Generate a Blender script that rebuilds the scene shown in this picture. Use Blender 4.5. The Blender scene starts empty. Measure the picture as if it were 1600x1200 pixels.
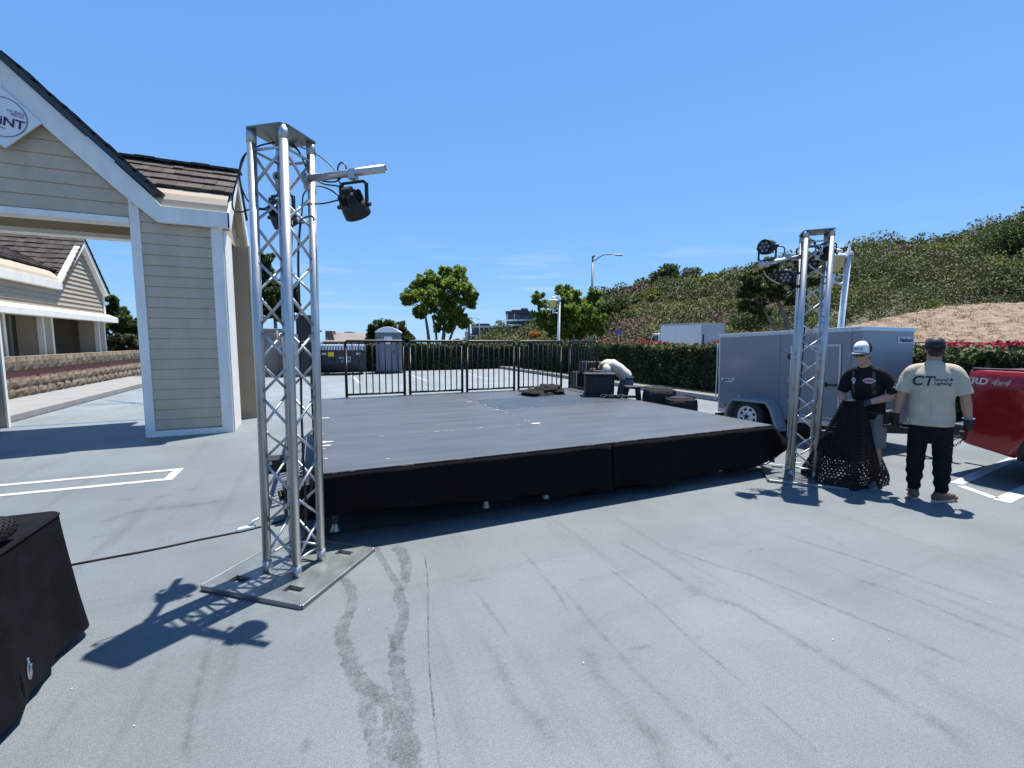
import bpy, bmesh, math, random
import numpy as np
from mathutils import Matrix, Vector, Quaternion
from mathutils.bvhtree import BVHTree
R = math.radians
C = bpy.context.scene.collection
scene = bpy.context.scene

# ------------------------------------------------------------------ camera
FPX, PITCH, ROLL, HEAD, EYE = 691.6, 0.0959, 0.00315, R(23.9), 1.6
def _cam_axes():
    cp, sp = math.cos(PITCH), math.sin(PITCH)
    f = Vector((0, cp, -sp)); u = Vector((0, sp, cp)); x = Vector((1, 0, 0))
    c, s = math.cos(ROLL), math.sin(ROLL)
    r2, u2 = c * x + s * u, -s * x + c * u
    Z = Matrix.Rotation(-HEAD, 3, 'Z')
    return Z @ r2, Z @ u2, Z @ f
AXR, AXU, AXF = _cam_axes()
cam_d = bpy.data.cameras.new('camera'); cam = bpy.data.objects.new('camera', cam_d); C.objects.link(cam)
cam_d.sensor_width = 36; cam_d.lens = FPX / 1600 * 36
cam_d.clip_start = 0.05; cam_d.clip_end = 60000
cm = Matrix((AXR, AXU, -AXF)).transposed().to_4x4(); cm.translation = (0, 0, EYE)
cam.matrix_world = cm
scene.camera = cam

def _ray(px, py): return AXR * ((px - 800) / FPX) - AXU * ((py - 600) / FPX) + AXF
def D(px, py, dep): return Vector((0, 0, EYE)) + _ray(px, py) * dep
def G(px, py, z=0.0):
    d = _ray(px, py); return Vector((0, 0, EYE)) + d * ((z - EYE) / d.z)
def EX(px, py, x):
    d = _ray(px, py); return Vector((0, 0, EYE)) + d * (x / d.x)
def EY(px, py, y):
    d = _ray(px, py); return Vector((0, 0, EYE)) + d * (y / d.y)

# ------------------------------------------------------------------ sky, sun, exposure
SUN = Vector((0.79, 0.50, 2.9)).normalized()
SUN_EL = math.asin(SUN.z); SUN_AZ = math.atan2(SUN.x, SUN.y)
world = bpy.data.worlds.new("World"); scene.world = world; world.use_nodes = True
wt = world.node_tree; wt.nodes.clear()
wo = wt.nodes.new('ShaderNodeOutputWorld'); bg = wt.nodes.new('ShaderNodeBackground')
sky = wt.nodes.new('ShaderNodeTexSky'); sky.sky_type = 'NISHITA'; sky.sun_disc = False
sky.sun_elevation = SUN_EL; sky.sun_rotation = SUN_AZ
sky.altitude = 0; sky.air_density = 1.0; sky.dust_density = 0.0; sky.ozone_density = 3.0
bg.inputs['Strength'].default_value = 0.08
# softer roll-off of the sky's own brightness range, channel by channel
ssep = wt.nodes.new('ShaderNodeSeparateColor'); hs = wt.nodes.new('ShaderNodeCombineColor')
for _i, (_k, _g) in enumerate(((0.96, 0.55), (1.83, 0.46), (4.25, 0.24))):
    _p = wt.nodes.new('ShaderNodeMath'); _p.operation = 'POWER'; _p.inputs[1].default_value = _g
    _m = wt.nodes.new('ShaderNodeMath'); _m.operation = 'MULTIPLY'; _m.inputs[1].default_value = _k
    wt.links.new(ssep.outputs[_i], _p.inputs[0]); wt.links.new(_p.outputs[0], _m.inputs[0]); wt.links.new(_m.outputs[0], hs.inputs[_i])
# thin cirrus wisps low in the sky
tcw = wt.nodes.new('ShaderNodeTexCoord'); mpw = wt.nodes.new('ShaderNodeMapping')
mpw.inputs['Scale'].default_value = (3.0, 3.0, 30.0); mpw.inputs['Location'].default_value = (0.35, 0.1, 0.0)
nzw = wt.nodes.new('ShaderNodeTexNoise'); nzw.inputs['Scale'].default_value = 1.6; nzw.inputs['Detail'].default_value = 6
rpw = wt.nodes.new('ShaderNodeMapRange'); rpw.inputs['From Min'].default_value = 0.55; rpw.inputs['From Max'].default_value = 0.9
rpw.inputs['To Max'].default_value = 0.75
sxw = wt.nodes.new('ShaderNodeSeparateXYZ')
bandw = wt.nodes.new('ShaderNodeMapRange'); bandw.interpolation_type = 'SMOOTHSTEP'
bandw.inputs['From Min'].default_value = 0.24; bandw.inputs['From Max'].default_value = 0.13
bmul = wt.nodes.new('ShaderNodeMath'); bmul.operation = 'MULTIPLY'
mxw = wt.nodes.new('ShaderNodeMix'); mxw.data_type = 'RGBA'; mxw.inputs['B'].default_value = (4.6, 5.6, 6.4, 1)
L = wt.links.new
L(tcw.outputs['Generated'], mpw.inputs['Vector']); L(mpw.outputs['Vector'], nzw.inputs['Vector'])
L(nzw.outputs['Fac'], rpw.inputs['Value']); L(tcw.outputs['Generated'], sxw.inputs['Vector'])
L(sxw.outputs['Z'], bandw.inputs['Value']); L(rpw.outputs['Result'], bmul.inputs[0]); L(bandw.outputs['Result'], bmul.inputs[1])
L(sky.outputs['Color'], ssep.inputs[0]); L(hs.outputs['Color'], mxw.inputs['A']); L(bmul.outputs[0], mxw.inputs['Factor'])
L(mxw.outputs['Result'], bg.inputs['Color']); L(bg.outputs[0], wo.inputs['Surface'])

sl = bpy.data.lights.new('sun', 'SUN'); sl.energy = 4.7; sl.angle = R(0.53); sl.color = (1.0, 0.955, 0.89)
so = bpy.data.objects.new('sun', sl); C.objects.link(so)
so.rotation_euler = SUN.to_track_quat('Z', 'Y').to_euler()
vs = scene.view_settings; vs.view_transform = 'Standard'; vs.look = 'None'; vs.exposure = 0.9; vs.gamma = 1.0
vs.use_curve_mapping = False
scene.cycles.max_bounces = 8; scene.cycles.transparent_max_bounces = 8

# ------------------------------------------------------------------ helpers
def empty(name, label=None, cat=None, loc=(0, 0, 0), rz=0.0, group=None):
    o = bpy.data.objects.new(name, None); C.objects.link(o); o.empty_display_size = 0.2
    o.location = loc; o.rotation_euler = (0, 0, rz)
    return tag(o, label, cat, group)
def tag(o, label=None, cat=None, group=None, kind=None):
    if label: o['label'] = label
    if cat: o['category'] = cat
    if group: o['group'] = group
    if kind: o['kind'] = kind
    return o
def copy_tree(o, parent=None):
    c = o.copy(); C.objects.link(c)
    if parent: c.parent = parent
    for ch in list(o.children): copy_tree(ch, c)
    return c

class MB:
    def __init__(s): s.v = []; s.f = []; s.sm = []
    def add(s, vs, fs, smooth=False):
        n = len(s.v); s.v += [tuple(v) for v in vs]
        s.f += [tuple(i + n for i in f) for f in fs]; s.sm += [smooth] * len(fs); return s
    def box(s, x0, x1, y0, y1, z0, z1, m=None):
        vs = [(x, y, z) for z in (z0, z1) for y in (y0, y1) for x in (x0, x1)]
        if m is not None: vs = [m @ Vector(v) for v in vs]
        return s.add(vs, [(0, 2, 3, 1), (4, 5, 7, 6), (0, 1, 5, 4), (2, 6, 7, 3), (0, 4, 6, 2), (1, 3, 7, 5)])
    def cbox(s, c, d, m=None):
        return s.box(c[0]-d[0]/2, c[0]+d[0]/2, c[1]-d[1]/2, c[1]+d[1]/2, c[2]-d[2]/2, c[2]+d[2]/2, m)
    def bar(s, a, b, w, h, up=(0, 0, 1)):
        a, b = Vector(a), Vector(b); d = (b - a); l = d.length; d.normalize()
        up = Vector(up); x = d.cross(up)
        if x.length < 1e-4: x = d.cross(Vector((0, 1, 0)))
        x.normalize(); u = x.cross(d)
        m = Matrix((x, d, u)).transposed().to_4x4(); m.translation = a
        return s.box(-w/2, w/2, 0, l, -h/2, h/2, m)
    def tube(s, pts, r, seg=8, caps=True, closed=False):
        pts = [Vector(p) for p in pts]; n = len(pts)
        rs = r if isinstance(r, (list, tuple)) else [r] * n
        vs = []; prev = None
        for i, p in enumerate(pts):
            if closed: t = pts[(i + 1) % n] - pts[i - 1]
            else: t = pts[min(i + 1, n - 1)] - pts[max(i - 1, 0)]
            if t.length < 1e-9: t = Vector((0, 0, 1))
            t.normalize()
            if prev is None:
                a = Vector((0, 0, 1)) if abs(t.z) < 0.9 else Vector((1, 0, 0))
                x = t.cross(a).normalized()
            else:
                x = prev - t * prev.dot(t)
                x = x.normalized() if x.length > 1e-6 else t.orthogonal().normalized()
            prev = x; y = t.cross(x)
            rr = rs[i]; ra, rb = rr if isinstance(rr, (tuple, list)) else (rr, rr)
            for k in range(seg):
                an = 2 * math.pi * k / seg
                vs.append(p + x * (math.cos(an) * ra) + y * (math.sin(an) * rb))
        fs = []
        for i in range(n if closed else n - 1):
            j = (i + 1) % n
            for k in range(seg):
                k2 = (k + 1) % seg
                fs.append((i*seg+k, i*seg+k2, j*seg+k2, j*seg+k))
        s.add(vs, fs, True)
        if caps and not closed:
            b = len(s.v) - len(vs)
            s.f.append(tuple(b + k for k in reversed(range(seg)))); s.sm.append(False)
            s.f.append(tuple(b + (n-1)*seg + k for k in range(seg))); s.sm.append(False)
        return s
    def cyl(s, a, b, r0, r1=None, seg=16, caps=True): return s.tube([a, b], [r0, r0 if r1 is None else r1], seg, caps)
    def lathe(s, prof, seg=24, m=None, smooth=True, caps=False):
        vs = []; n = len(prof)
        for (r, z) in prof:
            for k in range(seg):
                an = 2*math.pi*k/seg; vs.append(Vector((r*math.cos(an), r*math.sin(an), z)))
        if m is not None: vs = [m @ v for v in vs]
        fs = []
        for i in range(n-1):
            for k in range(seg):
                k2 = (k+1) % seg; fs.append((i*seg+k, i*seg+k2, (i+1)*seg+k2, (i+1)*seg+k))
        s.add(vs, fs, smooth)
        if caps:
            b = len(s.v) - len(vs)
            s.f.append(tuple(b+k for k in reversed(range(seg)))); s.sm.append(False)
            s.f.append(tuple(b+(n-1)*seg+k for k in range(seg))); s.sm.append(False)
        return s
    def prism(s, poly, a, b, fn):
        """poly of (u,v); fn(u,v,w)->xyz; extruded w from a to b"""
        n = len(poly)
        vs = [fn(u, v, a) for u, v in poly] + [fn(u, v, b) for u, v in poly]
        fs = [tuple(reversed(range(n))), tuple(range(n, 2*n))]
        fs += [(i, (i+1) % n, n+(i+1) % n, n+i) for i in range(n)]
        return s.add(vs, fs)
    def grid(s, fn, nu, nv, smooth=True, cu=False):
        vs = [fn(i, j) for j in range(nv) for i in range(nu)]
        fs = []
        for j in range(nv-1):
            for i in range(nu if cu else nu-1):
                i2 = (i+1) % nu
                fs.append((j*nu+i, j*nu+i2, (j+1)*nu+i2, (j+1)*nu+i))
        return s.add(vs, fs, smooth)
    def build(s, name, mat, parent=None, bevel=0.0, solid=0.0, sub=0, fix=True):
        me = bpy.data.meshes.new(name); me.from_pydata(s.v, [], s.f)
        me.polygons.foreach_set('use_smooth', s.sm)
        if fix:
            bm = bmesh.new(); bm.from_mesh(me); bmesh.ops.recalc_face_normals(bm, faces=bm.faces); bm.to_mesh(me); bm.free()
        me.materials.append(mat); me.update()
        o = bpy.data.objects.new(name, me); C.objects.link(o)
        if parent: o.parent = parent
        if solid:
            md = o.modifiers.new('s', 'SOLIDIFY'); md.thickness = solid; md.offset = 0
        if bevel:
            md = o.modifiers.new('b', 'BEVEL'); md.width = bevel; md.segments = 2; md.limit_method = 'ANGLE'; md.angle_limit = R(50)
        if sub:
            md = o.modifiers.new('u', 'SUBSURF'); md.levels = sub; md.render_levels = sub
        return o

def spline(pts, n=8):
    pts = [Vector(p) for p in pts]; out = []
    P = [2*pts[0]-pts[1]] + pts + [2*pts[-1]-pts[-2]]
    for i in range(1, len(P)-2):
        p0, p1, p2, p3 = P[i-1], P[i], P[i+1], P[i+2]
        for k in range(n):
            t = k/n
            out.append(0.5*((2*p1)+(p2-p0)*t+(2*p0-5*p1+4*p2-p3)*t*t+(3*p1-p0-3*p2+p3)*t**3))
    out.append(pts[-1]); return out

def np_quads(name, verts, mat, parent=None):
    """verts: (N,4,3) array -> mesh of N separate quads"""
    n = len(verts); me = bpy.data.meshes.new(name)
    me.vertices.add(n*4); me.vertices.foreach_set('co', verts.reshape(-1).astype(np.float32))
    me.loops.add(n*4); me.loops.foreach_set('vertex_index', np.arange(n*4, dtype=np.int32))
    me.polygons.add(n); me.polygons.foreach_set('loop_start', np.arange(0, n*4, 4, dtype=np.int32))
    try: me.polygons.foreach_set('loop_total', np.full(n, 4, dtype=np.int32))
    except Exception: pass
    me.update(calc_edges=True); me.materials.append(mat)
    o = bpy.data.objects.new(name, me); C.objects.link(o)
    if parent: o.parent = parent
    return o
def leaf_quads(rng, c, size, up=0.3, aspect=0.6):
    """c (N,3) centres, size (N,) -> (N,4,3) diamond leaves of random direction"""
    n = len(c)
    nr = rng.normal(size=(n, 3)); nr[:, 2] += up; nr /= np.linalg.norm(nr, axis=1, keepdims=True)
    a = rng.normal(size=(n, 3)); a -= nr*np.sum(a*nr, 1, keepdims=True); a /= np.linalg.norm(a, axis=1, keepdims=True)
    b = np.cross(nr, a); s = size[:, None]
    q = np.stack([c-a*s, c-b*s*aspect+nr*s*0.15, c+a*s, c+b*s*aspect+nr*s*0.15], 1)
    return q
def blob_points(rng, centre, rad, n, shell=0.45):
    d = rng.normal(size=(n, 3)); d /= np.linalg.norm(d, axis=1, keepdims=True)
    r = rng.random(n)**shell
    return np.array(centre)[None] + d*r[:, None]*np.array(rad)[None]

# ------------------------------------------------------------------ materials
MATS = {}
def mat(name, col, rough=0.6, metal=0.0, var=0.12, scale=6.0, bump=0.0, bscale=60.0, spec=0.5, streak=None, coat=0.0, island=0.0):
    if name in MATS: return MATS[name]
    m = bpy.data.materials.new(name); m.use_nodes = True; nt = m.node_tree; n = nt.nodes
    p = n['Principled BSDF']; p.inputs['Roughness'].default_value = rough; p.inputs['Metallic'].default_value = metal
    p.inputs['Specular IOR Level'].default_value = spec
    if coat: p.inputs['Coat Weight'].default_value = coat; p.inputs['Coat Roughness'].default_value = 0.05
    tc = n.new('ShaderNodeTexCoord'); nz = n.new('ShaderNodeTexNoise'); nz.inputs['Scale'].default_value = scale
    nz.inputs['Detail'].default_value = 6; nz.inputs['Roughness'].default_value = 0.6
    vec = tc.outputs['Object']
    if streak:
        mp = n.new('ShaderNodeMapping'); mp.inputs['Scale'].default_value = streak
        nt.links.new(vec, mp.inputs['Vector']); vec = mp.outputs['Vector']
    nt.links.new(vec, nz.inputs['Vector'])
    mx = n.new('ShaderNodeMix'); mx.data_type = 'RGBA'
    lo = [max(0, c*(1-var)) for c in col[:3]] + [1]; hi = [min(1, c*(1+var)) for c in col[:3]] + [1]
    mx.inputs['A'].default_value = lo; mx.inputs['B'].default_value = hi
    rp = n.new('ShaderNodeMapRange'); rp.inputs['From Min'].default_value = 0.3; rp.inputs['From Max'].default_value = 0.7
    nt.links.new(nz.outputs['Fac'], rp.inputs['Value']); nt.links.new(rp.outputs['Result'], mx.inputs['Factor'])
    out = mx.outputs['Result']
    if island:
        ge = n.new('ShaderNodeNewGeometry'); hv = n.new('ShaderNodeHueSaturation')
        r2 = n.new('ShaderNodeMapRange'); r2.inputs['To Min'].default_value = 1-island; r2.inputs['To Max'].default_value = 1+island
        nt.links.new(ge.outputs['Random Per Island'], r2.inputs['Value']); nt.links.new(r2.outputs['Result'], hv.inputs['Value'])
        nt.links.new(out, hv.inputs['Color']); out = hv.outputs['Color']
    nt.links.new(out, p.inputs['Base Color'])
    r3 = n.new('ShaderNodeMapRange'); r3.inputs['To Min'].default_value = max(0.02, rough-0.08); r3.inputs['To Max'].default_value = min(1, rough+0.08)
    nt.links.new(nz.outputs['Fac'], r3.inputs['Value']); nt.links.new(r3.outputs['Result'], p.inputs['Roughness'])
    if bump:
        n2 = n.new('ShaderNodeTexNoise'); n2.inputs['Scale'].default_value = bscale; n2.inputs['Detail'].default_value = 4
        nt.links.new(tc.outputs['Object'], n2.inputs['Vector'])
        bp = n.new('ShaderNodeBump'); bp.inputs['Strength'].default_value = bump; bp.inputs['Distance'].default_value = 0.01
        nt.links.new(n2.outputs['Fac'], bp.inputs['Height']); nt.links.new(bp.outputs['Normal'], p.inputs['Normal'])
    MATS[name] = m; return m
def leafmat(name, cols, trans=0.35, nscale=0.9, soft=0.35):
    if name in MATS: return MATS[name]
    m = bpy.data.materials.new(name); m.use_nodes = True; nt = m.node_tree; n = nt.nodes
    p = n['Principled BSDF']; p.inputs['Roughness'].default_value = 0.6; p.inputs['Specular IOR Level'].default_value = 0.12
    ge = n.new('ShaderNodeNewGeometry'); rp = n.new('ShaderNodeValToRGB')
    el = rp.color_ramp.elements
    while len(el) < len(cols): el.new(0.5)
    for i, c in enumerate(cols): el[i].position = i/(len(cols)-1); el[i].color = (*c, 1)
    tc = n.new('ShaderNodeTexCoord'); nz = n.new('ShaderNodeTexNoise'); nz.inputs['Scale'].default_value = nscale; nz.inputs['Detail'].default_value = 3
    nt.links.new(tc.outputs['Object'], nz.inputs['Vector'])
    ma = n.new('ShaderNodeMath'); ma.operation = 'MULTIPLY_ADD'; ma.inputs[1].default_value = 0.55
    mb = n.new('ShaderNodeMath'); mb.operation = 'MULTIPLY_ADD'; mb.inputs[1].default_value = 1.5; mb.inputs[2].default_value = -0.52
    nt.links.new(nz.outputs['Fac'], mb.inputs[0]); nt.links.new(ge.outputs['Random Per Island'], ma.inputs[0]); nt.links.new(mb.outputs[0], ma.inputs[2])
    nt.links.new(ma.outputs[0], rp.inputs['Fac']); nt.links.new(rp.outputs['Color'], p.inputs['Base Color'])
    # leaf normals eased towards the sky, as in a thick mass of small leaves
    vs_ = n.new('ShaderNodeVectorMath'); vs_.operation = 'SCALE'; vs_.inputs['Scale'].default_value = 1.0-soft
    va_ = n.new('ShaderNodeVectorMath'); va_.operation = 'ADD'; va_.inputs[1].default_value = (0, 0, soft)
    vn_ = n.new('ShaderNodeVectorMath'); vn_.operation = 'NORMALIZE'
    nt.links.new(ge.outputs['Normal'], vs_.inputs[0]); nt.links.new(vs_.outputs[0], va_.inputs[0]); nt.links.new(va_.outputs[0], vn_.inputs[0]); nt.links.new(vn_.outputs[0], p.inputs['Normal'])
    tr = n.new('ShaderNodeBsdfTranslucent'); nt.links.new(rp.outputs['Color'], tr.inputs['Color'])
    ms = n.new('ShaderNodeMixShader'); ms.inputs[0].default_value = trans
    nt.links.new(p.outputs[0], ms.inputs[1]); nt.links.new(tr.outputs[0], ms.inputs[2]); nt.links.new(ms.outputs[0], n['Material Output'].inputs['Surface'])
    MATS[name] = m; return m

WHITE = mat('white_paint', (0.78, 0.75, 0.685), 0.5, var=0.09, scale=5, streak=(1, 1, 0.3), bump=0.06, bscale=70)
SIDING = mat('beige_siding', (0.50, 0.405, 0.292), 0.6, var=0.09, scale=4, streak=(1, 1, 0.35), bump=0.12, bscale=90)
STUCCO = mat('tan_stucco', (0.40, 0.325, 0.22), 0.85, var=0.08, scale=3, bump=0.3, bscale=120)
CREAM = mat('cream_stucco', (0.40, 0.335, 0.25), 0.85, var=0.06, scale=4, bump=0.25, bscale=110)
SHAKE = mat('brown_roof_shake', (0.058, 0.044, 0.036), 0.85, var=0.45, scale=7, bump=0.5, bscale=60, island=0.35)
DARKEDGE = mat('dark_roof_edge', (0.035, 0.045, 0.055), 0.6, var=0.2)
ALU = mat('aluminium_tube', (0.47, 0.475, 0.475), 0.48, 0.92, var=0.14, scale=9, streak=(1, 1, 0.25), bump=0.05, bscale=160)
ALUP = mat('aluminium_plate', (0.205, 0.23, 0.228), 0.38, 0.55, var=0.25, scale=5, bump=0.06, bscale=90)
BLACK = mat('black_metal', (0.0065, 0.0065, 0.0075), 0.45, var=0.3, scale=15)
BLACKP = mat('black_plastic', (0.0075, 0.0075, 0.0085), 0.55, var=0.3, scale=20, bump=0.1, bscale=200)
CLOTHB = mat('black_drape', (0.0035, 0.0035, 0.0042), 0.9, var=0.3, scale=6, bump=0.3, bscale=300, spec=0.15)
CLOTHT = mat('black_table_cloth', (0.0080, 0.0088, 0.0108), 0.9, var=0.35, scale=7, bump=0.35, bscale=260, spec=0.08)
CABLE = mat('black_cable', (0.012, 0.012, 0.013), 0.5, var=0.2)
CONC = mat('pale_concrete', (0.23, 0.23, 0.225), 0.85, var=0.12, scale=4, bump=0.2, bscale=90)
LINEW = mat('white_line_paint', (0.40, 0.40, 0.385), 0.7, var=0.25, scale=9, bump=0.2, bscale=180)
LINEB = mat('blue_line_paint', (0.085, 0.155, 0.225), 0.75, var=0.25, scale=7)
RUBBER = mat('tyre_rubber', (0.018, 0.018, 0.019), 0.8, var=0.2, scale=20)
GLASSD = mat('dark_glass', (0.02, 0.025, 0.03), 0.08, var=0.1, spec=0.7)
BARK = mat('pale_bark', (0.17, 0.14, 0.11), 0.9, var=0.35, scale=6, bump=0.6, bscale=30)
G_SYC = leafmat('bright_tree_leaf', [(0.050, 0.085, 0.014), (0.105, 0.165, 0.026), (0.20, 0.265, 0.042), (0.31, 0.36, 0.085)], 0.5, .9, .3)
G_DARK = leafmat('dark_tree_leaf', [(0.024, 0.042, 0.012), (0.048, 0.075, 0.020), (0.095, 0.125, 0.034)], 0.4)
G_HEDGE = leafmat('hedge_leaf', [(0.018, 0.030, 0.009), (0.038, 0.058, 0.016), (0.075, 0.095, 0.030), (0.15, 0.14, 0.06)], 0.2, 1.6)
G_SCRUB = leafmat('scrub_green_leaf', [(0.040, 0.053, 0.016), (0.064, 0.080, 0.022), (0.100, 0.116, 0.034)], 0.25, 0.12, .45)
G_OLIVE = leafmat('scrub_olive_leaf', [(0.078, 0.084, 0.028), (0.112, 0.118, 0.040), (0.155, 0.152, 0.058)], 0.25, 0.12, .45)
G_LIME = leafmat('scrub_lime_leaf', [(0.075, 0.095, 0.014), (0.115, 0.140, 0.020), (0.165, 0.180, 0.032)], 0.3, 0.12, .4)
G_DRY = leafmat('scrub_dry_leaf', [(0.085, 0.058, 0.042), (0.120, 0.082, 0.058), (0.160, 0.112, 0.080)], 0.25, 0.12, .45)
F_RED = leafmat('red_flower', [(0.20, 0.006, 0.02), (0.32, 0.010, 0.035), (0.42, 0.03, 0.06)], 0.25, 1.5)
# ================================================================== THE SETTING
def asphalt():
    m = bpy.data.materials.new('blue_grey_asphalt'); m.use_nodes = True; nt = m.node_tree; n = nt.nodes
    p = n['Principled BSDF']; p.inputs['Roughness'].default_value = 0.62; p.inputs['Specular IOR Level'].default_value = 0.5
    tc = n.new('ShaderNodeTexCoord'); lk = nt.links.new
    def noise(sc, det, mp=None):
        z = n.new('ShaderNodeTexNoise'); z.inputs['Scale'].default_value = sc; z.inputs['Detail'].default_value = det; z.inputs['Roughness'].default_value = 0.62
        if mp:
            q = n.new('ShaderNodeMapping'); q.inputs['Scale'].default_value = mp[0]; q.inputs['Rotation'].default_value = mp[1]
            lk(tc.outputs['Object'], q.inputs['Vector']); lk(q.outputs['Vector'], z.inputs['Vector'])
        else: lk(tc.outputs['Object'], z.inputs['Vector'])
        return z.outputs['Fac']
    def rng_(v, a, b, c, d):
        r = n.new('ShaderNodeMapRange'); r.inputs[1].default_value = a; r.inputs[2].default_value = b; r.inputs[3].default_value = c; r.inputs[4].default_value = d
        lk(v, r.inputs[0]); return r.outputs[0]
    def mul(a, b):
        q = n.new('ShaderNodeMath'); q.operation = 'MULTIPLY'; lk(a, q.inputs[0]); lk(b, q.inputs[1]); return q.outputs[0]
    fine = rng_(noise(200, 4), 0.32, 0.68, 0.60, 1.36)
    grain = rng_(noise(48, 5), 0.3, 0.7, 0.90, 1.09)
    blot = rng_(noise(0.9, 9), 0.34, 0.66, 0.86, 1.08)
    pits = rng_(noise(85, 2), 0.22, 0.34, 0.55, 1.0)
    big = rng_(noise(0.23, 4), 0.35, 0.65, 0.94, 1.05)
    st1 = rng_(noise(1.0, 6, ((6.0, 0.35, 1), (0, 0, R(-18)))), 0.56, 0.74, 1.0, 0.80)
    st2 = rng_(noise(1.3, 7, ((0.25, 3.2, 1), (0, 0, R(14)))), 0.57, 0.75, 1.0, 0.84)
    spot = rng_(noise(3.1, 8), 0.63, 0.74, 1.0, 0.82)
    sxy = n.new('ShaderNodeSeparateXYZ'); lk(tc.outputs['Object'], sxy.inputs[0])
    back_tone = rng_(sxy.outputs['Y'], 6.0, 14.0, 1.0, 1.52)      # coating colour gets paler towards the back of the lot
    f = mul(mul(mul(mul(mul(mul(mul(mul(fine, grain), blot), big), st1), st2), spot), back_tone), pits)
    cb = n.new('ShaderNodeCombineColor')
    for i, c in enumerate((0.130, 0.150, 0.157)):
        q = n.new('ShaderNodeMath'); q.operation = 'MULTIPLY'; q.inputs[1].default_value = c; lk(f, q.inputs[0]); lk(q.outputs[0], cb.inputs[i])
    lk(cb.outputs[0], p.inputs['Base Color'])
    bp = n.new('ShaderNodeBump'); bp.inputs['Strength'].default_value = 0.35; bp.inputs['Distance'].default_value = 0.006
    lk(noise(150, 4), bp.inputs['Height']); lk(bp.outputs[0], p.inputs['Normal'])
    return m
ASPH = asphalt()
EARTH = mat('dry_earth', (0.10, 0.088, 0.052), 0.95, var=0.35, scale=0.35, bump=0.4, bscale=8)
DIRT = mat('pale_dirt', (0.200, 0.142, 0.090), 0.95, var=0.5, scale=2.4, bump=0.6, bscale=5, streak=(1, 1, 2.2))
SEA = mat('sea_water', (0.05, 0.12, 0.17), 0.25, var=0.1, scale=0.01)
ROADM = mat('road_asphalt', (0.10, 0.10, 0.105), 0.9, var=0.15, scale=0.7)

# earth sheet: flat round the lot, falling to the sea behind; polar grid
def ground_z(x, y):
    z = -0.03
    d = max(0.0, y - 33.0, -x - 26.0, -y - 30)
    return z - min(38.0, 0.1*d + 0.0012*d*d)
mb = MB(); NA = 96; rad = [0.0, 8, 16, 24, 30, 34, 40, 48, 60, 80, 110, 160, 240, 380, 600]
vs = [(0, 0, ground_z(0, 0))]
for r in rad[1:]:
    for k in range(NA):
        a = 2*math.pi*k/NA; x, y = r*math.cos(a), r*math.sin(a); vs.append((x, y, ground_z(x, y)))
fs = [(0, 1+k, 1+(k+1) % NA) for k in range(NA)]
for i in range(len(rad)-2):
    for k in range(NA):
        a0 = 1+i*NA; fs.append((a0+k, a0+NA+k, a0+NA+(k+1) % NA, a0+(k+1) % NA))
mb.add(vs, fs, True); tag(mb.build('ground', EARTH), kind='structure')
mb = MB(); mb.add([(-60000, -60000, -30), (60000, -60000, -30), (60000, 60000, -30), (-60000, 60000, -30)], [(0, 1, 2, 3)])
tag(mb.build('sea', SEA), kind='structure')
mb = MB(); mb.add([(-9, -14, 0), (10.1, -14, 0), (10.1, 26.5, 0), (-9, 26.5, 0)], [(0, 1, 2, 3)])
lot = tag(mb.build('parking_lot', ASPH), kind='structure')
mb = MB(); mb.add([(16.5, -25, -0.005), (27.5, -25, -0.005), (27.5, 33, -0.005), (16.5, 33, -0.005)], [(0, 1, 2, 3)])
tag(mb.build('road', ROADM), kind='structure')

# painted lines (parts of the lot)
def line(pts, w, m, z=0.004, name='painted_line'):
    b = MB()
    for i in range(len(pts)-1):
        p, q = Vector((*pts[i], 0)), Vector((*pts[i+1], 0)); t = (q-p).normalized(); s = Vector((-t.y, t.x, 0))*w/2
        b.add([(p-s)+Vector((0, 0, z)), (q-s)+Vector((0, 0, z)), (q+s)+Vector((0, 0, z)), (p+s)+Vector((0, 0, z))], [(0, 1, 2, 3)])
    return b.build(name, m, lot)
g = lambda px, py: tuple(G(px, py)[:2])
line([(-9, 6.72), (-1.66, 6.6)], 0.09, LINEW); line([(-9, 6.28), (-1.66, 6.17)], 0.09, LINEW); line([(-1.61, 6.645), (-1.61, 6.125)], 0.1, LINEW)
# hairpin stall line by the pickup
a, b_, c_, d_ = g(1504, 765), g(1558, 785), g(1640, 760), g(1560, 748)
line([(9.2, 2.72), (6.62, 2.44)], 0.11, LINEW); line([(9.2, 2.20), (6.3, 1.97)], 0.13, LINEW); line([(6.57, 2.385), (6.37, 2.04)], 0.10, LINEW)
for yy in (5.0, 7.7, 10.3): line([(8.9, yy), (10.0, yy+0.05)], 0.11, LINEW)
for yy in (13.0, 15.6, 18.2, 20.8): line([(5.2, yy), (9.8, yy)], 0.1, LINEW)
for xx in (1.5, 4.1, 6.7): line([(xx, 17.5), (xx, 22.0)], 0.1, LINEW)
line([(-5.4, 11.12), (-2.65, 11.1)], 0.1, LINEB); line([(-5.4, 14.2), (-2.0, 14.15)], 0.1, LINEB)
line([(-5.2, 15.2), (-3.2, 12.9)], 0.1, LINEB); line([(-5.2, 17.5), (-1.8, 17.4)], 0.1, LINEB); line([(-2.2, 17.4), (-1.5, 12.0)], 0.1, LINEB)
b = MB(); b.add([(-2.0, 12.4, .004), (-1.4, 12.4, .004), (-1.4, 13.3, .004), (-2.0, 13.3, .004)], [(0, 1, 2, 3)]); b.build('painted_line', LINEB, lot)

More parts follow.
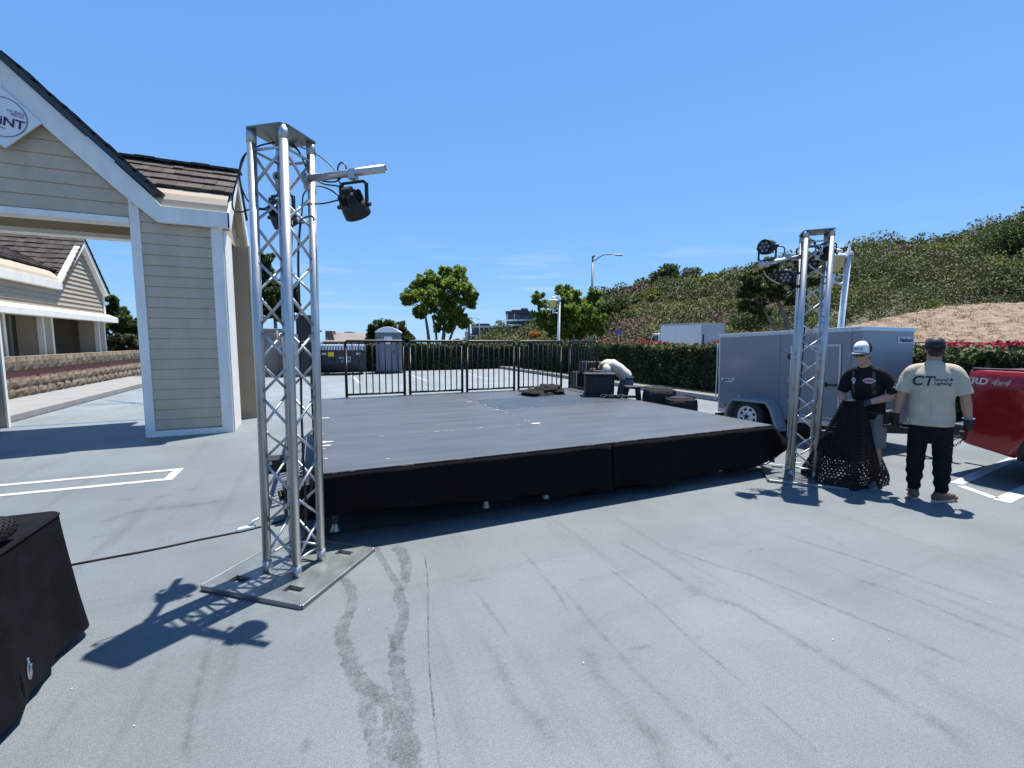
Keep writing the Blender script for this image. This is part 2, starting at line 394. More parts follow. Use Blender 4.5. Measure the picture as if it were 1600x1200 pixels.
# old water runs and tyre smears on the coating (they keep a shape of their own)
def smear_mat(name, col, amount, soft):
    m = bpy.data.materials.new(name); m.use_nodes = True; nt = m.node_tree; n = nt.nodes; lk = nt.links.new
    p = n['Principled BSDF']; p.inputs['Roughness'].default_value = 0.75; p.inputs['Base Color'].default_value = (*col, 1); p.inputs['Specular IOR Level'].default_value = 0.3
    tc = n.new('ShaderNodeTexCoord'); z = n.new('ShaderNodeTexNoise'); z.inputs['Scale'].default_value = 9; z.inputs['Detail'].default_value = 8; z.inputs['Roughness'].default_value = 0.7
    z2 = n.new('ShaderNodeTexNoise'); z2.inputs['Scale'].default_value = 110; z2.inputs['Detail'].default_value = 3
    lk(tc.outputs['Object'], z.inputs['Vector']); lk(tc.outputs['Object'], z2.inputs['Vector'])
    at = n.new('ShaderNodeAttribute'); at.attribute_name = 'edge'
    r = n.new('ShaderNodeMapRange'); r.inputs[1].default_value = 0.0; r.inputs[2].default_value = soft; lk(at.outputs['Fac'], r.inputs[0])
    q = n.new('ShaderNodeMapRange'); q.inputs[1].default_value = 0.38; q.inputs[2].default_value = 0.62; q.inputs[3].default_value = 0.12; lk(z.outputs['Fac'], q.inputs[0])
    q2 = n.new('ShaderNodeMapRange'); q2.inputs[1].default_value = 0.35; q2.inputs[2].default_value = 0.65; q2.inputs[3].default_value = 0.35; q2.inputs[4].default_value = 1.5; lk(z2.outputs['Fac'], q2.inputs[0])
    a1 = n.new('ShaderNodeMath'); a1.operation = 'MULTIPLY'; lk(r.outputs[0], a1.inputs[0]); lk(q.outputs[0], a1.inputs[1])
    a3 = n.new('ShaderNodeMath'); a3.operation = 'MULTIPLY'; lk(a1.outputs[0], a3.inputs[0]); lk(q2.outputs[0], a3.inputs[1])
    a2 = n.new('ShaderNodeMath'); a2.operation = 'MULTIPLY'; a2.inputs[1].default_value = amount; lk(a3.outputs[0], a2.inputs[0])
    t = n.new('ShaderNodeBsdfTransparent'); ms = n.new('ShaderNodeMixShader'); lk(a2.outputs[0], ms.inputs[0]); lk(t.outputs[0], ms.inputs[1]); lk(p.outputs[0], ms.inputs[2])
    lk(ms.outputs[0], n['Material Output'].inputs['Surface']); return m
WET = smear_mat('water_run_stain', (0.078, 0.088, 0.093), 0.42, 0.22)
SMEAR = smear_mat('tyre_smear', (0.066, 0.073, 0.078), 0.25, 1.0)
CRACK = smear_mat('hairline_crack', (0.045, 0.05, 0.055), 0.55, 0.5)
_rs = random.Random(5)
def stain(pxs, m, jag=0.25, z=0.003, name='ground_stain'):
    """pxs: (px, py, width_m)"""
    pts = [Vector((G(a, b).x, G(a, b).y, w)) for a, b, w in pxs]; sp = spline(pts, 14); n = len(sp)
    vs = []; ed = []
    for i, p in enumerate(sp):
        t = sp[min(i+1, n-1)]-sp[max(i-1, 0)]; t = Vector((t.x, t.y, 0)).normalized(); s = Vector((-t.y, t.x, 0))
        wl = max(0.004, p.z*0.5*(1+_rs.uniform(-jag, jag))); wr = max(0.004, p.z*0.5*(1+_rs.uniform(-jag, jag)))
        c = Vector((p.x, p.y, z))
        vs += [c-s*wl, c, c+s*wr]; e = min(1.0, min(i, n-1-i)/6.0); ed += [0.0, e, 0.0]
    fs = []
    for i in range(n-1):
        a = i*3; fs += [(a, a+1, a+4, a+3), (a+1, a+2, a+5, a+4)]
    me = bpy.data.meshes.new(name); me.from_pydata([tuple(v) for v in vs], [], fs)
    at = me.attributes.new('edge', 'FLOAT', 'POINT'); at.data.foreach_set('value', ed)
    me.materials.append(m); o = bpy.data.objects.new(name, me); C.objects.link(o); o.parent = lot; return o
stain([(530, 900, .05), (545, 915, .07), (550, 945, .07), (533, 985, .08), (541, 1015, .08), (556, 1055, .09), (575, 1085, .09), (575, 1120, .08), (590, 1165, .09), (602, 1215, .1)], WET)
stain([(572, 1072, .08), (596, 1088, .08), (606, 1115, .05), (603, 1145, .03)], WET, z=.0034)
stain([(618, 850, .12), (632, 872, .10), (634, 900, .08), (624, 930, .08), (632, 955, .07), (621, 1000, .08), (622, 1050, .09), (631, 1095, .1), (630, 1150, .12), (640, 1215, .13)], WET)
stain([(585, 850, .06), (600, 880, .05), (618, 908, .05), (628, 925, .03)], WET, z=.0034)
stain([(596, 985, .025), (606, 984, .03), (612, 1000, .03), (618, 1020, .02)], WET, z=.0036)
stain([(662, 862, .012), (668, 900, .01), (669, 980, .01), (671, 1040, .01), (677, 1110, .012), (689, 1215, .014)], CRACK, .4)
stain([(945, 883, .03), (985, 915, .035), (1030, 952, .035), (1080, 1000, .03), (1130, 1042, .035), (1170, 1075, .03)], SMEAR, .5)
stain([(1185, 1092, .025), (1215, 1120, .03), (1250, 1150, .03), (1290, 1190, .03)], SMEAR, .5)
stain([(878, 918, .03), (905, 950, .05), (940, 990, .04), (975, 1030, .06), (1020, 1075, .05), (1075, 1125, .06), (1130, 1180, .07), (1170, 1220, .08)], SMEAR, .6)
stain([(915, 1005, .10), (930, 1050, .12), (955, 1085, .12), (985, 1120, .14), (1015, 1148, .16), (1035, 1190, .14), (1045, 1225, .14)], SMEAR, .35)
stain([(960, 842, .05), (1010, 872, .06), (1055, 900, .09), (1082, 920, .16), (1115, 936, .12), (1150, 945, .07), (1200, 972, .07), (1260, 1008, .09), (1330, 1050, .10), (1420, 1105, .12), (1560, 1190, .16)], SMEAR, .4)
stain([(752, 990, .08), (775, 1030, .10), (800, 1085, .08), (840, 1130, .12), (870, 1170, .12)], SMEAR, .5)
stain([(815, 860, .04), (845, 895, .05), (870, 925, .05), (890, 960, .04)], SMEAR, .5)
stain([(1040, 855, .03), (1110, 880, .04), (1190, 905, .03), (1290, 945, .05), (1400, 990, .05), (1560, 1060, .06)], SMEAR, .5)
stain([(1200, 830, .05), (1300, 860, .06), (1420, 900, .06), (1590, 960, .08)], SMEAR, .4)
stain([(1320, 900, .05), (1400, 925, .05), (1500, 965, .06), (1600, 1005, .06)], SMEAR, .5)
stain([(740, 920, .03), (770, 960, .04), (800, 1000, .03)], SMEAR, .5)
stain([(350, 900, .05), (330, 1000, .06), (300, 1110, .05), (290, 1200, .06)], SMEAR, .5)
stain([(150, 820, .16), (210, 800, .18), (290, 790, .16), (370, 780, .12)], SMEAR)
stain([(60, 1170, .05), (100, 1120, .05), (118, 1095, .04)], SMEAR)
stain([(470, 1180, .05), (478, 1165, .06), (482, 1150, .04)], SMEAR)
for px, py in ((195, 781), (255, 776), (120, 770), (160, 838), (300, 765), (1180, 860), (1000, 1012), (745, 907), (915, 905)):
    stain([(px-18, py+2, .03), (px, py, .05), (px+20, py-3, .03)], SMEAR, .5)
# pale bird-lime specks and crumbs
b = MB(); _rr = random.Random(11)
for i in range(70):
    x, y = _rr.uniform(-3, 6), _rr.uniform(1.0, 7); r = _rr.uniform(.0015, .005)
    vs = [(x+r*_rr.uniform(.6, 1.6)*math.cos(k), y+r*_rr.uniform(.6, 1.6)*math.sin(k), .005) for k in (0, 1, 2.1, 3.1, 4.2, 5.2)]
    b.add(vs, [tuple(range(6))])
o = b.build('ground_specks', LINEW, lot); o['kind'] = 'stuff'

# kerbs and pavements
b = MB(); b.box(9.86, 10.04, -14, 24.5, 0, 0.15)
tag(b.build('kerb', CONC, bevel=.02), kind='structure')
b = MB(); b.add([(10.04, -14, .13), (12.6, -14, .13), (12.6, 26.5, .13), (10.04, 26.5, .13)], [(0, 1, 2, 3)])
tag(b.build('planting_bed', EARTH), kind='structure')
b = MB(); b.box(-5.62, -5.44, 8.9, 22.4, 0, .15); tag(b.build('kerb', CONC, bevel=.02), kind='structure')
b = MB(); b.box(-6.9, -5.62, 8.9, 22.4, -.02, .146); tag(b.build('pavement', CONC), kind='structure')

# ------------------------------------------------------------------ retaining wall of split-face blocks
SPLIT = mat('split_face_block', (0.17, 0.135, 0.095), 0.95, var=0.35, scale=9, bump=1.0, bscale=45, island=0.2)
PINK = mat('pink_band_concrete', (0.22, 0.095, 0.08), 0.85, var=0.15, scale=5, bump=0.15)
w = empty('block_wall', 'low retaining wall of tan split-face blocks with a pink band', 'wall', (-6.9, 15.5, 0))
def blocks(z0, z1, ln, name, rs):
    b = MB(); y = -7.0
    while y < 8.6:
        l2 = ln*rs.uniform(.9, 1.1)
        # rough outward face: small grid
        nu, nv = 5, 4
        def fn(i, j, y=y, l2=l2):
            e = (i in (0, nu-1)) or (j in (0, nv-1))
            return ((0.0 if e else rs.uniform(.012, .055)), y+.004+(l2-.008)*i/(nu-1), z0+.004+(z1-z0-.008)*j/(nv-1))
        b.grid(fn, nu, nv, smooth=False)
        b.add([(-.35, y, z0), (0, y, z0), (0, y+l2, z0), (-.35, y+l2, z0), (-.35, y, z1), (0, y, z1), (0, y+l2, z1), (-.35, y+l2, z1)], [(4, 5, 6, 7), (0, 3, 2, 1), (3, 7, 6, 2), (0, 1, 5, 4)])
        y += l2
    return b.build(name, SPLIT, w, fix=False)
_rs2 = random.Random(3)
blocks(0.83, 1.17, 0.42, 'top_course', _rs2); blocks(0.39, 0.62, 0.45, 'block_course', _rs2); blocks(0.16, 0.39, 0.45, 'block_course', _rs2); blocks(0.0, 0.16, 0.3, 'block_course', _rs2)
b = MB(); b.box(-.34, -.045, -7, 8.6, .62, .83); b.build('pink_band', PINK, w)

# ------------------------------------------------------------------ siding helper (lapped boards as real steps)
def siding(b, fn, u_of_z, z0, z1, step=0.168, lap=0.014):
    """fn(u, out, z)->xyz; u_of_z(z)->(u0,u1)"""
    z = z0
    while z < z1-1e-4:
        zt = min(z1, z+step); a0, a1 = u_of_z(z); c0, c1 = u_of_z(zt)
        if a1-a0 < .01: break
        if c1 < c0: c0 = c1 = (a0+a1)/2
        zg = z+.011
        vs = [fn(a0, lap, zg), fn(a1, lap, zg), fn(c1, .004, zt), fn(c0, .004, zt), fn(a0, -.006, zg), fn(a1, -.006, zg), fn(a0, -.006, z), fn(a1, -.006, z), fn(a0, .004, z), fn(a1, .004, z)]
        b.add(vs, [(0, 1, 2, 3), (4, 5, 1, 0), (6, 7, 5, 4), (8, 9, 7, 6)])
        z = zt
def shakes(b, fn, u0, u1, rows, rs, v1=1.0, wmin=.12, wmax=.26):
    """fn(u, v, h)->xyz; v 0 bottom..v1 top of the slope in metres"""
    dv = v1/rows
    for r in range(rows):
        u = u0
        while u < u1-1e-3:
            wd = min(rs.uniform(wmin, wmax), u1-u); o = rs.uniform(-.012, .012); th = rs.uniform(.026, .045)
            va, vb = r*dv+o, (r+1)*dv+.05
            b.add([fn(u+.003, va, th), fn(u+wd-.003, va, th), fn(u+wd-.003, vb, .006), fn(u+.003, vb, .006),
                   fn(u+.003, va, -.02), fn(u+wd-.003, va, -.02), fn(u+wd-.003, vb, -.02), fn(u+.003, vb, -.02)],
                  [(0, 1, 2, 3), (4, 5, 1, 0), (5, 6, 2, 1), (7, 4, 0, 3)])
            u += wd

# ------------------------------------------------------------------ pavilion 1 (near left)
def text_mesh(s, size, ext=0.002, bold=False, shear=0.0, ax='CENTER'):
    cu = bpy.data.curves.new('t', 'FONT'); cu.body = s; cu.size = size; cu.extrude = ext; cu.align_x = ax; cu.align_y = 'CENTER'; cu.shear = shear
    if bold: cu.offset = size*0.018
    o = bpy.data.objects.new('t', cu); C.objects.link(o)
    dg = bpy.context.evaluated_depsgraph_get(); me = bpy.data.meshes.new_from_object(o.evaluated_get(dg))
    bpy.data.objects.remove(o); bpy.data.curves.remove(cu); return me
def text_obj(name, s, size, mtx, m, parent=None, **k):
    me = text_mesh(s, size, **k); me.transform(mtx); me.materials.clear(); me.materials.append(m)
    o = bpy.data.objects.new(name, me); C.objects.link(o)
    if parent: o.parent = parent
    return o
def frame(o, x, y):
    x = Vector(x).normalized(); y = Vector(y); y = (y - x*y.dot(x)).normalized(); z = x.cross(y)
    m = Matrix((x, y, z)).transposed().to_4x4(); m.translation = Vector(o); return m

_rp = random.Random(7)
pv = empty('gabled_pavilion', 'beige sided gabled entrance pavilion with white trim at the left edge', 'pavilion', (0, 0, 0))
XC = -3.88
b = MB()  # pillar bodies
def pillar(b, x0, x1, y0, y1, z1): b.box(x0, x1, y0, y1, 0.02, z1)
b = MB(); pillar(b, -2.58, -1.38, 9.028, 9.80, 3.47); siding(b, lambda u, o, z: (u, 9.02-o, z), lambda z: (-2.47, -1.53), 0.11, 3.47)
b.build('front_pillar', SIDING, pv, fix=False)
b = MB(); b.box(-2.60, -2.47, 8.985, 9.019, 0.10, 3.90); b.box(-1.53, -1.362, 8.985, 9.019, 0.10, 3.47); b.box(-2.60, -1.362, 8.98, 9.019, 0.0, 0.10)
b.box(-1.38, -1.352, 9.021, 9.80, 0, 3.47); b.box(-1.352, -1.342, 9.021, 9.14, 0, 3.47); b.box(-2.61, -2.581, 9.02, 9.80, 0, 3.6)
b.build('pillar_trim', WHITE, pv, bevel=.004)
b = MB(); pillar(b, -2.58, -1.15, 10.5, 10.62, 3.47); b.build('back_pillar', STUCCO, pv)
b = MB(); b.box(-1.165, -1.13, 10.48, 10.499, 0, 3.5); b.box(-1.149, -1.13, 10.5, 10.62, 0, 3.5); b.build('pillar_trim', WHITE, pv, bevel=.004)
pier = empty('gate_pier', 'short cream pier with a white edge at the far left behind the pavilion opening', 'pier', (-5.6, 11.4, 0))
b = MB(); b.box(-.5, .40, -.37, -.30, 0, 2.02); b.build('shaft', STUCCO, pier)
b = MB(); b.box(.401, .43, -.385, -.32, 0, 2.03); b.build('edge_trim', WHITE, pier, bevel=.004)
b = MB(); pillar(b, -6.98, -5.78, 9.028, 9.80, 3.47); siding(b, lambda u, o, z: (u, 9.02-o, z), lambda z: (-6.9, -5.9), 0.11, 3.47); b.build('front_pillar', SIDING, pv, fix=False)
b = MB(); b.box(-5.9, -5.76, 8.985, 9.019, 0, 3.62); b.box(-7.0, -6.87, 8.985, 9.019, 0, 3.5); b.build('pillar_trim', WHITE, pv, bevel=.004)
b = MB(); b.box(-2.58, -1.40, 9.028, 9.24, 3.47, 3.72); siding(b, lambda u, o, z: (u, 9.02-o, z), lambda z: (-2.47, -1.53), 3.47, 3.75); b.build('frieze', SIDING, pv, fix=False)
# front gable wall
hw = 1.34
b = MB(); zt = lambda z: max(0, (5.30-z)/1.0)
siding(b, lambda u, o, z: (u, 9.02-o, z), lambda z: (XC-min(1.28, 5.20-z), XC+min(1.28, 5.20-z)), 3.52, 5.2, 0.2)
b.prism([(XC-1.30, 3.5), (XC+1.30, 3.5), (XC+1.30, 3.92), (XC, 5.22), (XC-1.30, 3.92)], 9.028, 9.25, lambda u, v, w_: (u, w_, v))
b.build('gable_wall', SIDING, pv, fix=False)
b = MB(); b.box(-5.76, -2.601, 8.97, 9.26, 3.42, 3.515); b.build('lintel_trim', WHITE, pv, bevel=.005)
b = MB(); b.box(-5.76, -2.62, 9.26, 11.3, 3.93, 3.97); b.build('soffit', STUCCO, pv)
b = MB(); b.box(-5.76, -2.59, 10.85, 11.1, 3.58, 3.93); b.build('back_beam', STUCCO, pv)
b = MB(); b.box(-5.76, -2.59, 10.83, 11.12, 3.50, 3.58); b.build('lintel_trim', WHITE, pv, bevel=.004)
# rakes + fascia (front)
b = MB()
for s in (1, -1):
    f = lambda u, v, w_, s=s: (XC+s*u, w_, v)
    b.prism([(0, 5.50), (0, 5.08), (1.28, 3.80), (1.62, 3.50), (1.66, 3.47), (2.64, 3.47), (2.64, 3.73), (1.72, 3.73), (1.60, 3.88)], 8.90, 8.984, f)
b.build('rake_board', WHITE, pv, bevel=.006)
b = MB()
for s in (1, -1):
    b.prism([(0, 5.505), (1.63, 3.875), (1.68, 3.93), (0, 5.61)], 8.86, 11.5, lambda u, v, w_, s=s: (XC+s*u, w_, v))
b.build('roof_edge', DARKEDGE, pv)
b = MB()
for s in (1, -1):
    q = math.sqrt(.5)
    shakes(b, lambda u, v, h, s=s: (XC+s*(1.72-(v)*q+h*q), u, 3.93+v*q+h*q-.012), 8.95, 11.5, 11, _rp, 2.38)
b.build('gable_roof', SHAKE, pv, fix=False)
# right and left wing: cove, shake roof, gable end
for s in (1,):
    b = MB(); cov = [(8.97, 3.73), (9.0, 3.86), (9.08, 3.98), (9.2, 4.08), (9.34, 4.14)]
    for i in range(len(cov)-1):
        (ya, za), (yb, zb) = cov[i], cov[i+1]
        b.add([(-2.55, ya, za), (-1.27, ya, za), (-1.27, yb, zb), (-2.55, yb, zb)], [(0, 1, 2, 3)], True)
    b.build('eave_cove', CREAM, pv, fix=False)
    b = MB(); ang = math.atan2(4.78-4.12, 10.13-9.22); ca, sa = math.cos(ang), math.sin(ang)
    shakes(b, lambda u, v, h: (u, 9.22+v*ca-h*sa, 4.12+v*sa+h*ca), -3.0, -1.2, 4, _rp, 1.12)
    shakes(b, lambda u, v, h: (-u, 11.06-v*ca+h*sa, 4.12+v*sa+h*ca), 1.2, 3.0, 4, _rp, 1.12)
    u = -3.02
    while u < -1.2:   # ridge caps
        wd = .28
        b.box(u, min(u+wd, -1.17), 10.0, 10.26, 4.77+(.012 if int(u*10) % 2 else 0), 4.81+(.012 if int(u*10) % 2 else 0)); u += wd-.01
    b.build('wing_roof', SHAKE, pv, fix=False)
    b = MB(); b.prism([(8.99, 3.47), (11.31, 3.47), (11.31, 3.55), (10.14, 4.72), (8.99, 3.6)], -1.50, -1.40, lambda u, v, w_: (w_, u, v)); b.build('wing_gable', STUCCO, pv)
    b = MB(); f = lambda u, v, w_: (w_, u, v)
    b.prism([(8.90, 3.72), (8.90, 3.46), (9.0, 3.46), (10.14, 4.58), (10.14, 4.82), (9.25, 4.05)], -1.27, -1.235, f)
    b.prism([(11.38, 3.72), (11.38, 3.46), (11.28, 3.46), (10.14, 4.58), (10.14, 4.82), (11.03, 4.05)], -1.27, -1.235, f)
    b.build('rake_board', WHITE, pv, bevel=.005)
    b = MB(); b.prism([(8.99, 3.46), (10.14, 4.56), (11.29, 3.46), (11.2, 3.46), (10.14, 4.48), (9.08, 3.46)], -1.39, -1.271, lambda u, v, w_: (w_, u, v)); b.build('gable_soffit', STUCCO, pv)
# round logo sign: a white board turned on its corner
sg = empty('sign_board', 'white diamond-shaped sign with a circle logo under the pavilion gable', 'sign', (XC-.02, 8.86, 4.71))
SIGNW = mat('sign_white', (0.72, 0.73, 0.73), 0.45, var=0.04, scale=3)
PURP = mat('sign_purple', (0.055, 0.02, 0.07), 0.5, var=0.2); PURL = mat('sign_lilac', (0.38, 0.24, 0.42), 0.5, var=0.15)
b = MB(); b.prism([(0, .42), (.42, 0), (0, -.42), (-.42, 0)], 0, .03, lambda u, v, w_: (u, w_, v)); b.build('board', SIGNW, sg, bevel=.003)
for rr_, nm in ((.272, 'logo_ring'), (.262, 'logo_ring')):
    b = MB(); b.tube([(rr_*math.cos(2*math.pi*k/48), -.003, rr_*math.sin(2*math.pi*k/48)) for k in range(48)], .0022, 5, closed=True); b.build(nm, PURP, sg)
tilt = R(-9)
tx, tz = (math.cos(tilt), 0, math.sin(tilt)), (-math.sin(tilt), 0, math.cos(tilt))
text_obj('lettering', 'POiNT', .165, frame((-.005, -.004, -.055), tx, tz), PURP, sg, ext=.003, bold=True)
text_obj('lettering', 'OCEAN', .052, frame((.15, -.004, .08), tx, tz), PURL, sg, ext=.003)
text_obj('lettering', 'VIEWS', .052, frame((.165, -.004, .035), tx, tz), PURL, sg, ext=.003)
b = MB(); b.tube(spline([(-.2, -.003, -.1), (-.1, -.003, -.135), (.03, -.003, -.155)], 6), .005, 5); b.build('logo_swash', PURP, sg)

# ------------------------------------------------------------------ pavilion 2 (behind the block wall)
p2 = empty('gabled_pavilion', 'sunlit cream pavilion with brown shake roof behind the block wall', 'pavilion', (0, 0, 0))
SIDL = mat('cream_siding', (0.36, 0.305, 0.235), 0.7, var=0.06, scale=2, bump=0.08, bscale=90)
X2 = -7.3; YC = 20.25
b = MB()
def u2(z):
    return (12.0, 21.85) if z < 3.15 else (YC-max(0, 4.95-z)*1.0*.98+.1, min(21.85, YC+max(0, 4.95-z)*.98-.02))
siding(b, lambda u, o, z: (X2+o, u, z), u2, 2.53, 4.9, 0.15, .034)
b.prism([(12.0, 2.5), (21.85, 2.5), (21.85, 3.3), (YC, 4.9), (18.6, 3.3), (12, 3.3)], X2-.3, X2-.009, lambda u, v, w_: (w_, u, v))
b.build('gable_wall', SIDL, p2, fix=False)
b = MB(); b.box(X2-.05, X2+.28, 11.5, 22.25, 2.27, 2.42); b.prism([(X2, 2.42), (X2+.28, 2.42), (X2+.28, 2.45), (X2, 2.58)], 11.5, 22.25, lambda u, v, w_: (u, w_, v)); b.build('beam', WHITE, p2, bevel=.01)
b = MB(); f = lambda u, v, w_: (w_, u, v)
b.prism([(YC, 5.08), (YC, 4.80), (18.66, 3.44), (18.5, 3.16), (11.5, 3.16), (11.5, 3.40), (18.42, 3.40)], X2+.01, X2+.16, f)
b.prism([(YC, 5.08), (YC, 4.80), (21.75, 3.28), (21.98, 3.28)], X2+.01, X2+.16, f)
b.box(X2+.021, X2+.05, 21.73, 21.86, 2.58, 3.30)
b.build('rake_board', WHITE, p2, bevel=.006)
b = MB()
cov = [(X2+.12, 3.40), (X2+.08, 3.52), (X2-.02, 3.64), (X2-.14, 3.74), (X2-.28, 3.80)]
for i in range(len(cov)-1):
    (xa, za), (xb, zb) = cov[i], cov[i+1]
    b.add([(xa, 11.5, za), (xa, 18.5, za), (xb, 18.5, zb), (xb, 11.5, zb)], [(0, 1, 2, 3)], True)
b.build('eave_cove', CREAM, p2, fix=False)
b = MB(); a2 = R(27); ca, sa = math.cos(a2), math.sin(a2)
shakes(b, lambda u, v, h: (X2-.1-v*ca+h*sa, u, 3.78+v*sa+h*ca), 11.5, 19.4, 8, _rp, 1.9)
b.build('wing_roof', SHAKE, p2, fix=False)
b = MB(); q = math.sqrt(.5); sl_ = 1.72
for s in (1, -1):
    shakes(b, lambda u, v, h, s=s: (X2+.2-u, YC+s*(1.72-v*q+h*q), 3.36+v*q+h*q), 0, 3.0, 10, _rp, 2.46)
b.build('gable_roof', SHAKE, p2, fix=False)
b = MB(); b.box(X2-2.6, X2-.05, 12, 21.9, 2.40, 2.46); b.build('soffit', STUCCO, p2)
for (yy, xx, mm) in ((21.6, -7.62, CREAM), (20.2, -9.6, STUCCO), (17.9, -7.62, STUCCO), (15.6, -7.62, STUCCO), (13.0, -7.62, STUCCO), (16.9, -9.6, STUCCO)):
    b = MB(); b.box(xx-.28, xx+.28, yy-.28, yy+.28, 0.0, 2.40); b.build('column', mm, p2, bevel=.01)
    b = MB(); b.box(xx+.281, xx+.30, yy-.30, yy-.20, 0.9, 2.39); b.box(xx+.281, xx+.30, yy+.20, yy+.30, 0.9, 2.39); b.box(xx+.18, xx+.30, yy-.31, yy-.281, 0.9, 2.39); b.build('column_trim', WHITE, p2)
b = MB(); b.box(-9.8, -7.6, 21.9, 22.1, 0, 2.4); b.box(-9.95, -9.75, 18.6, 21.9, 0, 2.4); b.build('back_wall', STUCCO, p2)

# ------------------------------------------------------------------ block enclosure, cabinet, dark shed and bins at the back
BLOCKW = mat('grey_block_wall', (0.25, 0.225, 0.195), 0.95, var=0.15, scale=3, bump=0.3, bscale=40)
e = empty('block_enclosure', 'grey-brown block-walled enclosure behind the truss tower', 'enclosure', (-3.2, 22.6, 0))
b = MB()
for zz in range(10):
    y = 0
    off = .2 if zz % 2 else 0
    xx = -1.0-off
    while xx < 2.0: b.box(max(-1.0, xx)+.004, min(2.0, xx+.4)-.004, -.1, .1, zz*.2+.004, zz*.2+.196); xx += .4
b.build('wall', BLOCKW, e)
b = MB(); b.box(-1.0, 2.0, -.085, .085, 0, 2.0); b.build('mortar', mat('mortar', (.2, .19, .17), .95), e)
b = MB(); b.box(-1.05, 2.05, -.14, .14, 2.0, 2.14); b.build('coping', CONC, e, bevel=.02)
b = MB(); b.box(.5, 1.0, -.125, -.11, .75, 1.0); b.build('wall_plate', mat('red_plate', (.35, .09, .06), .6), e)
bf = empty('backflow_pipes', 'rusty standpipe with valve handles beside the block enclosure', 'pipe', tuple(G(436, 589)))
b = MB(); b.cyl((0, 0, 0), (0, 0, 2.05), .04); b.cyl((.18, 0, 0), (.18, 0, 1.9), .035); b.build('pipe', mat('rusty_pipe', (.20, .15, .12), .7, .4), bf)
b = MB(); b.cyl((-.22, 0, 1.35), (.35, 0, 1.35), .035); b.cyl((.09, -.02, 1.35), (.09, -.02, 1.9), .03); b.cyl((-.15, -.02, 1.88), (.3, -.02, 1.92), .03); b.cyl((.09, 0, 1.15), (.09, 0, 1.5), .05); b.build('valve', mat('grey_valve', (.4, .4, .4), .5, .5), bf)
def cabinet(name, label, cat, c, sx, sy, sz, m, extras):
    o = empty(name, label, cat, c); b = MB(); b.box(-sx/2, sx/2, -sy/2, sy/2, .05, sz); b.build('cabinet_body', m, o, bevel=.015)
    b = MB(); b.box(-sx/2-.02, sx/2+.02, -sy/2-.02, sy/2+.02, 0, .05); b.build('plinth', CONC, o)
    extras(o); return o
def ex1(o):
    b = MB(); b.box(-.20, -.006, -.33, -.318, .1, 1.85); b.box(.006, .20, -.33, -.318, .1, 1.85); b.build('door', mat('grey_cabinet_door', (.42, .45, .45), .5, .2, var=.06), o, bevel=.004)
    b = MB(); b.box(-.03, -.015, -.36, -.33, .9, 1.1); b.build('handle', BLACK, o)
cabinet('utility_cabinet', 'light grey metal utility cabinet between enclosure and dumpster', 'cabinet', tuple(G(459, 588)), .5, .6, 1.9, mat('grey_cabinet', (.38, .41, .41), .5, .2, var=.08), ex1)
def ex2(o):
    b = MB(); b.box(-.42, .42, -.43, -.405, 1.55, 1.6); b.build('trim_strip', mat('grey_strip', (.3, .3, .32), .5), o)
    b = MB(); b.box(-.4, .4, -.425, -.41, .15, 1.5); b.build('door', mat('charcoal_door', (.02, .022, .025), .5), o, bevel=.004)
cabinet('storage_locker', 'tall black storage locker left of the dumpster', 'locker', tuple(G(484, 588)+Vector((0, .5, 0))), .95, .8, 2.75, mat('black_locker', (.012, .013, .015), .55), ex2)

du = empty('dumpster', 'dark grey dumpster with striped pale lid and yellow sticker', 'dumpster', (1.25, 23.0, 0), R(-8))
DUM = mat('dumpster_paint', (.028, .032, .040), .5, .2, var=.2, scale=4, bump=.1)
b = MB(); f = lambda u, v, w_: (w_, u, v)
b.prism([(-.55, .18), (.6, .18), (.75, .55), (.75, 1.15), (-.75, 1.15), (-.75, .55)], -.95, .95, f)
for xx in (-.955, -.4, .3, .93): b.box(xx, xx+.05, -.79, -.74, .5, 1.15)
b.box(-1.0, 1.0, -.80, -.74, 1.08, 1.16); b.build('dumpster_body', DUM, du, bevel=.012)
b = MB(); 
for k in range(16): b.box(-.98+k*.1225, -.98+k*.1225+.07, -.82, .75, 1.17, 1.42-.0)
b.build('lid', mat('dumpster_lid', (.55, .60, .70), .5, var=.08), du, bevel=.01)
b = MB(); b.box(-.96, .98, -.76, .7, 1.165, 1.37); b.build('lid_panel', mat('dumpster_lid_blue', (.12, .16, .26), .5), du)
b = MB(); b.box(-.62, -.36, -.812, -.803, .88, 1.08); b.build('sticker', mat('yellow_sticker', (.75, .50, .02), .5), du)
for xa, xb in ((-.92, -.70), (.62, .8)):
    b = MB(); b.box(xa, xb, -.762, -.752, .95, 1.05); b.build('sticker', mat('pale_sticker', (.55, .55, .52), .5), du)
text_obj('lettering', 'WASTE', .17, frame((.12, -.79, .80), (1, 0, 0), (0, 0, 1)), mat('pale_lettering', (.5, .6, .66), .5), du, ext=.004)
text_obj('lettering', '714 558', .13, frame((.14, -.79, .64), (1, 0, 0), (0, 0, 1)), MATS['pale_lettering'], du, ext=.004)
for xx in (-.8, .8):
    for yy in (-.5, .5):
        b = MB(); b.cyl((xx-.03, yy, .09), (xx+.03, yy, .09), .09, seg=12); b.box(xx-.05, xx+.05, yy-.06, yy+.06, .1, .19); b.build('caster', BLACK, du)

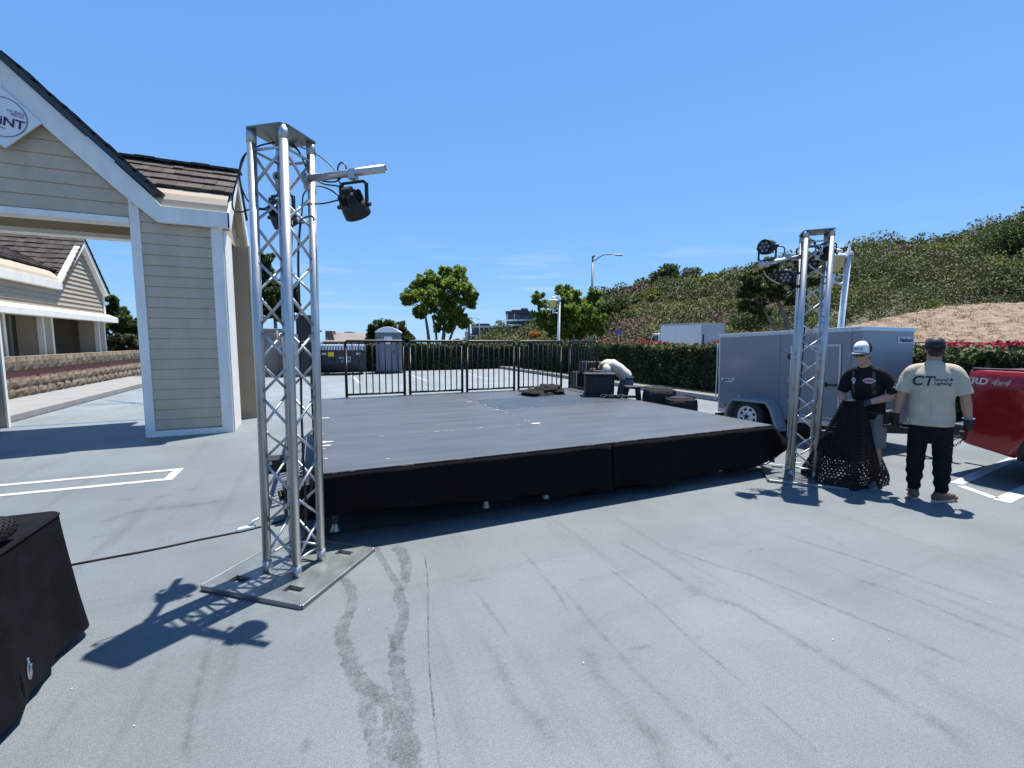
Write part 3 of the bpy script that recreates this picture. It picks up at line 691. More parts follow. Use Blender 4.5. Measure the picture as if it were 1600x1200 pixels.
pt = empty('portable_toilet', 'grey portable toilet with domed white roof by the hedge', 'portable toilet', (3.42, 23.1, 0), R(-14))
PT = mat('toilet_shell', (.15, .165, .20), .5, var=.08, scale=2, bump=.05)
b = MB(); b.box(-.56, .56, -.56, .56, .08, 2.02)
for xx in (-.57, -.42, .40, .55): b.box(xx-.012, xx+.035, -.59, -.555, .1, 2.0)
for yy in (-.4, 0, .4): b.box(.555, .585, yy-.05, yy+.05, .1, 2.0)
b.build('shell', PT, pt, bevel=.02)
b = MB(); b.box(-.66, .66, -.62, .62, 0, .08); b.build('skid', BLACKP, pt)
b = MB(); b.box(-.35, .35, -.595, -.565, .15, 1.9); b.build('door', mat('toilet_door', (.15, .17, .21), .5, var=.06), pt, bevel=.01)
b = MB(); b.box(-.17, .2, -.61, -.596, 1.45, 1.82); b.build('door_notice', mat('white_notice', (.62, .66, .68), .5, var=.1, scale=30), pt)
b = MB(); b.cbox((.27, -.61, 1.05), (.05, .03, .12)); b.build('latch', BLACKP, pt)
b = MB()
ns = 12
prof = [(-.63+1.26*k/ns, 2.02+.28*math.sin(math.pi*k/ns)**.8+.0) for k in range(ns+1)]
b.prism(prof, -.63, .63, lambda u, v, w_: (u, w_, v)); b.build('roof', mat('toilet_roof', (.70, .72, .74), .4, var=.04), pt, bevel=.02)
b = MB(); b.cyl((.4, .35, 2.05), (.4, .35, 2.42), .05); b.build('vent_pipe', PT, pt)

# ------------------------------------------------------------------ hedges
rng = np.random.default_rng(4)
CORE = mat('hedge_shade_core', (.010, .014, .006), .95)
def hedge(name, label, x0, x1, y0, y1, z0, z1, dens, faces, size=.05):
    o = empty(name, label, 'hedge', ((x0+x1)/2, (y0+y1)/2, 0)); ox, oy = (x0+x1)/2, (y0+y1)/2
    b = MB(); b.box(x0-ox+.12, x1-ox-.12, y0-oy+.12, y1-oy-.12, z0, z1-.12); b.build('hedge_shade_box', CORE, o)  # near-black box, its colour standing in for the shade inside the hedge
    P = []
    def face(area, fn):
        n = int(area*dens); a, c, d = rng.random(n), rng.random(n), rng.random(n)**1.6; P.append(fn(a, c, d))
    if '-y' in faces: face((x1-x0)*(z1-z0), lambda a, c, d: np.stack([x0+(x1-x0)*a, y0+.2*d, z0+(z1-z0)*c], 1))
    if '+y' in faces: face((x1-x0)*(z1-z0)*.4, lambda a, c, d: np.stack([x0+(x1-x0)*a, y1-.2*d, z0+(z1-z0)*c], 1))
    if '-x' in faces: face((y1-y0)*(z1-z0), lambda a, c, d: np.stack([x0+.2*d, y0+(y1-y0)*a, z0+(z1-z0)*c], 1))
    if '+x' in faces: face((y1-y0)*(z1-z0)*.4, lambda a, c, d: np.stack([x1-.2*d, y0+(y1-y0)*a, z0+(z1-z0)*c], 1))
    face((x1-x0)*(y1-y0)*1.2, lambda a, c, d: np.stack([x0+(x1-x0)*a, y0+(y1-y0)*c, z1-.16*d], 1))
    c = np.concatenate(P)
    wob = .05*np.sin(c[:, 0]*2.1+c[:, 1]*1.7)+.04*np.sin(c[:, 0]*5.3+c[:, 1]*4.1)+.03*np.sin(c[:, 0]*11+c[:, 1]*9)
    c[:, 2] += wob*(c[:, 2] > z1-.35); c[:, 0] += wob*.6; c[:, 1] += wob*.6
    # sprigs standing proud of the top
    n = int((x1-x0)*(y1-y0)*dens*.12); s = np.stack([x0+(x1-x0)*rng.random(n), y0+(y1-y0)*rng.random(n), z1+.10*rng.random(n)**2], 1)
    c = np.concatenate([c, s]); c -= np.array([ox, oy, 0])
    np_quads('foliage', leaf_quads(rng, c, size*(.6+.8*rng.random(len(c))), .5), G_HEDGE, o); return o
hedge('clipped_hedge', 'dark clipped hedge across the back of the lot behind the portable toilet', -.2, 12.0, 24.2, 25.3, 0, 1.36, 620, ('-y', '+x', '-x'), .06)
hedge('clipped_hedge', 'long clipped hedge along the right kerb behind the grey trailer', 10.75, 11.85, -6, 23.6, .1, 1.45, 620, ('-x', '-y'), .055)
def flowers(label, pts, n, seed):
    r = np.random.default_rng(seed); o = empty('flowering_shrub', label, 'flowering shrub', (pts[0][0], pts[0][1], 0), group='red flowering shrubs along the hedge')
    P = []
    for (x, y, z, rx, ry, rz) in pts: P.append(blob_points(r, (x-pts[0][0], y-pts[0][1], z), (rx, ry, rz), n, .4))
    c = np.concatenate(P); k = r.random(len(c))
    np_quads('blossom', leaf_quads(r, c[k < .72], .038*(.6+.8*r.random((k < .72).sum())), .6, .8), F_RED, o)
    np_quads('foliage', leaf_quads(r, c[k >= .72]-np.array([0, 0, .06]), .06*(.6+.8*r.random((k >= .72).sum())), .5), G_HEDGE, o)
    b = MB(); b.tube([(0, 0, 0), (.05, .03, .7), (0, .1, pts[0][2])], [.05, .04, .02], 6); b.build('stem', BARK, o)
flowers('red bougainvillea low along the hedge top left of the box truck', [(12.3, 12.6+i*.9, 1.38+.05*(i % 3), .45, .6, .22) for i in range(6)], 420, 1)
flowers('red bougainvillea on the hedge behind the railing right of the lamp', [(12.4, 19.2+i*.7, 1.42, .35, .45, .3) for i in range(2)], 420, 2)
flowers('red bougainvillea between the box truck and the trailer', [(12.5, 8.4+i*.8, 1.42+.05*(i % 2), .45, .55, .24) for i in range(4)], 420, 3)
flowers('red bougainvillea on the hedge top behind the man in the tan shirt', [(12.35, -3.5+i*.75, 1.45+.06*((i*7) % 4)/3, .5, .55, .15) for i in range(12)], 800, 4)

# ------------------------------------------------------------------ hill
cols = [  # px, ridge_py, ridge_dep, base_dep, base_py
    (640, 545, 190, 110, 552), (690, 540, 180, 100, 550), (735, 534, 170, 90, 549), (760, 521, 165, 82, 549), (800, 513, 150, 75, 549), (830, 503, 140, 68, 549), (870, 489, 125, 60, 550),
    (905, 472, 112, 54, 550), (940, 459, 100, 49, 551), (985, 447, 95, 44, 552), (1000, 440, 92, 42, 552), (1040, 430, 88, 38.5, 553), (1085, 432, 86, 36, 553), (1110, 431, 85, 35, 553),
    (1150, 424, 82, 33, 554), (1200, 411, 78, 31, 555), (1260, 400, 75, 29, 552), (1330, 390, 72, 27.5, 535), (1380, 384, 70, 27, 512), (1450, 381, 66, 27, 495), (1500, 372, 62, 27, 487),
    (1540, 360, 58, 27, 484), (1570, 352, 55, 27, 482), (1600, 346, 52, 27, 482), (1680, 332, 48, 26, 480), (1800, 318, 44, 24, 480), (2000, 300, 40, 22, 480), (2400, 290, 36, 20, 500)]
CA = np.array(cols, float); CA[:, 1] += np.interp(CA[:, 0], [700, 900, 1000, 1600], [3, 6, 10, 9])
def hcol(px): return [np.interp(px, CA[:, 0], CA[:, k]) for k in range(1, 5)]
def hill_pt(px, t, noise=True):
    ry, rd, bd, by = hcol(px)
    zb = D(px, by, bd).z; zr = D(px, ry, rd).z
    if t <= 1:
        dep = bd+(rd-bd)*t; z = zb+(zr-zb)*t**.92
        if noise: z += .35*math.sin(px*.045+t*9)*math.sin(t*math.pi)+.2*math.sin(px*.11-t*17)*math.sin(t*math.pi)
    else:
        dep = rd*(1+(t-1)*.9); z = zr-(t-1)*(zr-zb)*1.2
    p = D(px, 536, dep); p.z = z; return p
pxs = list(np.arange(640, 1620, 14))+list(np.arange(1620, 2401, 60)); ts = list(np.linspace(0, 1, 26))+[1.1, 1.3, 1.7]
b = MB(); b.grid(lambda i, j: hill_pt(pxs[i], ts[j]), len(pxs), len(ts))
tag(b.build('hill', mat('brushy_slope_earth', (.075, .074, .038), .95, var=.3, scale=.3, bump=.3, bscale=6)), kind='structure')
# pale graded dirt bank in front of it, right
bank = np.array([(1270, 548, 21), (1300, 518, 22), (1330, 508, 23), (1400, 493, 24.5), (1470, 479, 26), (1540, 474, 26.5), (1600, 473, 26.5), (1800, 470, 25), (2200, 470, 22)], float)
def bank_pt(px, t):
    ty, td = np.interp(px, bank[:, 0], bank[:, 1]), np.interp(px, bank[:, 0], bank[:, 2]); d0 = 17.6
    zt = D(px, ty, td).z; z0 = min(D(px, 545, d0).z, zt)
    if t <= 1: dep = d0+(td-d0)*t; z = z0+(zt-z0)*t**.85+.05*math.sin(px*.09+t*11)*math.sin(math.pi*t)+.03*math.sin(px*.21-t*25)
    else: dep = td+(t-1)*8; z = zt-(t-1)*1.0
    p = D(px, 536, dep); p.z = z; return p
bp_ = list(np.arange(1270, 1800, 10))+list(np.arange(1800, 2201, 40)); bt = list(np.linspace(0, 1, 22))+[1.15, 1.4]
b = MB(); b.grid(lambda i, j: bank_pt(bp_[i], bt[j]), len(bp_), len(bt)); tag(b.build('dirt_bank', DIRT), kind='structure')
# low wall at the toe of the bank with a rail
lw = empty('low_wall', 'low pale concrete wall with a thin rail at the foot of the dirt bank', 'wall', (0, 0, 0))
A_, B_ = D(1395, 541, 17.4), D(1800, 541, 16.6)
A_.z = B_.z = 0
b = MB(); b.bar(A_+Vector((0, 0, .72)), B_+Vector((0, 0, .72)), .25, 1.50); b.build('wall_face', CONC, lw, bevel=.02)
b = MB(); b.bar(A_+Vector((0, 0, 1.60)), B_+Vector((0, 0, 1.60)), .05, .04)
for k in range(12):
    p = A_.lerp(B_, k/11); b.bar(p+Vector((0, 0, 1.45)), p+Vector((0, 0, 1.6)), .03, .03, (1, 0, 0))
b.build('rail', BLACK, lw)

# brush cover on the hill: leaf clumps, too many to count
r = np.random.default_rng(21)
groups = {'g': [], 'o': [], 'd': [], 'l': []}
def rnd_hill(n, pr, tr):
    return [(r.uniform(*pr), r.uniform(*tr)**1.0) for _ in range(n)]
def add_bush(p, rad, dep, kind, squash=.7):
    n = int(np.clip(rad*rad*170, 80, 520)); s = .0024*dep
    c = blob_points(r, (p.x, p.y, p.z+rad*squash*.35), (rad, rad, rad*squash), n, .33)
    groups[kind].append(leaf_quads(r, c, s*(.55+.9*r.random(n)), .7))
for px, t in rnd_hill(4000, (700, 1760), (0.0, 1.0)):
    p = hill_pt(px, t); dep = (p-Vector((0, 0, EYE))).dot(AXF)
    nz_ = math.sin(px*.021+t*7.0)+.8*math.sin(px*.047-t*11+1.3)+.6*math.sin(px*.013+2.0)+r.normal()*.30; n2_ = math.sin(px*.031-t*9+.4)+.9*math.sin(px*.083+t*19)+r.normal()*.35
    if px > 1250:
        if t < .06 and px < 1330: continue
        kind = 'd' if (t > .78 and px < 1450) or nz_ > 1.6 else ('g' if nz_ > -1.0 else 'o')
    else:
        kind = 'd' if (t < .28 and nz_ > -.6 and px > 940) or nz_ > 1.5 else ('g' if nz_ > .0 else 'o')
    if n2_ > 1.25 and kind != 'd': kind = 'l'
    add_bush(p, r.uniform(.5, 1.25)*(dep/60)**.45, dep, kind, r.uniform(.5, .9))
for px, t in rnd_hill(230, (720, 1700), (0.02, .97)):   # larger rounded shrubs standing out of the cover
    p = hill_pt(px, t); dep = (p-Vector((0, 0, EYE))).dot(AXF)
    add_bush(p, r.uniform(1.3, 2.6)*(dep/70)**.5, dep, 'g' if r.random() < .7 else ('l' if r.random() < .5 else 'o'), r.uniform(.75, 1.0))
for px, t in rnd_hill(420, (700, 1760), (.95, 1.02)):
    p = hill_pt(px, t); dep = (p-Vector((0, 0, EYE))).dot(AXF); add_bush(p, r.uniform(.4, 1.3)*(1.7 if r.random() < .12 else 1), dep, 'g' if r.random() < .6 else 'o', r.uniform(.6, 1.1))
for kind, nm, mm in (('g', 'green_brush', G_SCRUB), ('o', 'olive_brush', G_OLIVE), ('d', 'dry_brush', G_DRY), ('l', 'lime_brush', G_LIME)):
    o = np_quads(nm, np.concatenate(groups[kind]), mm); tag(o, kind='stuff')
    tag(o, {'g': 'dark green brush covering the hillside', 'o': 'yellowish olive brush covering the hillside', 'd': 'dry brown brush patches on the hillside', 'l': 'bright yellow-green brush patches on the hillside'}[kind], 'brush')
# dry weed tufts on the bank
c = []
for _ in range(700):
    px, t = r.uniform(1285, 1700), r.uniform(.02, 1); p = bank_pt(px, t); k_ = r.uniform(.15, .6)
    c.append(blob_points(r, (p.x, p.y, p.z+.02), (k_, k_, .05), 22, .6))
c = np.concatenate(c); o = np_quads('dry_weeds', leaf_quads(r, c, .036*(.5+r.random(len(c))), .5, .3), leafmat('straw_weed', [(.10, .075, .045), (.19, .14, .085), (.27, .21, .13)], .3, .5, .6)); tag(o, 'dry weeds scattered over the pale dirt bank', 'weeds', kind='stuff')
# shrubs one can single out on the hill
def shrub(label, px, py, dep, rx, rz, m, n=700, name='shrub', seed=0, zdown=1.0):
    q = np.random.default_rng(seed+int(px)); p = D(px, py, dep); o = empty(name, label, 'shrub', (p.x, p.y, p.z-rz*zdown))
    P = []
    for k in range(9):
        a = q.normal(size=3)*.45; P.append(blob_points(q, (a[0]*rx, a[1]*rx, rz*zdown+a[2]*rz*.7), (rx*.55, rx*.55, rz*.55), n//4, .4))
    c_ = np.concatenate(P); c_[:, 2] = np.maximum(c_[:, 2], 0.02)
    np_quads('foliage', leaf_quads(q, c_, .0030*dep*(.6+.8*q.random(len(c_))), .6), m, o)
    b = MB()
    for k in range(4):
        a = k*1.6; b.tube([(0, 0, -.3), (.2*rx*math.cos(a), .2*rx*math.sin(a), rz*.5), (.45*rx*math.cos(a), .45*rx*math.sin(a), rz*1.0)], [.07, .05, .02], 5)
    b.build('branches', BARK, o); return o
shrub('big rounded dark shrub on the ridge left of the lamp', 1043, 432, 84, 3.6, 1.7, G_DARK, 1500)
shrub('yellow-green shrub on the slope below the ridge shrub', 1075, 447, 75, 2.2, 1.7, G_LIME, 700)
shrub('dark shrub on the slope right of the street light', 955, 480, 60, 2.2, 1.8, G_DARK, 1200)
shrub('dark shrub behind the box truck cab', 1000, 470, 70, 2.4, 1.2, G_DARK, 900)
shrub('large dark shrub on the skyline at the right edge', 1592, 380, 38, 2.9, 2.5, G_DARK, 2600)
shrub('tall sprigged shrub on the skyline left of the right-edge shrub', 1545, 384, 41, 1.5, 1.9, G_DARK, 1200)
shrub('dark shrub at the top of the dirt bank', 1530, 452, 31, 2.0, 1.0, G_DARK, 900)
shrub('dark shrub overhanging the cut in the bank at the right edge', 1590, 440, 30, 1.7, 1.1, G_SCRUB, 900)
shrub('broad green shrub behind the lamp post', 1390, 480, 34, 2.6, 1.4, G_SCRUB, 1200)
shrub('dark bush behind the grey trailer', 1180, 500, 24, 1.3, .9, G_DARK, 900)
shrub('orange-flowered shrub at the foot of the far slope', 833, 522, 60, .8, .6, leafmat('orange_leaf', [(.25, .08, .02), (.45, .16, .04), (.15, .10, .04)]), 260)

# ------------------------------------------------------------------ trees
def tree(name, label, base_px, base_dep, lobes, m, stems, dens=1.0, leaf=.0038, seed=1, group=None, bark=BARK, base_z=None, fill=1.0):
    """lobes: (px, py, r_px, ddep); built about a real base point with depth"""
    q = np.random.default_rng(seed); bp0 = D(base_px[0], base_px[1], base_dep)
    if base_z is not None: bp0.z = base_z
    o = empty(name, label, 'tree', tuple(bp0), group=group); P = []; cs = []
    for (px, py, rp, dd) in lobes:
        dep = base_dep+dd; c = D(px, py, dep)-bp0; rr = rp/FPX*dep*1.12; cs.append((c, rr))
        nk = max(9, int(44*rr*dens))
        for k in range(nk):
            d = q.normal(size=3); d /= np.linalg.norm(d); e_ = np.array(c)+d*rr*q.random()**.5*.95; rc = rr*q.uniform(.20, .42)
            P.append(blob_points(q, e_, (rc, rc, rc*.85), int(64*fill), .5))
    pts = np.concatenate(P); np_quads('crown', leaf_quads(q, pts, .85*leaf*base_dep*(.55+.9*q.random(len(pts))), .45), m, o)
    b = MB()
    for st in stems:   # list of (px,py,ddep,r)
        sp = spline([D(a, e_, base_dep+dd)-bp0 for a, e_, dd, _ in st], 5); rs_ = np.interp(np.linspace(0, 1, len(sp)), np.linspace(0, 1, len(st)), [w_[3] for w_ in st])
        sp[0].z = min(sp[0].z, 0); b.tube(sp, list(rs_), 8)
    for (c, rr) in cs:  # limbs into every lobe
        st = min(stems, key=lambda s_: (D(s_[-1][0], s_[-1][1], base_dep+s_[-1][2])-bp0-c).length); a = D(st[-1][0], st[-1][1], base_dep+st[-1][2])-bp0
        mid = a.lerp(c, .5)+Vector((0, 0, rr*.15)); b.tube(spline([a, mid, c+Vector((0, 0, rr*.4))], 4), list(np.linspace(st[-1][3]*.8, .012, 9)), 6)
    b.build('trunk', bark, o); return o
tree('leafy_tree', 'bright green multi-stemmed tree behind the railing right of the portable toilet', (685, 548), 27,
     [(648, 455, 15, 0), (640, 468, 12, -.6), (632, 466, 6, 0), (668, 440, 17, .4), (672, 468, 20, -.8), (690, 450, 20, 0), (700, 432, 14, .6), (717, 430, 13, 0), (718, 452, 20, -.4), (700, 478, 18, .5), (712, 492, 16, 0), (690, 497, 11, -.5), (733, 470, 12, .3), (741, 460, 6, 0), (722, 505, 10, 0), (655, 487, 10, 0), (703, 512, 9, .3), (683, 512, 7, 0)],
     G_SYC, [[(672, 548, 0, .11), (668, 515, 0, .09), (664, 490, 0, .06)], [(690, 548, .2, .13), (694, 515, .2, .11), (692, 480, .2, .08)], [(683, 548, -.2, .08), (681, 520, -.2, .07), (676, 497, -.2, .05)], [(697, 548, 0, .09), (706, 522, 0, .07), (716, 500, 0, .05)]], seed=3, base_z=0)
tree('leafy_tree', 'bright green tree with spreading crown behind the lamp in front of the hill', (900, 552), 24.5,
     [(842, 462, 9, 0), (846, 476, 9, .3), (838, 470, 6, 0), (845, 492, 12, 0), (878, 456, 13, 0), (878, 478, 19, -.3), (870, 500, 17, 0), (893, 465, 15, .4), (905, 490, 22, 0), (928, 460, 11, 0), (925, 480, 17, .3), (930, 500, 14, 0), (890, 515, 16, 0), (862, 515, 12, .4), (915, 520, 13, .2), (845, 505, 11, 0), (935, 515, 9, 0)],
     G_SYC, [[(895, 552, 0, .12), (896, 525, 0, .1), (888, 500, 0, .07)], [(903, 552, .1, .1), (915, 522, .1, .08), (925, 497, 0, .05)], [(892, 552, .1, .07), (880, 528, 0, .06), (862, 500, 0, .04)]], seed=8, base_z=0)
tree('leafy_tree', 'green tree behind the block enclosure seen through the truss tower', (430, 560), 29,
     [(415, 405, 11, 0), (412, 425, 14, .4), (425, 440, 16, 0), (410, 455, 15, 0), (435, 465, 17, -.4), (452, 455, 11, 0), (458, 475, 13, .3), (425, 485, 16, 0), (445, 490, 13, 0), (405, 478, 12, 0), (402, 400, 8, 0)],
     G_DARK, [[(430, 560, 0, .14), (431, 520, 0, .11), (428, 480, 0, .08)]], seed=12, base_z=0)
tree('leafy_tree', 'dark green tree right of the far pavilion above the block wall', (195, 590), 27,
     [(178, 472, 10, 0), (172, 485, 11, 0), (185, 495, 15, .3), (200, 505, 14, 0), (210, 515, 11, 0), (178, 512, 14, -.3), (195, 525, 14, 0), (222, 512, 12, 0), (230, 530, 14, 0)],
     G_DARK, [[(195, 590, 0, .13), (193, 550, 0, .1), (192, 520, 0, .07)]], seed=14, base_z=0)
tree('spreading_tree', 'wide dark tree behind the far pavilion under the leafy tree', (190, 600), 24,
     [(175, 538, 12, 0), (190, 532, 13, 0), (208, 535, 13, 0), (222, 540, 12, 0), (182, 550, 9, 0), (205, 548, 9, 0)],
     leafmat('purple_dark_leaf', [(.03, .03, .016), (.07, .075, .03), (.12, .11, .05)]), [[(192, 600, 0, .1), (185, 565, 0, .08), (180, 548, 0, .05)], [(194, 600, 0, .1), (203, 565, 0, .08), (210, 545, 0, .05)]], seed=15, base_z=0)
tree('leafy_tree', 'dark tree seen between the columns of the far pavilion', (55, 610), 26,
     [(30, 525, 14, 0), (48, 512, 16, 0), (68, 515, 16, 0), (85, 525, 15, 0), (45, 540, 16, 0), (70, 542, 16, 0), (105, 520, 14, 0), (125, 530, 14, 0)],
     G_DARK, [[(55, 610, 0, .13), (58, 570, 0, .1), (60, 540, 0, .07)]], seed=16, base_z=0)
tree('leafy_tree', 'dark evergreen tree with bare lower limbs behind the right truss tower', (1232, 560), 20,
     [(1165, 440, 13, 0), (1180, 428, 12, .3), (1200, 420, 14, 0), (1165, 460, 14, 0), (1190, 448, 16, -.3), (1215, 438, 16, 0), (1235, 425, 13, 0), (1245, 445, 14, .4), (1210, 460, 14, 0), (1180, 475, 13, .2), (1240, 468, 12, 0), (1270, 440, 14, 0), (1290, 425, 9, 0), (1195, 488, 12, .5), (1160, 480, 8, 0)],
     leafmat('glossy_dark_leaf', [(.016, .030, .010), (.05, .075, .02), (.12, .13, .035), (.30, .25, .10)]), [[(1235, 560, 0, .14), (1229, 505, 0, .11), (1215, 470, 0, .07)], [(1230, 560, 0, .1), (1212, 515, 0, .07), (1190, 480, 0, .04)]], seed=17, base_z=0)
tree('round_shrub_tree', 'round dome-shaped dark shrub behind the portable toilet', (607, 555), 31,
     [(607, 515, 17, 0), (592, 518, 15, 0), (622, 519, 15, 0), (580, 528, 10, 0), (634, 530, 11, 0), (607, 527, 17, 0), (645, 537, 7, 0), (655, 541, 5, 0)],
     G_DARK, [[(607, 555, 0, .12), (607, 540, 0, .1), (606, 530, 0, .06)]], seed=19, base_z=0, fill=1.4, dens=1.4)
tree('low_bush', 'pale bush above the right end of the block wall', (205, 565), 24.2,
     [(195, 548, 6, 0), (208, 546, 6, 0), (220, 547, 6, 0)], G_HEDGE, [[(205, 566, 0, .05), (206, 556, 0, .04), (207, 550, 0, .03)]], seed=23, base_z=0)
def palm(label, px, py_top, py_base, dep, fr):
    bp0 = D(px, py_base, dep); top = D(px, py_top, dep)-bp0; o = empty('palm_tree', label, 'palm tree', tuple(bp0)); b = MB()
    b.tube(spline([(0, 0, -6), top*.5+Vector((.1, 0, 0)), top], 4), list(np.linspace(.28, .18, 9)), 8); b.build('trunk', BARK, o)
    b = MB(); q = random.Random(int(px))
    for k in range(26):
        a = q.uniform(0, 6.283); el = q.uniform(-.4, 1.1); l = fr*q.uniform(.8, 1.1); d = Vector((math.cos(a)*math.cos(el), math.sin(a)*math.cos(el), math.sin(el)))
        s = Vector((-d.y, d.x, 0)).normalized(); n_ = 7; L_ = []
        for i in range(n_):
            t = i/(n_-1); c = top+d*l*t+Vector((0, 0, -l*.75*t*t)); w_ = fr*.13*math.sin(math.pi*(.12+.86*t)); L_ += [c-s*w_-Vector((0, 0, w_*.5)), c, c+s*w_-Vector((0, 0, w_*.5))]
        b.add(L_, [(i*3+j, i*3+j+1, i*3+j+4, i*3+j+3) for i in range(n_-1) for j in (0, 1)])
    b.build('fronds', G_DARK, o, fix=False)
palm('tall palm on the far skyline right of the leafy tree', 732, 499, 535, 90, 2.2)
palm('short palm left of the hilltop house', 781, 502, 520, 120, 2.0)

# ------------------------------------------------------------------ houses far behind
HGREY = mat('house_grey_blue', (.10, .125, .15), .7, var=.1); HW = mat('house_white', (.62, .63, .63), .6, var=.06); HROOF = mat('house_dark_roof', (.055, .06, .07), .8, var=.2); GRN = mat('green_canopy', (.06, .16, .14), .6)
def pbox(b, px0, px1, py0, py1, dep, thick):
    A0, A1 = D(px0, py0, dep), D(px1, py1, dep); l = D(px1, py0, dep)-D(px0, py0, dep); x = Vector((l.x, l.y, 0)); ln = x.length; x.normalize(); y = Vector((-x.y, x.x, 0))
    m = Matrix((x, y, Vector((0, 0, 1)))).transposed().to_4x4(); m.translation = Vector((A0.x, A0.y, 0)); return b.box(0, ln, 0, thick, A1.z, A0.z, m)
h1 = empty('far_house', 'grey-blue house with dark roof beside the far palm', 'house', (0, 0, 0))
b = MB(); pbox(b, 737, 800, 511, 545, 118, 9); b.build('wall', HGREY, h1)
b = MB(); pbox(b, 736, 772, 509, 512, 117.6, 10); pbox(b, 772, 802, 508, 510.5, 117.6, 10); b.build('roof_fascia', HW, h1)
b = MB(); pbox(b, 738, 765, 507, 509, 118, 9); pbox(b, 744, 764, 505.5, 507.2, 119, 7); b.build('roof', HROOF, h1)
b = MB(); pbox(b, 735, 752, 524, 525.5, 117.3, 1); b.build('balcony', HW, h1)
b = MB(); pbox(b, 739, 746, 513, 523, 117.8, .3); pbox(b, 753, 762, 514, 523, 117.8, .3); b.build('window', GLASSD, h1)
h2 = empty('far_house', 'white balconied house with green canopy on the far hilltop', 'house', (0, 0, 0))
b = MB(); pbox(b, 791, 838, 490, 520, 125, 10); b.build('wall', HGREY, h2)
b = MB(); pbox(b, 789, 830, 499, 501.5, 123.6, 2); pbox(b, 785, 815, 507, 509, 123.2, 2); b.build('balcony', HW, h2)
b = MB(); pbox(b, 790, 832, 486, 490, 124, 11); pbox(b, 799, 826, 484, 486.2, 124.5, 9); b.build('roof', HROOF, h2)
b = MB(); pbox(b, 814, 825, 481, 484.5, 125, 3); b.build('canopy', GRN, h2, bevel=.2)
b = MB(); pbox(b, 797, 803, 491, 498, 124.7, .3); pbox(b, 806, 814, 491, 498, 124.7, .3); b.build('window', GLASSD, h2)
b = MB(); pbox(b, 792, 793.2, 490, 500, 123.7, .25); pbox(b, 803.5, 804.5, 490, 500, 123.7, .25); b.build('post', HW, h2)
h3 = empty('far_house', 'brown gabled house roof behind the dumpster', 'house', (0, 0, 0))
b = MB(); pbox(b, 505, 582, 533, 562, 58, 8); b.build('wall', mat('house_brown', (.16, .12, .09), .9, var=.15), h3)
A0, A1, A2 = D(504, 535, 57), D(583, 535, 57), D(522, 521, 62); A3 = D(586, 522, 63); b = MB()
b.add([A0, A1, A3, A2], [(0, 1, 2, 3)]); b.build('roof', mat('house_tan_roof', (.20, .165, .14), .9, var=.15, scale=.6), h3, solid=.25)
b = MB(); b.add([D(504, 534.5, 58), D(524, 534.5, 58.0), D(520, 521.2, 58.0)], [(0, 1, 2)]); b.build('gable', MATS['house_brown'], h3, solid=.2)
b = MB(); pbox(b, 508, 519, 517, 530, 60, 1.2); pbox(b, 538, 550, 518.5, 528, 63, 1.2); b.build('chimney', MATS['house_brown'], h3)
h4 = empty('low_house', 'white building glimpsed behind the far pavilion columns', 'house', (0, 0, 0))
b = MB(); pbox(b, 12, 60, 526, 580, 42, 6); b.build('wall', HW, h4)
b = MB(); pbox(b, 10, 62, 522, 527, 41.5, 7); b.build('roof', HROOF, h4)

# ------------------------------------------------------------------ lamps and signs along the hedge
POLE = mat('white_lamp_pole', (.62, .66, .70), .5, var=.06, scale=3); AMBER = mat('amber_lamp_globe', (.62, .46, .20), .35, var=.08)
STEEL = mat('grey_steel_pole', (.22, .23, .24), .5, .3, var=.12)
def ped_lamp(label, base, h, lean, rz=0):
    o = empty('lamp_post', label, 'lamp post', base, rz, group='white lantern lamp posts'); o.rotation_euler = (0, lean, rz)
    b = MB(); b.tube([(0, 0, 0), (0, 0, .5), (0, 0, h)], [.085, .072, .060], 14); b.lathe([(.16, 0), (.16, .2), (.11, .28)], 16); b.lathe([(.09, h-.02), (.09, h+.05), (.03, h+.1), (.02, h+.22), (0, h+.26)], 14); b.build('pole', POLE, o)
    b = MB(); b.tube(spline([(0, 0, h-.62), (-.12, 0, h-.68), (-.28, 0, h-.62)], 5), .03, 8); b.tube(spline([(0, 0, h-.52), (-.12, 0, h-.46), (-.2, 0, h-.56)], 5), .018, 6)
    b.cyl((-.30, 0, h-.70), (-.30, 0, h-.42), .045, .06); b.build('bracket', POLE, o)
    m = Matrix.Translation((-.30, 0, h-.42)); b = MB(); b.lathe([(.10, 0), (.14, .08), (.185, .22), (.20, .33)], 20, m); b.build('lamp_globe', AMBER, o)
    b = MB(); b.lathe([(.0, .33), (.26, .33), (.27, .35), (.24, .39), (.16, .43), (.11, .46), (.11, .485), (.15, .485), (.13, .52), (.06, .55), (.0, .57)], 20, m); b.build('lamp_cap', POLE, o)
    return o
pB = D(1311, 510, 10.6); pT = D(1322, 388, 10.6)
ped_lamp('white lantern lamp post rising behind the grey trailer', (pB.x-.02, pB.y+.02, 0), 3.66, R(2.0), R(-30))
pC = D(872, 545, 22.6)
ped_lamp('white lantern lamp post before the leafy tree at the hedge', (pC.x, pC.y, 0), 3.72, R(.5), R(-22))
st = empty('street_light', 'tall cobra-head street light with a bird on top beyond the hedge', 'street light', tuple(D(924, 552, 36).xy)+(0,)); bz = Vector((*D(924, 552, 36).xy, 0))
b = MB(); tp = D(926, 404, 36)-bz; b.tube([(0, 0, 0), tp*.5, tp], [.14, .11, .08], 10); b.build('pole', STEEL, st)
b = MB(); b.tube(spline([tp-Vector((0, 0, .25)), D(932, 405, 36)-bz, D(943, 398.5, 35.8)-bz, D(958, 397, 35.6)-bz], 6), .045, 8); b.build('arm', STEEL, st)
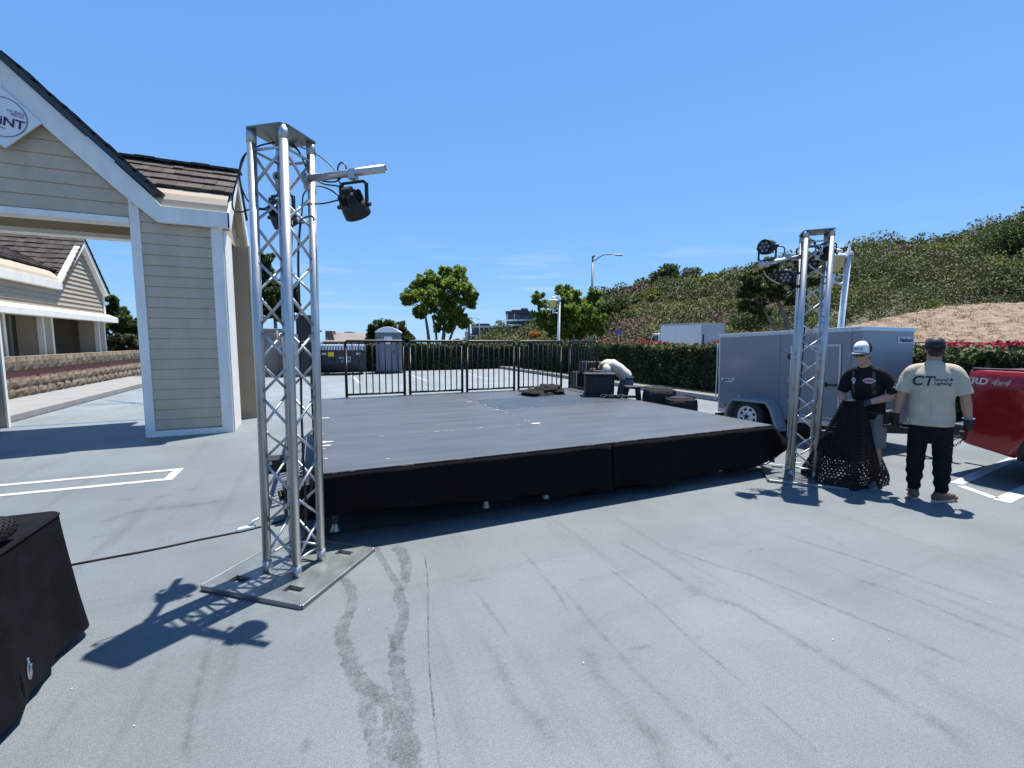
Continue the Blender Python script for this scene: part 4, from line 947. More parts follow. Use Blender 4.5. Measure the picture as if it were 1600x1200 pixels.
b = MB(); hd = D(966, 398.5, 35.5)-bz; m = frame(hd, AXR, Vector((0, 0, 1)).cross(AXR)); b.lathe([(0, -.36), (.09, -.30), (.15, -.1), (.17, .15), (.12, .32), (0, .38)], 12, m @ Matrix.Rotation(R(90), 4, 'Y') @ Matrix.Diagonal((.5, 1, 1, 1))); b.build('lamp_head', mat('lamp_head_grey', (.45, .46, .46), .5), st)
bi = D(927, 402.5, 36); b = MB(); b.tube([bi+Vector((-.16, 0, -.05)), bi+Vector((-.05, 0, .03)), bi+Vector((.06, 0, .12)), bi+Vector((.1, 0, .2)), bi+Vector((.17, 0, .19))], [.02, .08, .085, .05, .01], 8)
tag(b.build('perched_bird', BLACK), 'small dark bird perched on the street light pole', 'bird')
st2 = empty('street_light', 'thin distant street light above the grey-blue house', 'street light', tuple(D(749, 530, 95))); z0 = D(749, 530, 95)
b = MB(); tp = D(749, 500, 95)-z0; b.tube([(0, 0, -5), tp], [.12, .09], 8); b.build('pole', STEEL, st2)
b = MB(); b.tube(spline([tp, D(746, 498, 95)-z0, D(742, 496, 95)-z0], 5), .07, 6); b.build('arm', STEEL, st2)
st3 = empty('street_light', 'distant shoebox lot light left of the house roof', 'street light', tuple(D(494, 560, 45).xy)+(0,)); z0 = Vector((*D(494, 560, 45).xy, 0))
b = MB(); tp = D(494, 518, 45)-z0; b.tube([(0, 0, 0), tp], [.09, .07], 8); b.build('pole', STEEL, st3)
b = MB(); b.bar(D(492, 518, 45)-z0, D(502, 517.5, 45)-z0, .3, .14); b.build('lamp_head', BLACK, st3)
sn = empty('road_sign', 'grey back of a road sign beside the far palm', 'road sign', tuple(D(729, 540, 70).xy)+(D(729, 540, 70).z,)); z0 = D(729, 540, 70)
b = MB(); b.tube([(0, 0, -3), D(729, 518, 70)-z0], .05, 6); b.build('post', STEEL, sn)
b = MB(); b.bar(D(726.5, 522, 70)-z0, D(732, 522, 70)-z0, .04, .75); b.bar(D(727, 529, 70)-z0, D(731.5, 529, 70)-z0, .04, .5); b.build('panel', mat('sign_back', (.30, .32, .34), .5), sn)
s2 = empty('info_sign', 'small blue sign on the slope left of the box truck', 'sign', tuple(D(967, 540, 40))); z0 = D(967, 540, 40)
b = MB(); b.tube([(0, 0, -1.2), D(967, 519, 40)-z0], .03, 6); b.build('post', STEEL, s2)
b = MB(); b.bar(D(963, 518.5, 40)-z0, D(971.5, 518.5, 40)-z0, .04, .42); b.build('panel', mat('sign_blue', (.08, .10, .30), .5), s2)
# ================================================================== STAGE
DECK = mat('grey_painted_deck', (0.074, 0.081, 0.086), 0.42, var=0.16, scale=2.2, bump=0.12, bscale=70, streak=(0.5, 3.0, 1))
DECK2 = mat('blue_grey_painted_deck', (0.036, 0.050, 0.066), 0.45, var=0.14, scale=3, bump=0.12, bscale=70)
WOODE = mat('bare_ply_edge', (0.45, 0.32, 0.19), 0.8, var=0.3, scale=30)
SW, SD, SZ = 5.05, 4.75, 0.60
stg = empty('stage', 'low portable stage with grey painted decks and black skirt', 'stage', (0, 3.58, 0))
rows = [0, 1.19, 2.38, 3.57, 4.75]; colx = [0, 2.44, SW]
for i in range(4):
    for j in range(2):
        b = MB(); e_ = .0015
        dz = random.Random(i*7+j).uniform(-.0025, .0)
        b.box(colx[j]+e_, colx[j+1]-e_, rows[i]+e_, rows[i+1]-e_, SZ-.028+dz, SZ+dz)
        b.build('deck_panel', DECK2 if (i, j) == (2, 1) else DECK, stg, bevel=.003)
# scuffs and chipped paint at the seams (one part)
b = MB(); q = random.Random(2)
def chip(x, y, r, sx=1.0, sy=1.0):
    n = 7; vs = [(x+r*sx*q.uniform(.5, 1.3)*math.cos(2*math.pi*k/n), y+r*sy*q.uniform(.5, 1.3)*math.sin(2*math.pi*k/n), SZ+.0022) for k in range(n)]; b.add(vs, [tuple(range(n))])
for k in range(26): chip(2.44+q.gauss(0, .02), q.uniform(.9, 3.6), q.uniform(.004, .014), .6, 2.2)
for k in range(14): chip(q.uniform(.1, 4.9), 1.19+q.gauss(0, .015), q.uniform(.004, .014), 2.4, .6)
for k in range(8): chip(q.uniform(2.6, 4.9), 2.38+q.gauss(0, .015), q.uniform(.004, .012), 2.4, .6)
for k in range(16): chip(q.uniform(.01, .05), q.uniform(.1, 3.0), q.uniform(.006, .016), 1.6, 1)
for k in range(8): chip(q.uniform(.2, 4.8), q.uniform(.2, 4.4), q.uniform(.004, .012), 1.8, .7)
for x_, y_, r_ in ((2.44, 1.20, .045), (2.30, 3.35, .03), (2.42, 2.4, .03), (.05, 1.12, .05), (.05, .95, .04), (.08, 2.6, .05)): chip(x_, y_, r_, 1.6, .7)
o = b.build('chipped_paint', mat('chipped_paint', (.52, .47, .40), .8, var=.3, scale=40), stg, fix=False); o['kind'] = 'stuff'
b = MB(); b.box(0, SW, -.012, 0.0, SZ-.034, SZ-.003); b.box(-.012, 0, 0, SD, SZ-.034, SZ-.003); b.box(SW, SW+.012, 0, SD, SZ-.034, SZ-.003); b.build('deck_edge', BLACKP, stg)
b = MB()
for k in range(22):
    x_ = q.uniform(.05, SW-.05); l_ = q.uniform(.02, .16); b.box(x_, x_+l_, -.0135, -.0125, SZ-.008, SZ-.001)
o = b.build('bare_edge', WOODE, stg); o['kind'] = 'stuff'
b = MB()
for y_ in (.06, 1.19, 2.38, 3.57, 4.69): b.box(.02, SW-.02, y_-.03, y_+.03, SZ-.14, SZ-.032)
for x_ in (.08, 1.2, 2.44, 3.7, 4.96): b.box(x_-.025, x_+.025, .05, SD-.05, SZ-.141, SZ-.033)
b.build('under_frame', BLACK, stg)
for y_ in (.30, 1.5, 2.7, 3.9, 4.6):
    for x_ in (.10, 1.45, 2.10, 2.75, 3.9, 4.55):
        b = MB(); b.cyl((x_, y_, .06), (x_, y_, SZ-.14), .024, seg=12); b.lathe([(.02, .0), (.045, .0), (.045, .02), (.03, .045), (.024, .075)], 12, Matrix.Translation((x_, y_, 0))); b.build('leg', ALU if y_ < 1 else BLACK, stg)
def skirt(x0, x1, name, seed, flare=0):
    qq = random.Random(seed); nx, nz = int((x1-x0)*22), 10; ph = [qq.uniform(0, 6.28) for _ in range(4)]
    def fn(i, j):
        u = i/(nx-1); x = x0+(x1-x0)*u; t = j/(nz-1); e_ = min(u, 1-u)
        zb = .27-.15*min(1, x/3.2)+.018*math.sin(x*1.7+ph[0])+.012*math.sin(x*5.1+ph[1])
        zt = SZ-.016-.012*max(0, 1-(min(u, 1-u))/.02)
        z = zt+(zb-zt)*t; fold = (.012+.02*t)*math.sin(x*9+ph[2]+.6*math.sin(x*3.1))+.010*t*math.sin(x*23+ph[3])
        y = -.022-.02*t+fold*t
        if flare > 0 and u > .93:
            k = (u-.93)/.07; x += k*k*.22*math.sin(math.pi*min(1, t*1.0)*.62); y -= k*.05*t; z += k*k*(.16*t*t)
        if flare < 0 and u < .05: x -= (1-u/.05)**2*.10*t
        return (x, y, z)
    b = MB(); b.grid(fn, nx, nz); return b.build(name, CLOTHB, stg, fix=False, solid=.004)
skirt(-.01, 2.66, 'skirt', 1, -1); skirt(2.68, SW+.03, 'skirt', 2, 1)
def side_skirt(xs, s, name, y0, y1, fl):
    nx, nz = 60, 9
    def fn(i, j):
        u = i/(nx-1); y = y0+(y1-y0)*u; t = j/(nz-1)
        return (xs+s*(.02+fl*t*(1-u)**3+.015*math.sin(y*8)*t), y, SZ-.01+(.12-SZ)*t)
    b = MB(); b.grid(fn, nx, nz); b.build(name, CLOTHB, stg, fix=False, solid=.004)
side_skirt(SW, 1, 'skirt', .02, SD, .10); side_skirt(0, -1, 'skirt', .02, SD, .16)
b = MB()
for j in range(40): b.box(j*.125+.02, j*.125+.1, SD+.012, SD+.014, .13, SZ-.02)
b.build('skirt', CLOTHB, stg)

# guard rails: one panel, copied
def make_rail():
    o = empty('guard_rail', None, 'guard rail'); w_, h_ = 1.02, 1.0
    b = MB(); rr = .06
    pts = [(-w_/2, 0, .0), (-w_/2, 0, h_-rr)]
    for k in range(5):
        a = math.pi-k*math.pi/8; pts.append((-w_/2+rr+rr*math.cos(a), 0, h_-rr+rr*math.sin(a)))
    for k in range(5):
        a = math.pi/2-k*math.pi/8; pts.append((w_/2-rr+rr*math.cos(a), 0, h_-rr+rr*math.sin(a)))
    pts += [(w_/2, 0, h_-rr), (w_/2, 0, 0)]
    b.tube(pts, .025, 10); b.tube([(-w_/2, 0, .045), (w_/2, 0, .045)], .019, 8); b.build('frame', BLACK, o)
    for k in range(8):
        x = -w_/2+w_*(k+1)/9; b = MB(); b.tube([(x, 0, .05), (x, 0, h_-.01)], .0115, 6); b.build('bar', BLACK, o)
    return o
rail0 = make_rail()
rl = ['black guard rail at the back of the stage nearest the truss tower', 'black guard rail at the stage back, second from the truss tower', 'black guard rail at the stage back in front of the far palm', 'black guard rail at the stage back behind the folded cloth',
      'black guard rail on the right side of the stage before the bending man']
spots = [(.48+.51+1.12*k, 8.33, 0) for k in range(4)]+[(5.03, 7.76, math.pi/2)]
ll = ['edge-on black guard rail on the left side of the stage, farthest one', 'edge-on black guard rail on the left side of the stage, middle one', 'edge-on black guard rail on the left side of the stage, nearest the truss tower']
spots += [(-.035, 7.72, math.pi/2), (-.035, 6.6, math.pi/2), (-.035, 5.48, math.pi/2)]
for i, (x, y, a) in enumerate(spots):
    o = rail0 if i == 0 else copy_tree(rail0)
    o.location = (x, y, SZ); o.rotation_euler = (0, 0, a); o['label'] = (rl+ll)[i]; o['group'] = 'black guard rails round the stage'

# folded drape on the deck
b = MB(); q = random.Random(9)
def slab(cx, cy, sx, sy, z0, z1, rz, seed):
    qq = random.Random(seed); nx, ny = 16, 12; ph = [qq.uniform(0, 6) for _ in range(6)]
    m = Matrix.Translation((cx, cy, 0)) @ Matrix.Rotation(rz, 4, 'Z')
    def fn(i, j):
        u, v = i/(nx-1)*2-1, j/(ny-1)*2-1; r_ = max(abs(u), abs(v))
        edge = 1-max(0, (r_-.88)/.12)**2
        wob = .006*math.sin(u*4+ph[0])+.006*math.sin(v*5+ph[1])+.004*math.sin(u*9+v*6+ph[2])
        return m @ Vector((u*sx/2*(1+.05*math.sin(v*5+ph[3])), v*sy/2*(1+.06*math.sin(u*4+ph[4])), z0+(z1-z0+wob)*edge))
    b.grid(fn, nx, ny)
slab(0, 0, .78, .50, 0, .055, R(5), 1); slab(.06, .02, .64, .46, .055, .10, R(-4), 2); slab(-.27, -.05, .34, .42, .055, .085, R(14), 3); slab(.12, .0, .46, .40, .10, .145, R(7), 4); slab(.16, .01, .30, .36, .145, .17, R(-5), 5)
o = b.build('folded_drape', mat('dark_folded_drape', (.022, .022, .021), .95, var=.4, scale=8, bump=.5, bscale=60, spec=.1), fix=False)
o.location = (3.93, 7.42, SZ+.001); o.rotation_euler = (0, 0, R(4)); tag(o, 'folded dark drape lying on the deck before the guard rails', 'drape')

# ================================================================== TRUSS TOWERS
def make_tower(ks):
    o = empty('truss_tower', None, 'truss tower'); h = 2.90; a = .12
    for sx in (-1, 1):
        for sy in (-1, 1):
            b = MB(); b.cyl((sx*a, sy*a, .035), (sx*a, sy*a, h), .0270, seg=18)
            b.cyl((sx*a, sy*a, .03), (sx*a, sy*a, .11), .0295, seg=18); b.cyl((sx*a, sy*a, h-.08), (sx*a, sy*a, h+.001), .0292, seg=18)
            b.cyl((sx*a-.034, sy*a, .075), (sx*a+.034, sy*a, .075), .008, seg=8); b.build('chord', ALU, o)
    fc = [((-a, -a), (a, -a), ks[0]), ((a, -a), (a, a), ks[1]), ((a, a), (-a, a), ks[2]), ((-a, a), (-a, -a), ks[3])]
    for (p, q_, k) in fc:
        b = MB(); n = 12; z0, z1 = .14, h-.12; dz = (z1-z0)/n
        P = lambda s, z: Vector((p[0]+(q_[0]-p[0])*s, p[1]+(q_[1]-p[1])*s, z))
        for i in range(n):
            s0 = (i+k) % 2; b.cyl(P(s0*.94+.03, z0+i*dz+.012), P((1-s0)*.94+.03, z0+(i+1)*dz-.012), .0092, seg=8)
        b.cyl(P(.03, .14), P(.97, .14), .0085, seg=8); b.cyl(P(.03, h-.12), P(.97, h-.12), .0085, seg=8)
        b.build('lattice', ALU, o)
    b = MB(); c_ = .03; s_ = .155
    b.prism([(-s_+c_, -s_), (s_-c_, -s_), (s_, -s_+c_), (s_, s_-c_), (s_-c_, s_), (-s_+c_, s_), (-s_, s_-c_), (-s_, -s_+c_)], h, h+.010, lambda u, v, w_: (u, v, w_)); b.build('top_plate', ALUP, o, bevel=.002)
    # base plate with four hand slots: built as strips round the slots
    b = MB(); S = .38
    xs = [-S, -.29, -.22, .22, .29, S]; ys = [-S, -.27, -.15, .15, .27, S]
    for i in range(5):
        for j in range(5):
            if i in (1, 3) and j in (1, 3): continue
            b.box(xs[i], xs[i+1], ys[j], ys[j+1], 0.004, .030)
    bp_o = b.build('base_plate', ALUP, o)
    b = MB(); 
    for s in (-1, 1):
        b.box(-S-.006, S+.006, s*S-(.012 if s < 0 else -.0), s*S+(.012 if s > 0 else 0), .0, .034); b.box(s*S-(.012 if s < 0 else 0), s*S+(.012 if s > 0 else 0), -S, S, .0, .034)
    b.build('plate_lip', ALUP, o, bevel=.006)
    return o
tw = make_tower((0, 0, 1, 1)); tw.location = (-.185, 3.335, 0); tw.rotation_euler = (0, 0, 0)
tw.rotation_euler = (Matrix.Rotation(R(.8), 3, Vector((.405, .914, 0))) @ Matrix.Rotation(R(51), 3, 'Z')).to_euler()
tw['label'] = 'aluminium truss tower at the left corner of the stage, nearest the camera'; tw['group'] = 'lighting truss towers'
tw2 = make_tower((0, 1, 0, 1)); tw2['group'] = tw['group']; tw2.location = (5.24, 3.315, 0); tw2.rotation_euler = (0, 0, R(43)); tw2.scale = (1, 1, .978)
tw2['label'] = 'aluminium truss tower standing by the trailer at the right corner of the stage'

def clamp(b, p, ax):
    """half-coupler round a pipe at p, pipe along ax"""
    m = frame(p, ax, Vector((0, 0, 1)) if abs(Vector(ax).normalized().z) < .9 else Vector((1, 0, 0)))
    b.lathe([(.026, -.022), (.034, -.022), (.034, .022), (.026, .022)], 16, m @ Matrix.Rotation(R(90), 4, 'Y'), smooth=False)
    b.cbox((0, -.045, 0), (.03, .05, .04), m); b.cyl(m @ Vector((0, .03, .03)), m @ Vector((0, -.01, .055)), .006, seg=6)
def pipe(name, label, a, c, r=.0242):
    a, c = Vector(a), Vector(c); o = empty(name, label, 'pipe', tuple(a), group='lighting pipes clamped to the towers'); d = c-a; u = d.normalized()
    b = MB(); s = u.orthogonal().normalized(); t = u.cross(s); n = 20
    for (ra, rb, z0, z1) in ((r, r, 0, d.length), (r-.004, r-.004, 0, d.length)):
        pass
    vs = []
    for (rr, z) in ((r-.004, d.length-.25), (r-.004, d.length), (r, d.length), (r, 0), (r-.004, 0)):
        vs += [u*z+s*rr*math.cos(2*math.pi*k/n)+t*rr*math.sin(2*math.pi*k/n) for k in range(n)]
    b.add(vs, [(i*n+k, i*n+(k+1) % n, (i+1)*n+(k+1) % n, (i+1)*n+k) for i in range(4) for k in range(n)], True)
    b.build('tube', ALU, o); b = MB(); clamp(b, u*.03, u); b.build('coupler', ALU, o); return o
pL = pipe('boom_pipe', 'aluminium boom pipe clamped to the left tower, pointing right', (-.035, 3.335, 2.66), (.445, 2.99, 2.685))
pR = pipe('boom_pipe', 'aluminium boom pipe on the right tower, pointing left over the stage', (5.24, 3.40, 2.60), (4.72, 3.62, 2.49))
pI = pipe('boom_pipe', 'short pipe reaching back from the head of the left tower', (-.19, 3.47, 2.70), (-.15, 3.98, 2.74))
pJ = pipe('boom_pipe', 'short pipe across the head of the right tower', (5.13, 3.22, 2.58), (5.36, 3.42, 2.64))

LENS = mat('lens_glass', (.16, .165, .18), .12, .0, var=.3, scale=40, spec=.8); CHR = mat('lens_rim', (.55, .55, .56), .25, 1.0)
def make_par():
    o = empty('par_light', None, 'stage light')     # origin at the yoke bolt; beam along local -Z... yoke up +Z
    b = MB(); yk = [(-.105, 0, -.15), (-.105, 0, -.03), (-.095, 0, -.008), (-.075, 0, 0), (.075, 0, 0), (.095, 0, -.008), (.105, 0, -.03), (.105, 0, -.15)]
    for i in range(len(yk)-1): b.bar(yk[i], yk[i+1], .006, .034, (0, 1, 0)) if False else b.bar(yk[i], yk[i+1], .034, .008, (yk[i+1][2]-yk[i][2], 0, -(yk[i+1][0]-yk[i][0])) )
    b.build('yoke', BLACK, o)
    hd = bpy.data.objects.new('lamp_body', None)
    return o
def par(label, pos, aim, up=(0, 0, 1), yoke_up=1, s=1.0, lit_front=True):
    """pos: yoke bolt; aim: beam direction; yoke_up -1 stands on its yoke"""
    o = empty('stage_light', label, 'stage light', tuple(pos), group='stage lights on the towers'); aim = Vector(aim).normalized()
    hz = Vector((aim.x, aim.y, 0)).normalized(); sd = Vector((0, 0, 1)).cross(hz).normalized()   # yoke width axis
    Z = Vector((0, 0, -yoke_up)); ctr = Z*.165*s; w_ = .112*s
    yk = [ctr+sd*w_-Z*.0, sd*w_+Z*.03*s, sd*w_*.8, -sd*w_*.8, -sd*w_+Z*.03*s, ctr-sd*w_]
    b = MB()
    for i in range(5): b.bar(yk[i], yk[i+1], .036*s, .008*s, (sd if i in (0, 4) else Z)) if False else b.tube([yk[i], yk[i+1]], [(.019*s, .005*s)]*2 if False else .0105*s, 6)
    m0 = frame((0, 0, 0), sd, -hz)
    b.cbox((0, 0, 0), (.19*s, .038*s, .008*s), m0); b.cbox((w_, 0, yoke_up*-.09*s), (.008*s, .038*s, .16*s), m0); b.cbox((-w_, 0, yoke_up*-.09*s), (.008*s, .038*s, .16*s), m0)
    b.build('yoke', BLACK, o, bevel=.002)
    m = frame(ctr, sd, aim.cross(sd))   # z of frame = sd x (aim x sd) = aim
    if (m.to_3x3() @ Vector((0, 0, 1))).dot(aim) < 0: m = m @ Matrix.Rotation(math.pi, 4, 'X')
    b = MB(); b.lathe([(0, -.10*s), (.045*s, -.10*s), (.065*s, -.085*s), (.07*s, -.04*s), (.092*s, -.02*s), (.098*s, .02*s), (.098*s, .075*s), (.090*s, .08*s), (.086*s, .066*s), (0, .064*s)], 26, m)
    for k in range(14):
        a = 2*math.pi*k/14; b.cbox((0, 0, 0), (.004*s, .03*s, .07*s), m @ Matrix.Rotation(a, 4, 'Z') @ Matrix.Translation((0, .072*s, -.055*s)))
    b.cbox((0, 0, -.115*s), (.07*s, .05*s, .03*s), m); b.build('lamp_body', BLACKP, o)
    for k in range(7):
        a = 2*math.pi*k/6; x, y = (0, 0) if k == 6 else (.052*s*math.cos(a), .052*s*math.sin(a))
        b = MB(); b.lathe([(.021*s, .066*s), (.021*s, .073*s), (.014*s, .080*s), (0, .082*s)], 12, m @ Matrix.Translation((x, y, 0))); b.build('lens', LENS, o)
    for s2 in (-1, 1):
        b = MB(); b.cyl(ctr+sd*w_*s2, ctr+sd*(w_+.03*s)*s2, .018*s, .014*s, 10); b.build('knob', BLACKP, o)
    b = MB(); b.cyl(-Z*.0, -Z*.05*s, .008, seg=8); b.cbox((0, 0, yoke_up*.055*s), (.05, .045, .06), m0); b.build('hook_clamp', ALU, o); return o
par('black stage light hanging under the left boom pipe, aimed down at the deck', (.262, 3.12, 2.615), (.55, .6, -1.0), s=.88)
par('black stage light behind the head of the left tower, hanging from the rear pipe', (-.185, 3.74, 2.655), (.5, .6, -1.2), s=.9)
par('black stage light standing upright on the end of the right boom pipe, facing left', (4.80, 3.585, 2.545), (-.98, -.12, -.08), yoke_up=-1, s=.88)
par('black stage light slung beneath the right boom pipe, facing down and left', (5.02, 3.48, 2.53), (-.85, -.25, -.65), s=.9)
par('black stage light at the head of the right tower, facing down and left', tuple(D(1263, 386, 5.22)), (-.62, -.75, -.45), s=1.05)
par('small black stage light at the top right of the right tower', (5.27, 3.20, 2.70), (.4, .5, -.8), s=.7)

# cables
def cable(label, pts, r=.005, n=10, name='cable', m=CABLE, group='black lighting cables'):
    b = MB(); b.tube(spline(pts, n), r, 7); o = b.build(name, m); return tag(o, label, 'cable', group)
d_ = lambda px, py, dp: tuple(D(px, py, dp))
cable('black cable looping off the left side of the left tower head', [d_(435, 222, 2.95), d_(405, 228, 2.82), d_(380, 245, 2.8), d_(374, 275, 2.8), d_(380, 300, 2.82), d_(392, 318, 2.85), d_(415, 325, 2.95), d_(436, 300, 3.0)])
cable('black cable drooping left of the left tower with its connector dangling', [d_(384, 240, 2.82), d_(376, 262, 2.78), d_(364, 305, 2.76), d_(365, 328, 2.76), d_(378, 331, 2.78), d_(392, 327, 2.82), d_(420, 328, 2.95)])
cable('black cable swagged from the left tower head to the hanging light, upper run', [d_(446, 222, 2.9), d_(466, 236, 2.95), d_(482, 268, 2.95), d_(502, 286, 2.92), d_(528, 291, 2.88), d_(542, 300, 2.86), d_(549, 311, 2.86)])
cable('black cable swagged from the left tower head to the hanging light, lower run', [d_(446, 218, 2.9), d_(464, 232, 2.95), d_(476, 254, 2.95), d_(495, 279, 2.92), d_(522, 284, 2.88), d_(534, 276, 2.86), d_(541, 262, 2.85), d_(534, 254, 2.86), d_(528, 262, 2.87), d_(529, 282, 2.86), d_(545, 302, 2.86)])
cable('black safety cable arching from the left tower to the boom pipe', [d_(470, 230, 2.96), d_(490, 238, 2.94), d_(512, 254, 2.9), d_(528, 270, 2.87), d_(540, 272, 2.85)], .004)
cable('black cable from the hanging light back into the left tower', [d_(531, 312, 2.87), d_(505, 318, 2.9), d_(478, 320, 2.95), d_(462, 330, 3.0), d_(455, 345, 3.05), d_(458, 352, 3.05)])
cable('black cable drooping from the light to the back of the left tower', [d_(532, 308, 2.87), d_(515, 296, 2.9), d_(498, 291, 2.95), d_(484, 294, 3.0), d_(474, 305, 3.05), d_(472, 330, 3.05), d_(470, 350, 3.05)])
cable('black cable running down inside the left tower to the ground', [d_(470, 340, 3.06), d_(466, 400, 3.06), d_(468, 480, 3.06), d_(470, 560, 3.07), d_(471, 640, 3.08), d_(474, 720, 3.09), d_(478, 790, 3.12), tuple(G(478, 852, .05)), tuple(G(492, 868, .03)+Vector((0, .1, 0))), tuple(G(500, 846, .012))], .008)
cable('thin black cable hanging in the left tower beside the thick one', [d_(457, 345, 3.06), d_(455, 400, 3.06), d_(448, 470, 3.06), d_(452, 560, 3.07), d_(456, 660, 3.08), d_(462, 760, 3.1), tuple(G(466, 862, .04)), tuple(G(485, 862, .012))], .004)
cable('black strap looped round the right leg of the left tower', [d_(468, 345, 3.0), d_(476, 340, 2.92), d_(488, 338, 2.9), d_(490, 345, 2.95), d_(482, 347, 3.0), d_(466, 349, 3.05)], .006)
cable('black cable looped from the upright light to the right boom pipe', [d_(1208, 386, 5.25), d_(1222, 385, 5.2), d_(1226, 392, 5.2), d_(1218, 408, 5.2), d_(1208, 414, 5.2), d_(1202, 406, 5.2)], .007)
cable('bundle of black cable along the right boom pipe', [d_(1202, 414, 5.25), d_(1212, 411, 5.25), d_(1222, 409, 5.25), d_(1235, 404, 5.25), d_(1248, 399, 5.3), d_(1258, 388, 5.3)], .012)
cable('black cable arching down the right side of the right tower', [d_(1266, 372, 5.3), d_(1272, 380, 5.25), d_(1286, 398, 5.25), d_(1292, 412, 5.25), d_(1294, 425, 5.25), d_(1290, 434, 5.3), d_(1283, 430, 5.35)], .008)
cable('black cable across the head of the right tower', [d_(1250, 385, 5.2), d_(1258, 378, 5.2), d_(1272, 376, 5.2), d_(1274, 392, 5.25), d_(1264, 402, 5.3), d_(1288, 410, 5.3)], .007)
cable('black cable running down the back of the right tower', [d_(1262, 430, 5.45), d_(1258, 500, 5.45), d_(1254, 560, 5.45), d_(1248, 640, 5.45), d_(1244, 700, 5.45), tuple(G(1240, 732, .02)), tuple(G(1226, 726, .012))], .007)
cable('pale cord hanging below the right boom pipe', [d_(1193, 424, 5.25), d_(1198, 432, 5.25), d_(1208, 439, 5.25), d_(1219, 444, 5.25)], .006, m=mat('pale_cord', (.45, .44, .40), .7))
b = MB(); p = Vector(d_(1251.5, 447.5, 5.15)); b.tube([p-AXR*.05, p+AXR*.05], .018, 8); tag(b.build('gaffer_tape', BLACKP), 'strip of black tape wrapped on the right tower', 'tape')
gp = lambda x, y, z=.008: tuple(Vector((G(x, y).x, G(x, y).y, z)))
cable('black power cable on the asphalt from the draped table to the left tower', [(-1.72, 4.0, .008), gp(112, 884), gp(170, 873), gp(240, 860), gp(310, 845), gp(370, 833), gp(400, 826), gp(424, 820), gp(450, 812), gp(490, 800)], .0075)
cable('black cable lying on the ground along the shaded stage front', [gp(505, 838), gp(560, 828), gp(640, 820), gp(760, 800), gp(840, 787), gp(905, 778), gp(960, 768), gp(1040, 752), gp(1100, 741), gp(1160, 730)], .008)
cable('black cable curling up from the stage corner to the right tower', [gp(1165, 732), gp(1185, 728), d_(1200, 724, 5.5), d_(1215, 712, 5.5), d_(1224, 702, 5.5), d_(1230, 690, 5.5)], .007)
cable('black cable coiled under the right end of the stage', [gp(1170, 738), gp(1200, 732), gp(1218, 738), gp(1232, 734), gp(1245, 738)], .007)
pc = empty('plug_connector', 'clear plastic cover round a cable plug on the asphalt', 'connector', gp(385, 829, 0)); CLR = mat('clear_plastic_cover', (.62, .66, .68), .2, var=.2, scale=30)
dr = (Vector(gp(424, 820))-Vector(gp(370, 833))).normalized(); b = MB(); b.tube([dr*-.07+Vector((0, 0, .012)), dr*-.05+Vector((0, 0, .02)), dr*.05+Vector((0, 0, .02)), dr*.07+Vector((0, 0, .014))], [.012, .02, .02, .012], 10); b.build('shell', CLR, pc)
b = MB(); b.tube([dr*.02+Vector((0, 0, .03)), dr*.06+Vector((0, 0, .07)), dr*.1+Vector((0, 0, .085))], [.014, .012, .006], 8); b.build('flap', CLR, pc)

# black box and drape stack beside the left corner of the stage
bx = empty('power_distro', 'black power box with sockets on the ground behind the left tower', 'power box', tuple(G(466, 806)), R(8)); bx.scale = (.62, .62, .8)
b = MB(); b.box(-.18, .22, -.2, .2, .03, .40); b.build('case', BLACKP, bx, bevel=.015)
for k in range(3):
    b = MB(); b.cyl((-.185, -.1+.1*k, .28), (-.245, -.1+.1*k, .27), .035, seg=12); b.build('socket', BLACKP, bx)
b = MB(); b.tube(spline([(-.12, 0, .40), (-.1, 0, .46), (.08, 0, .46), (.1, 0, .40)], 5), .012, 8); b.build('handle', BLACK, bx)
wk = empty('flight_case', 'low black case on the ground left of the stage seen through the tower', 'case', tuple(G(434, 738)+Vector((0, .1, 0))), R(0))
b = MB(); b.box(-.14, .14, -.12, .12, .01, .17); b.build('shell', BLACKP, wk, bevel=.02); b = MB(); b.box(-.145, .145, -.125, .125, .12, .13); b.build('lid_seam', BLACK, wk)
for sx in (-.07, .07):
    b = MB(); b.cbox((sx, -.125, .125), (.03, .012, .04)); b.build('latch', ALU, wk)

# ================================================================== DRAPED TABLE, front left
tb = empty('draped_table', 'black cloth-draped table at the lower left corner with a clip on its side', 'table', (-1.265, 3.0, 0))
TL, TW, TH_ = 2.6, .95, .715       # runs along -x and -y
def cover(i, j, nx=44, nz=16):
    # perimeter of a rounded rect going round; j from top to bottom
    pass
b = MB()
n_s = 30; per = []
x0, x1, y0, y1 = -.75, 0.0, -2.6, 0.0; rc = .035
corn = [(x1-rc, y1-rc, 0), (x0+rc, y1-rc, 90), (x0+rc, y0+rc, 180), (x1-rc, y0+rc, 270)]
for ci, (cx, cy, a0) in enumerate(corn):
    for k in range(7): a = R(a0+15*k); per.append((cx+rc*math.cos(a), cy+rc*math.sin(a), math.cos(a), math.sin(a), ci, k/6))
    nx_ = corn[(ci+1) % 4]; a = R(a0+90); sx, sy = cx+rc*math.cos(a), cy+rc*math.sin(a); ex, ey = nx_[0]+rc*math.cos(a), nx_[1]+rc*math.sin(a)
    m_ = 40 if abs(ey-sy) > abs(ex-sx) else 16
    for k in range(1, m_): per.append((sx+(ex-sx)*k/m_, sy+(ey-sy)*k/m_, math.cos(a), math.sin(a), -1, 0))
npz = 22
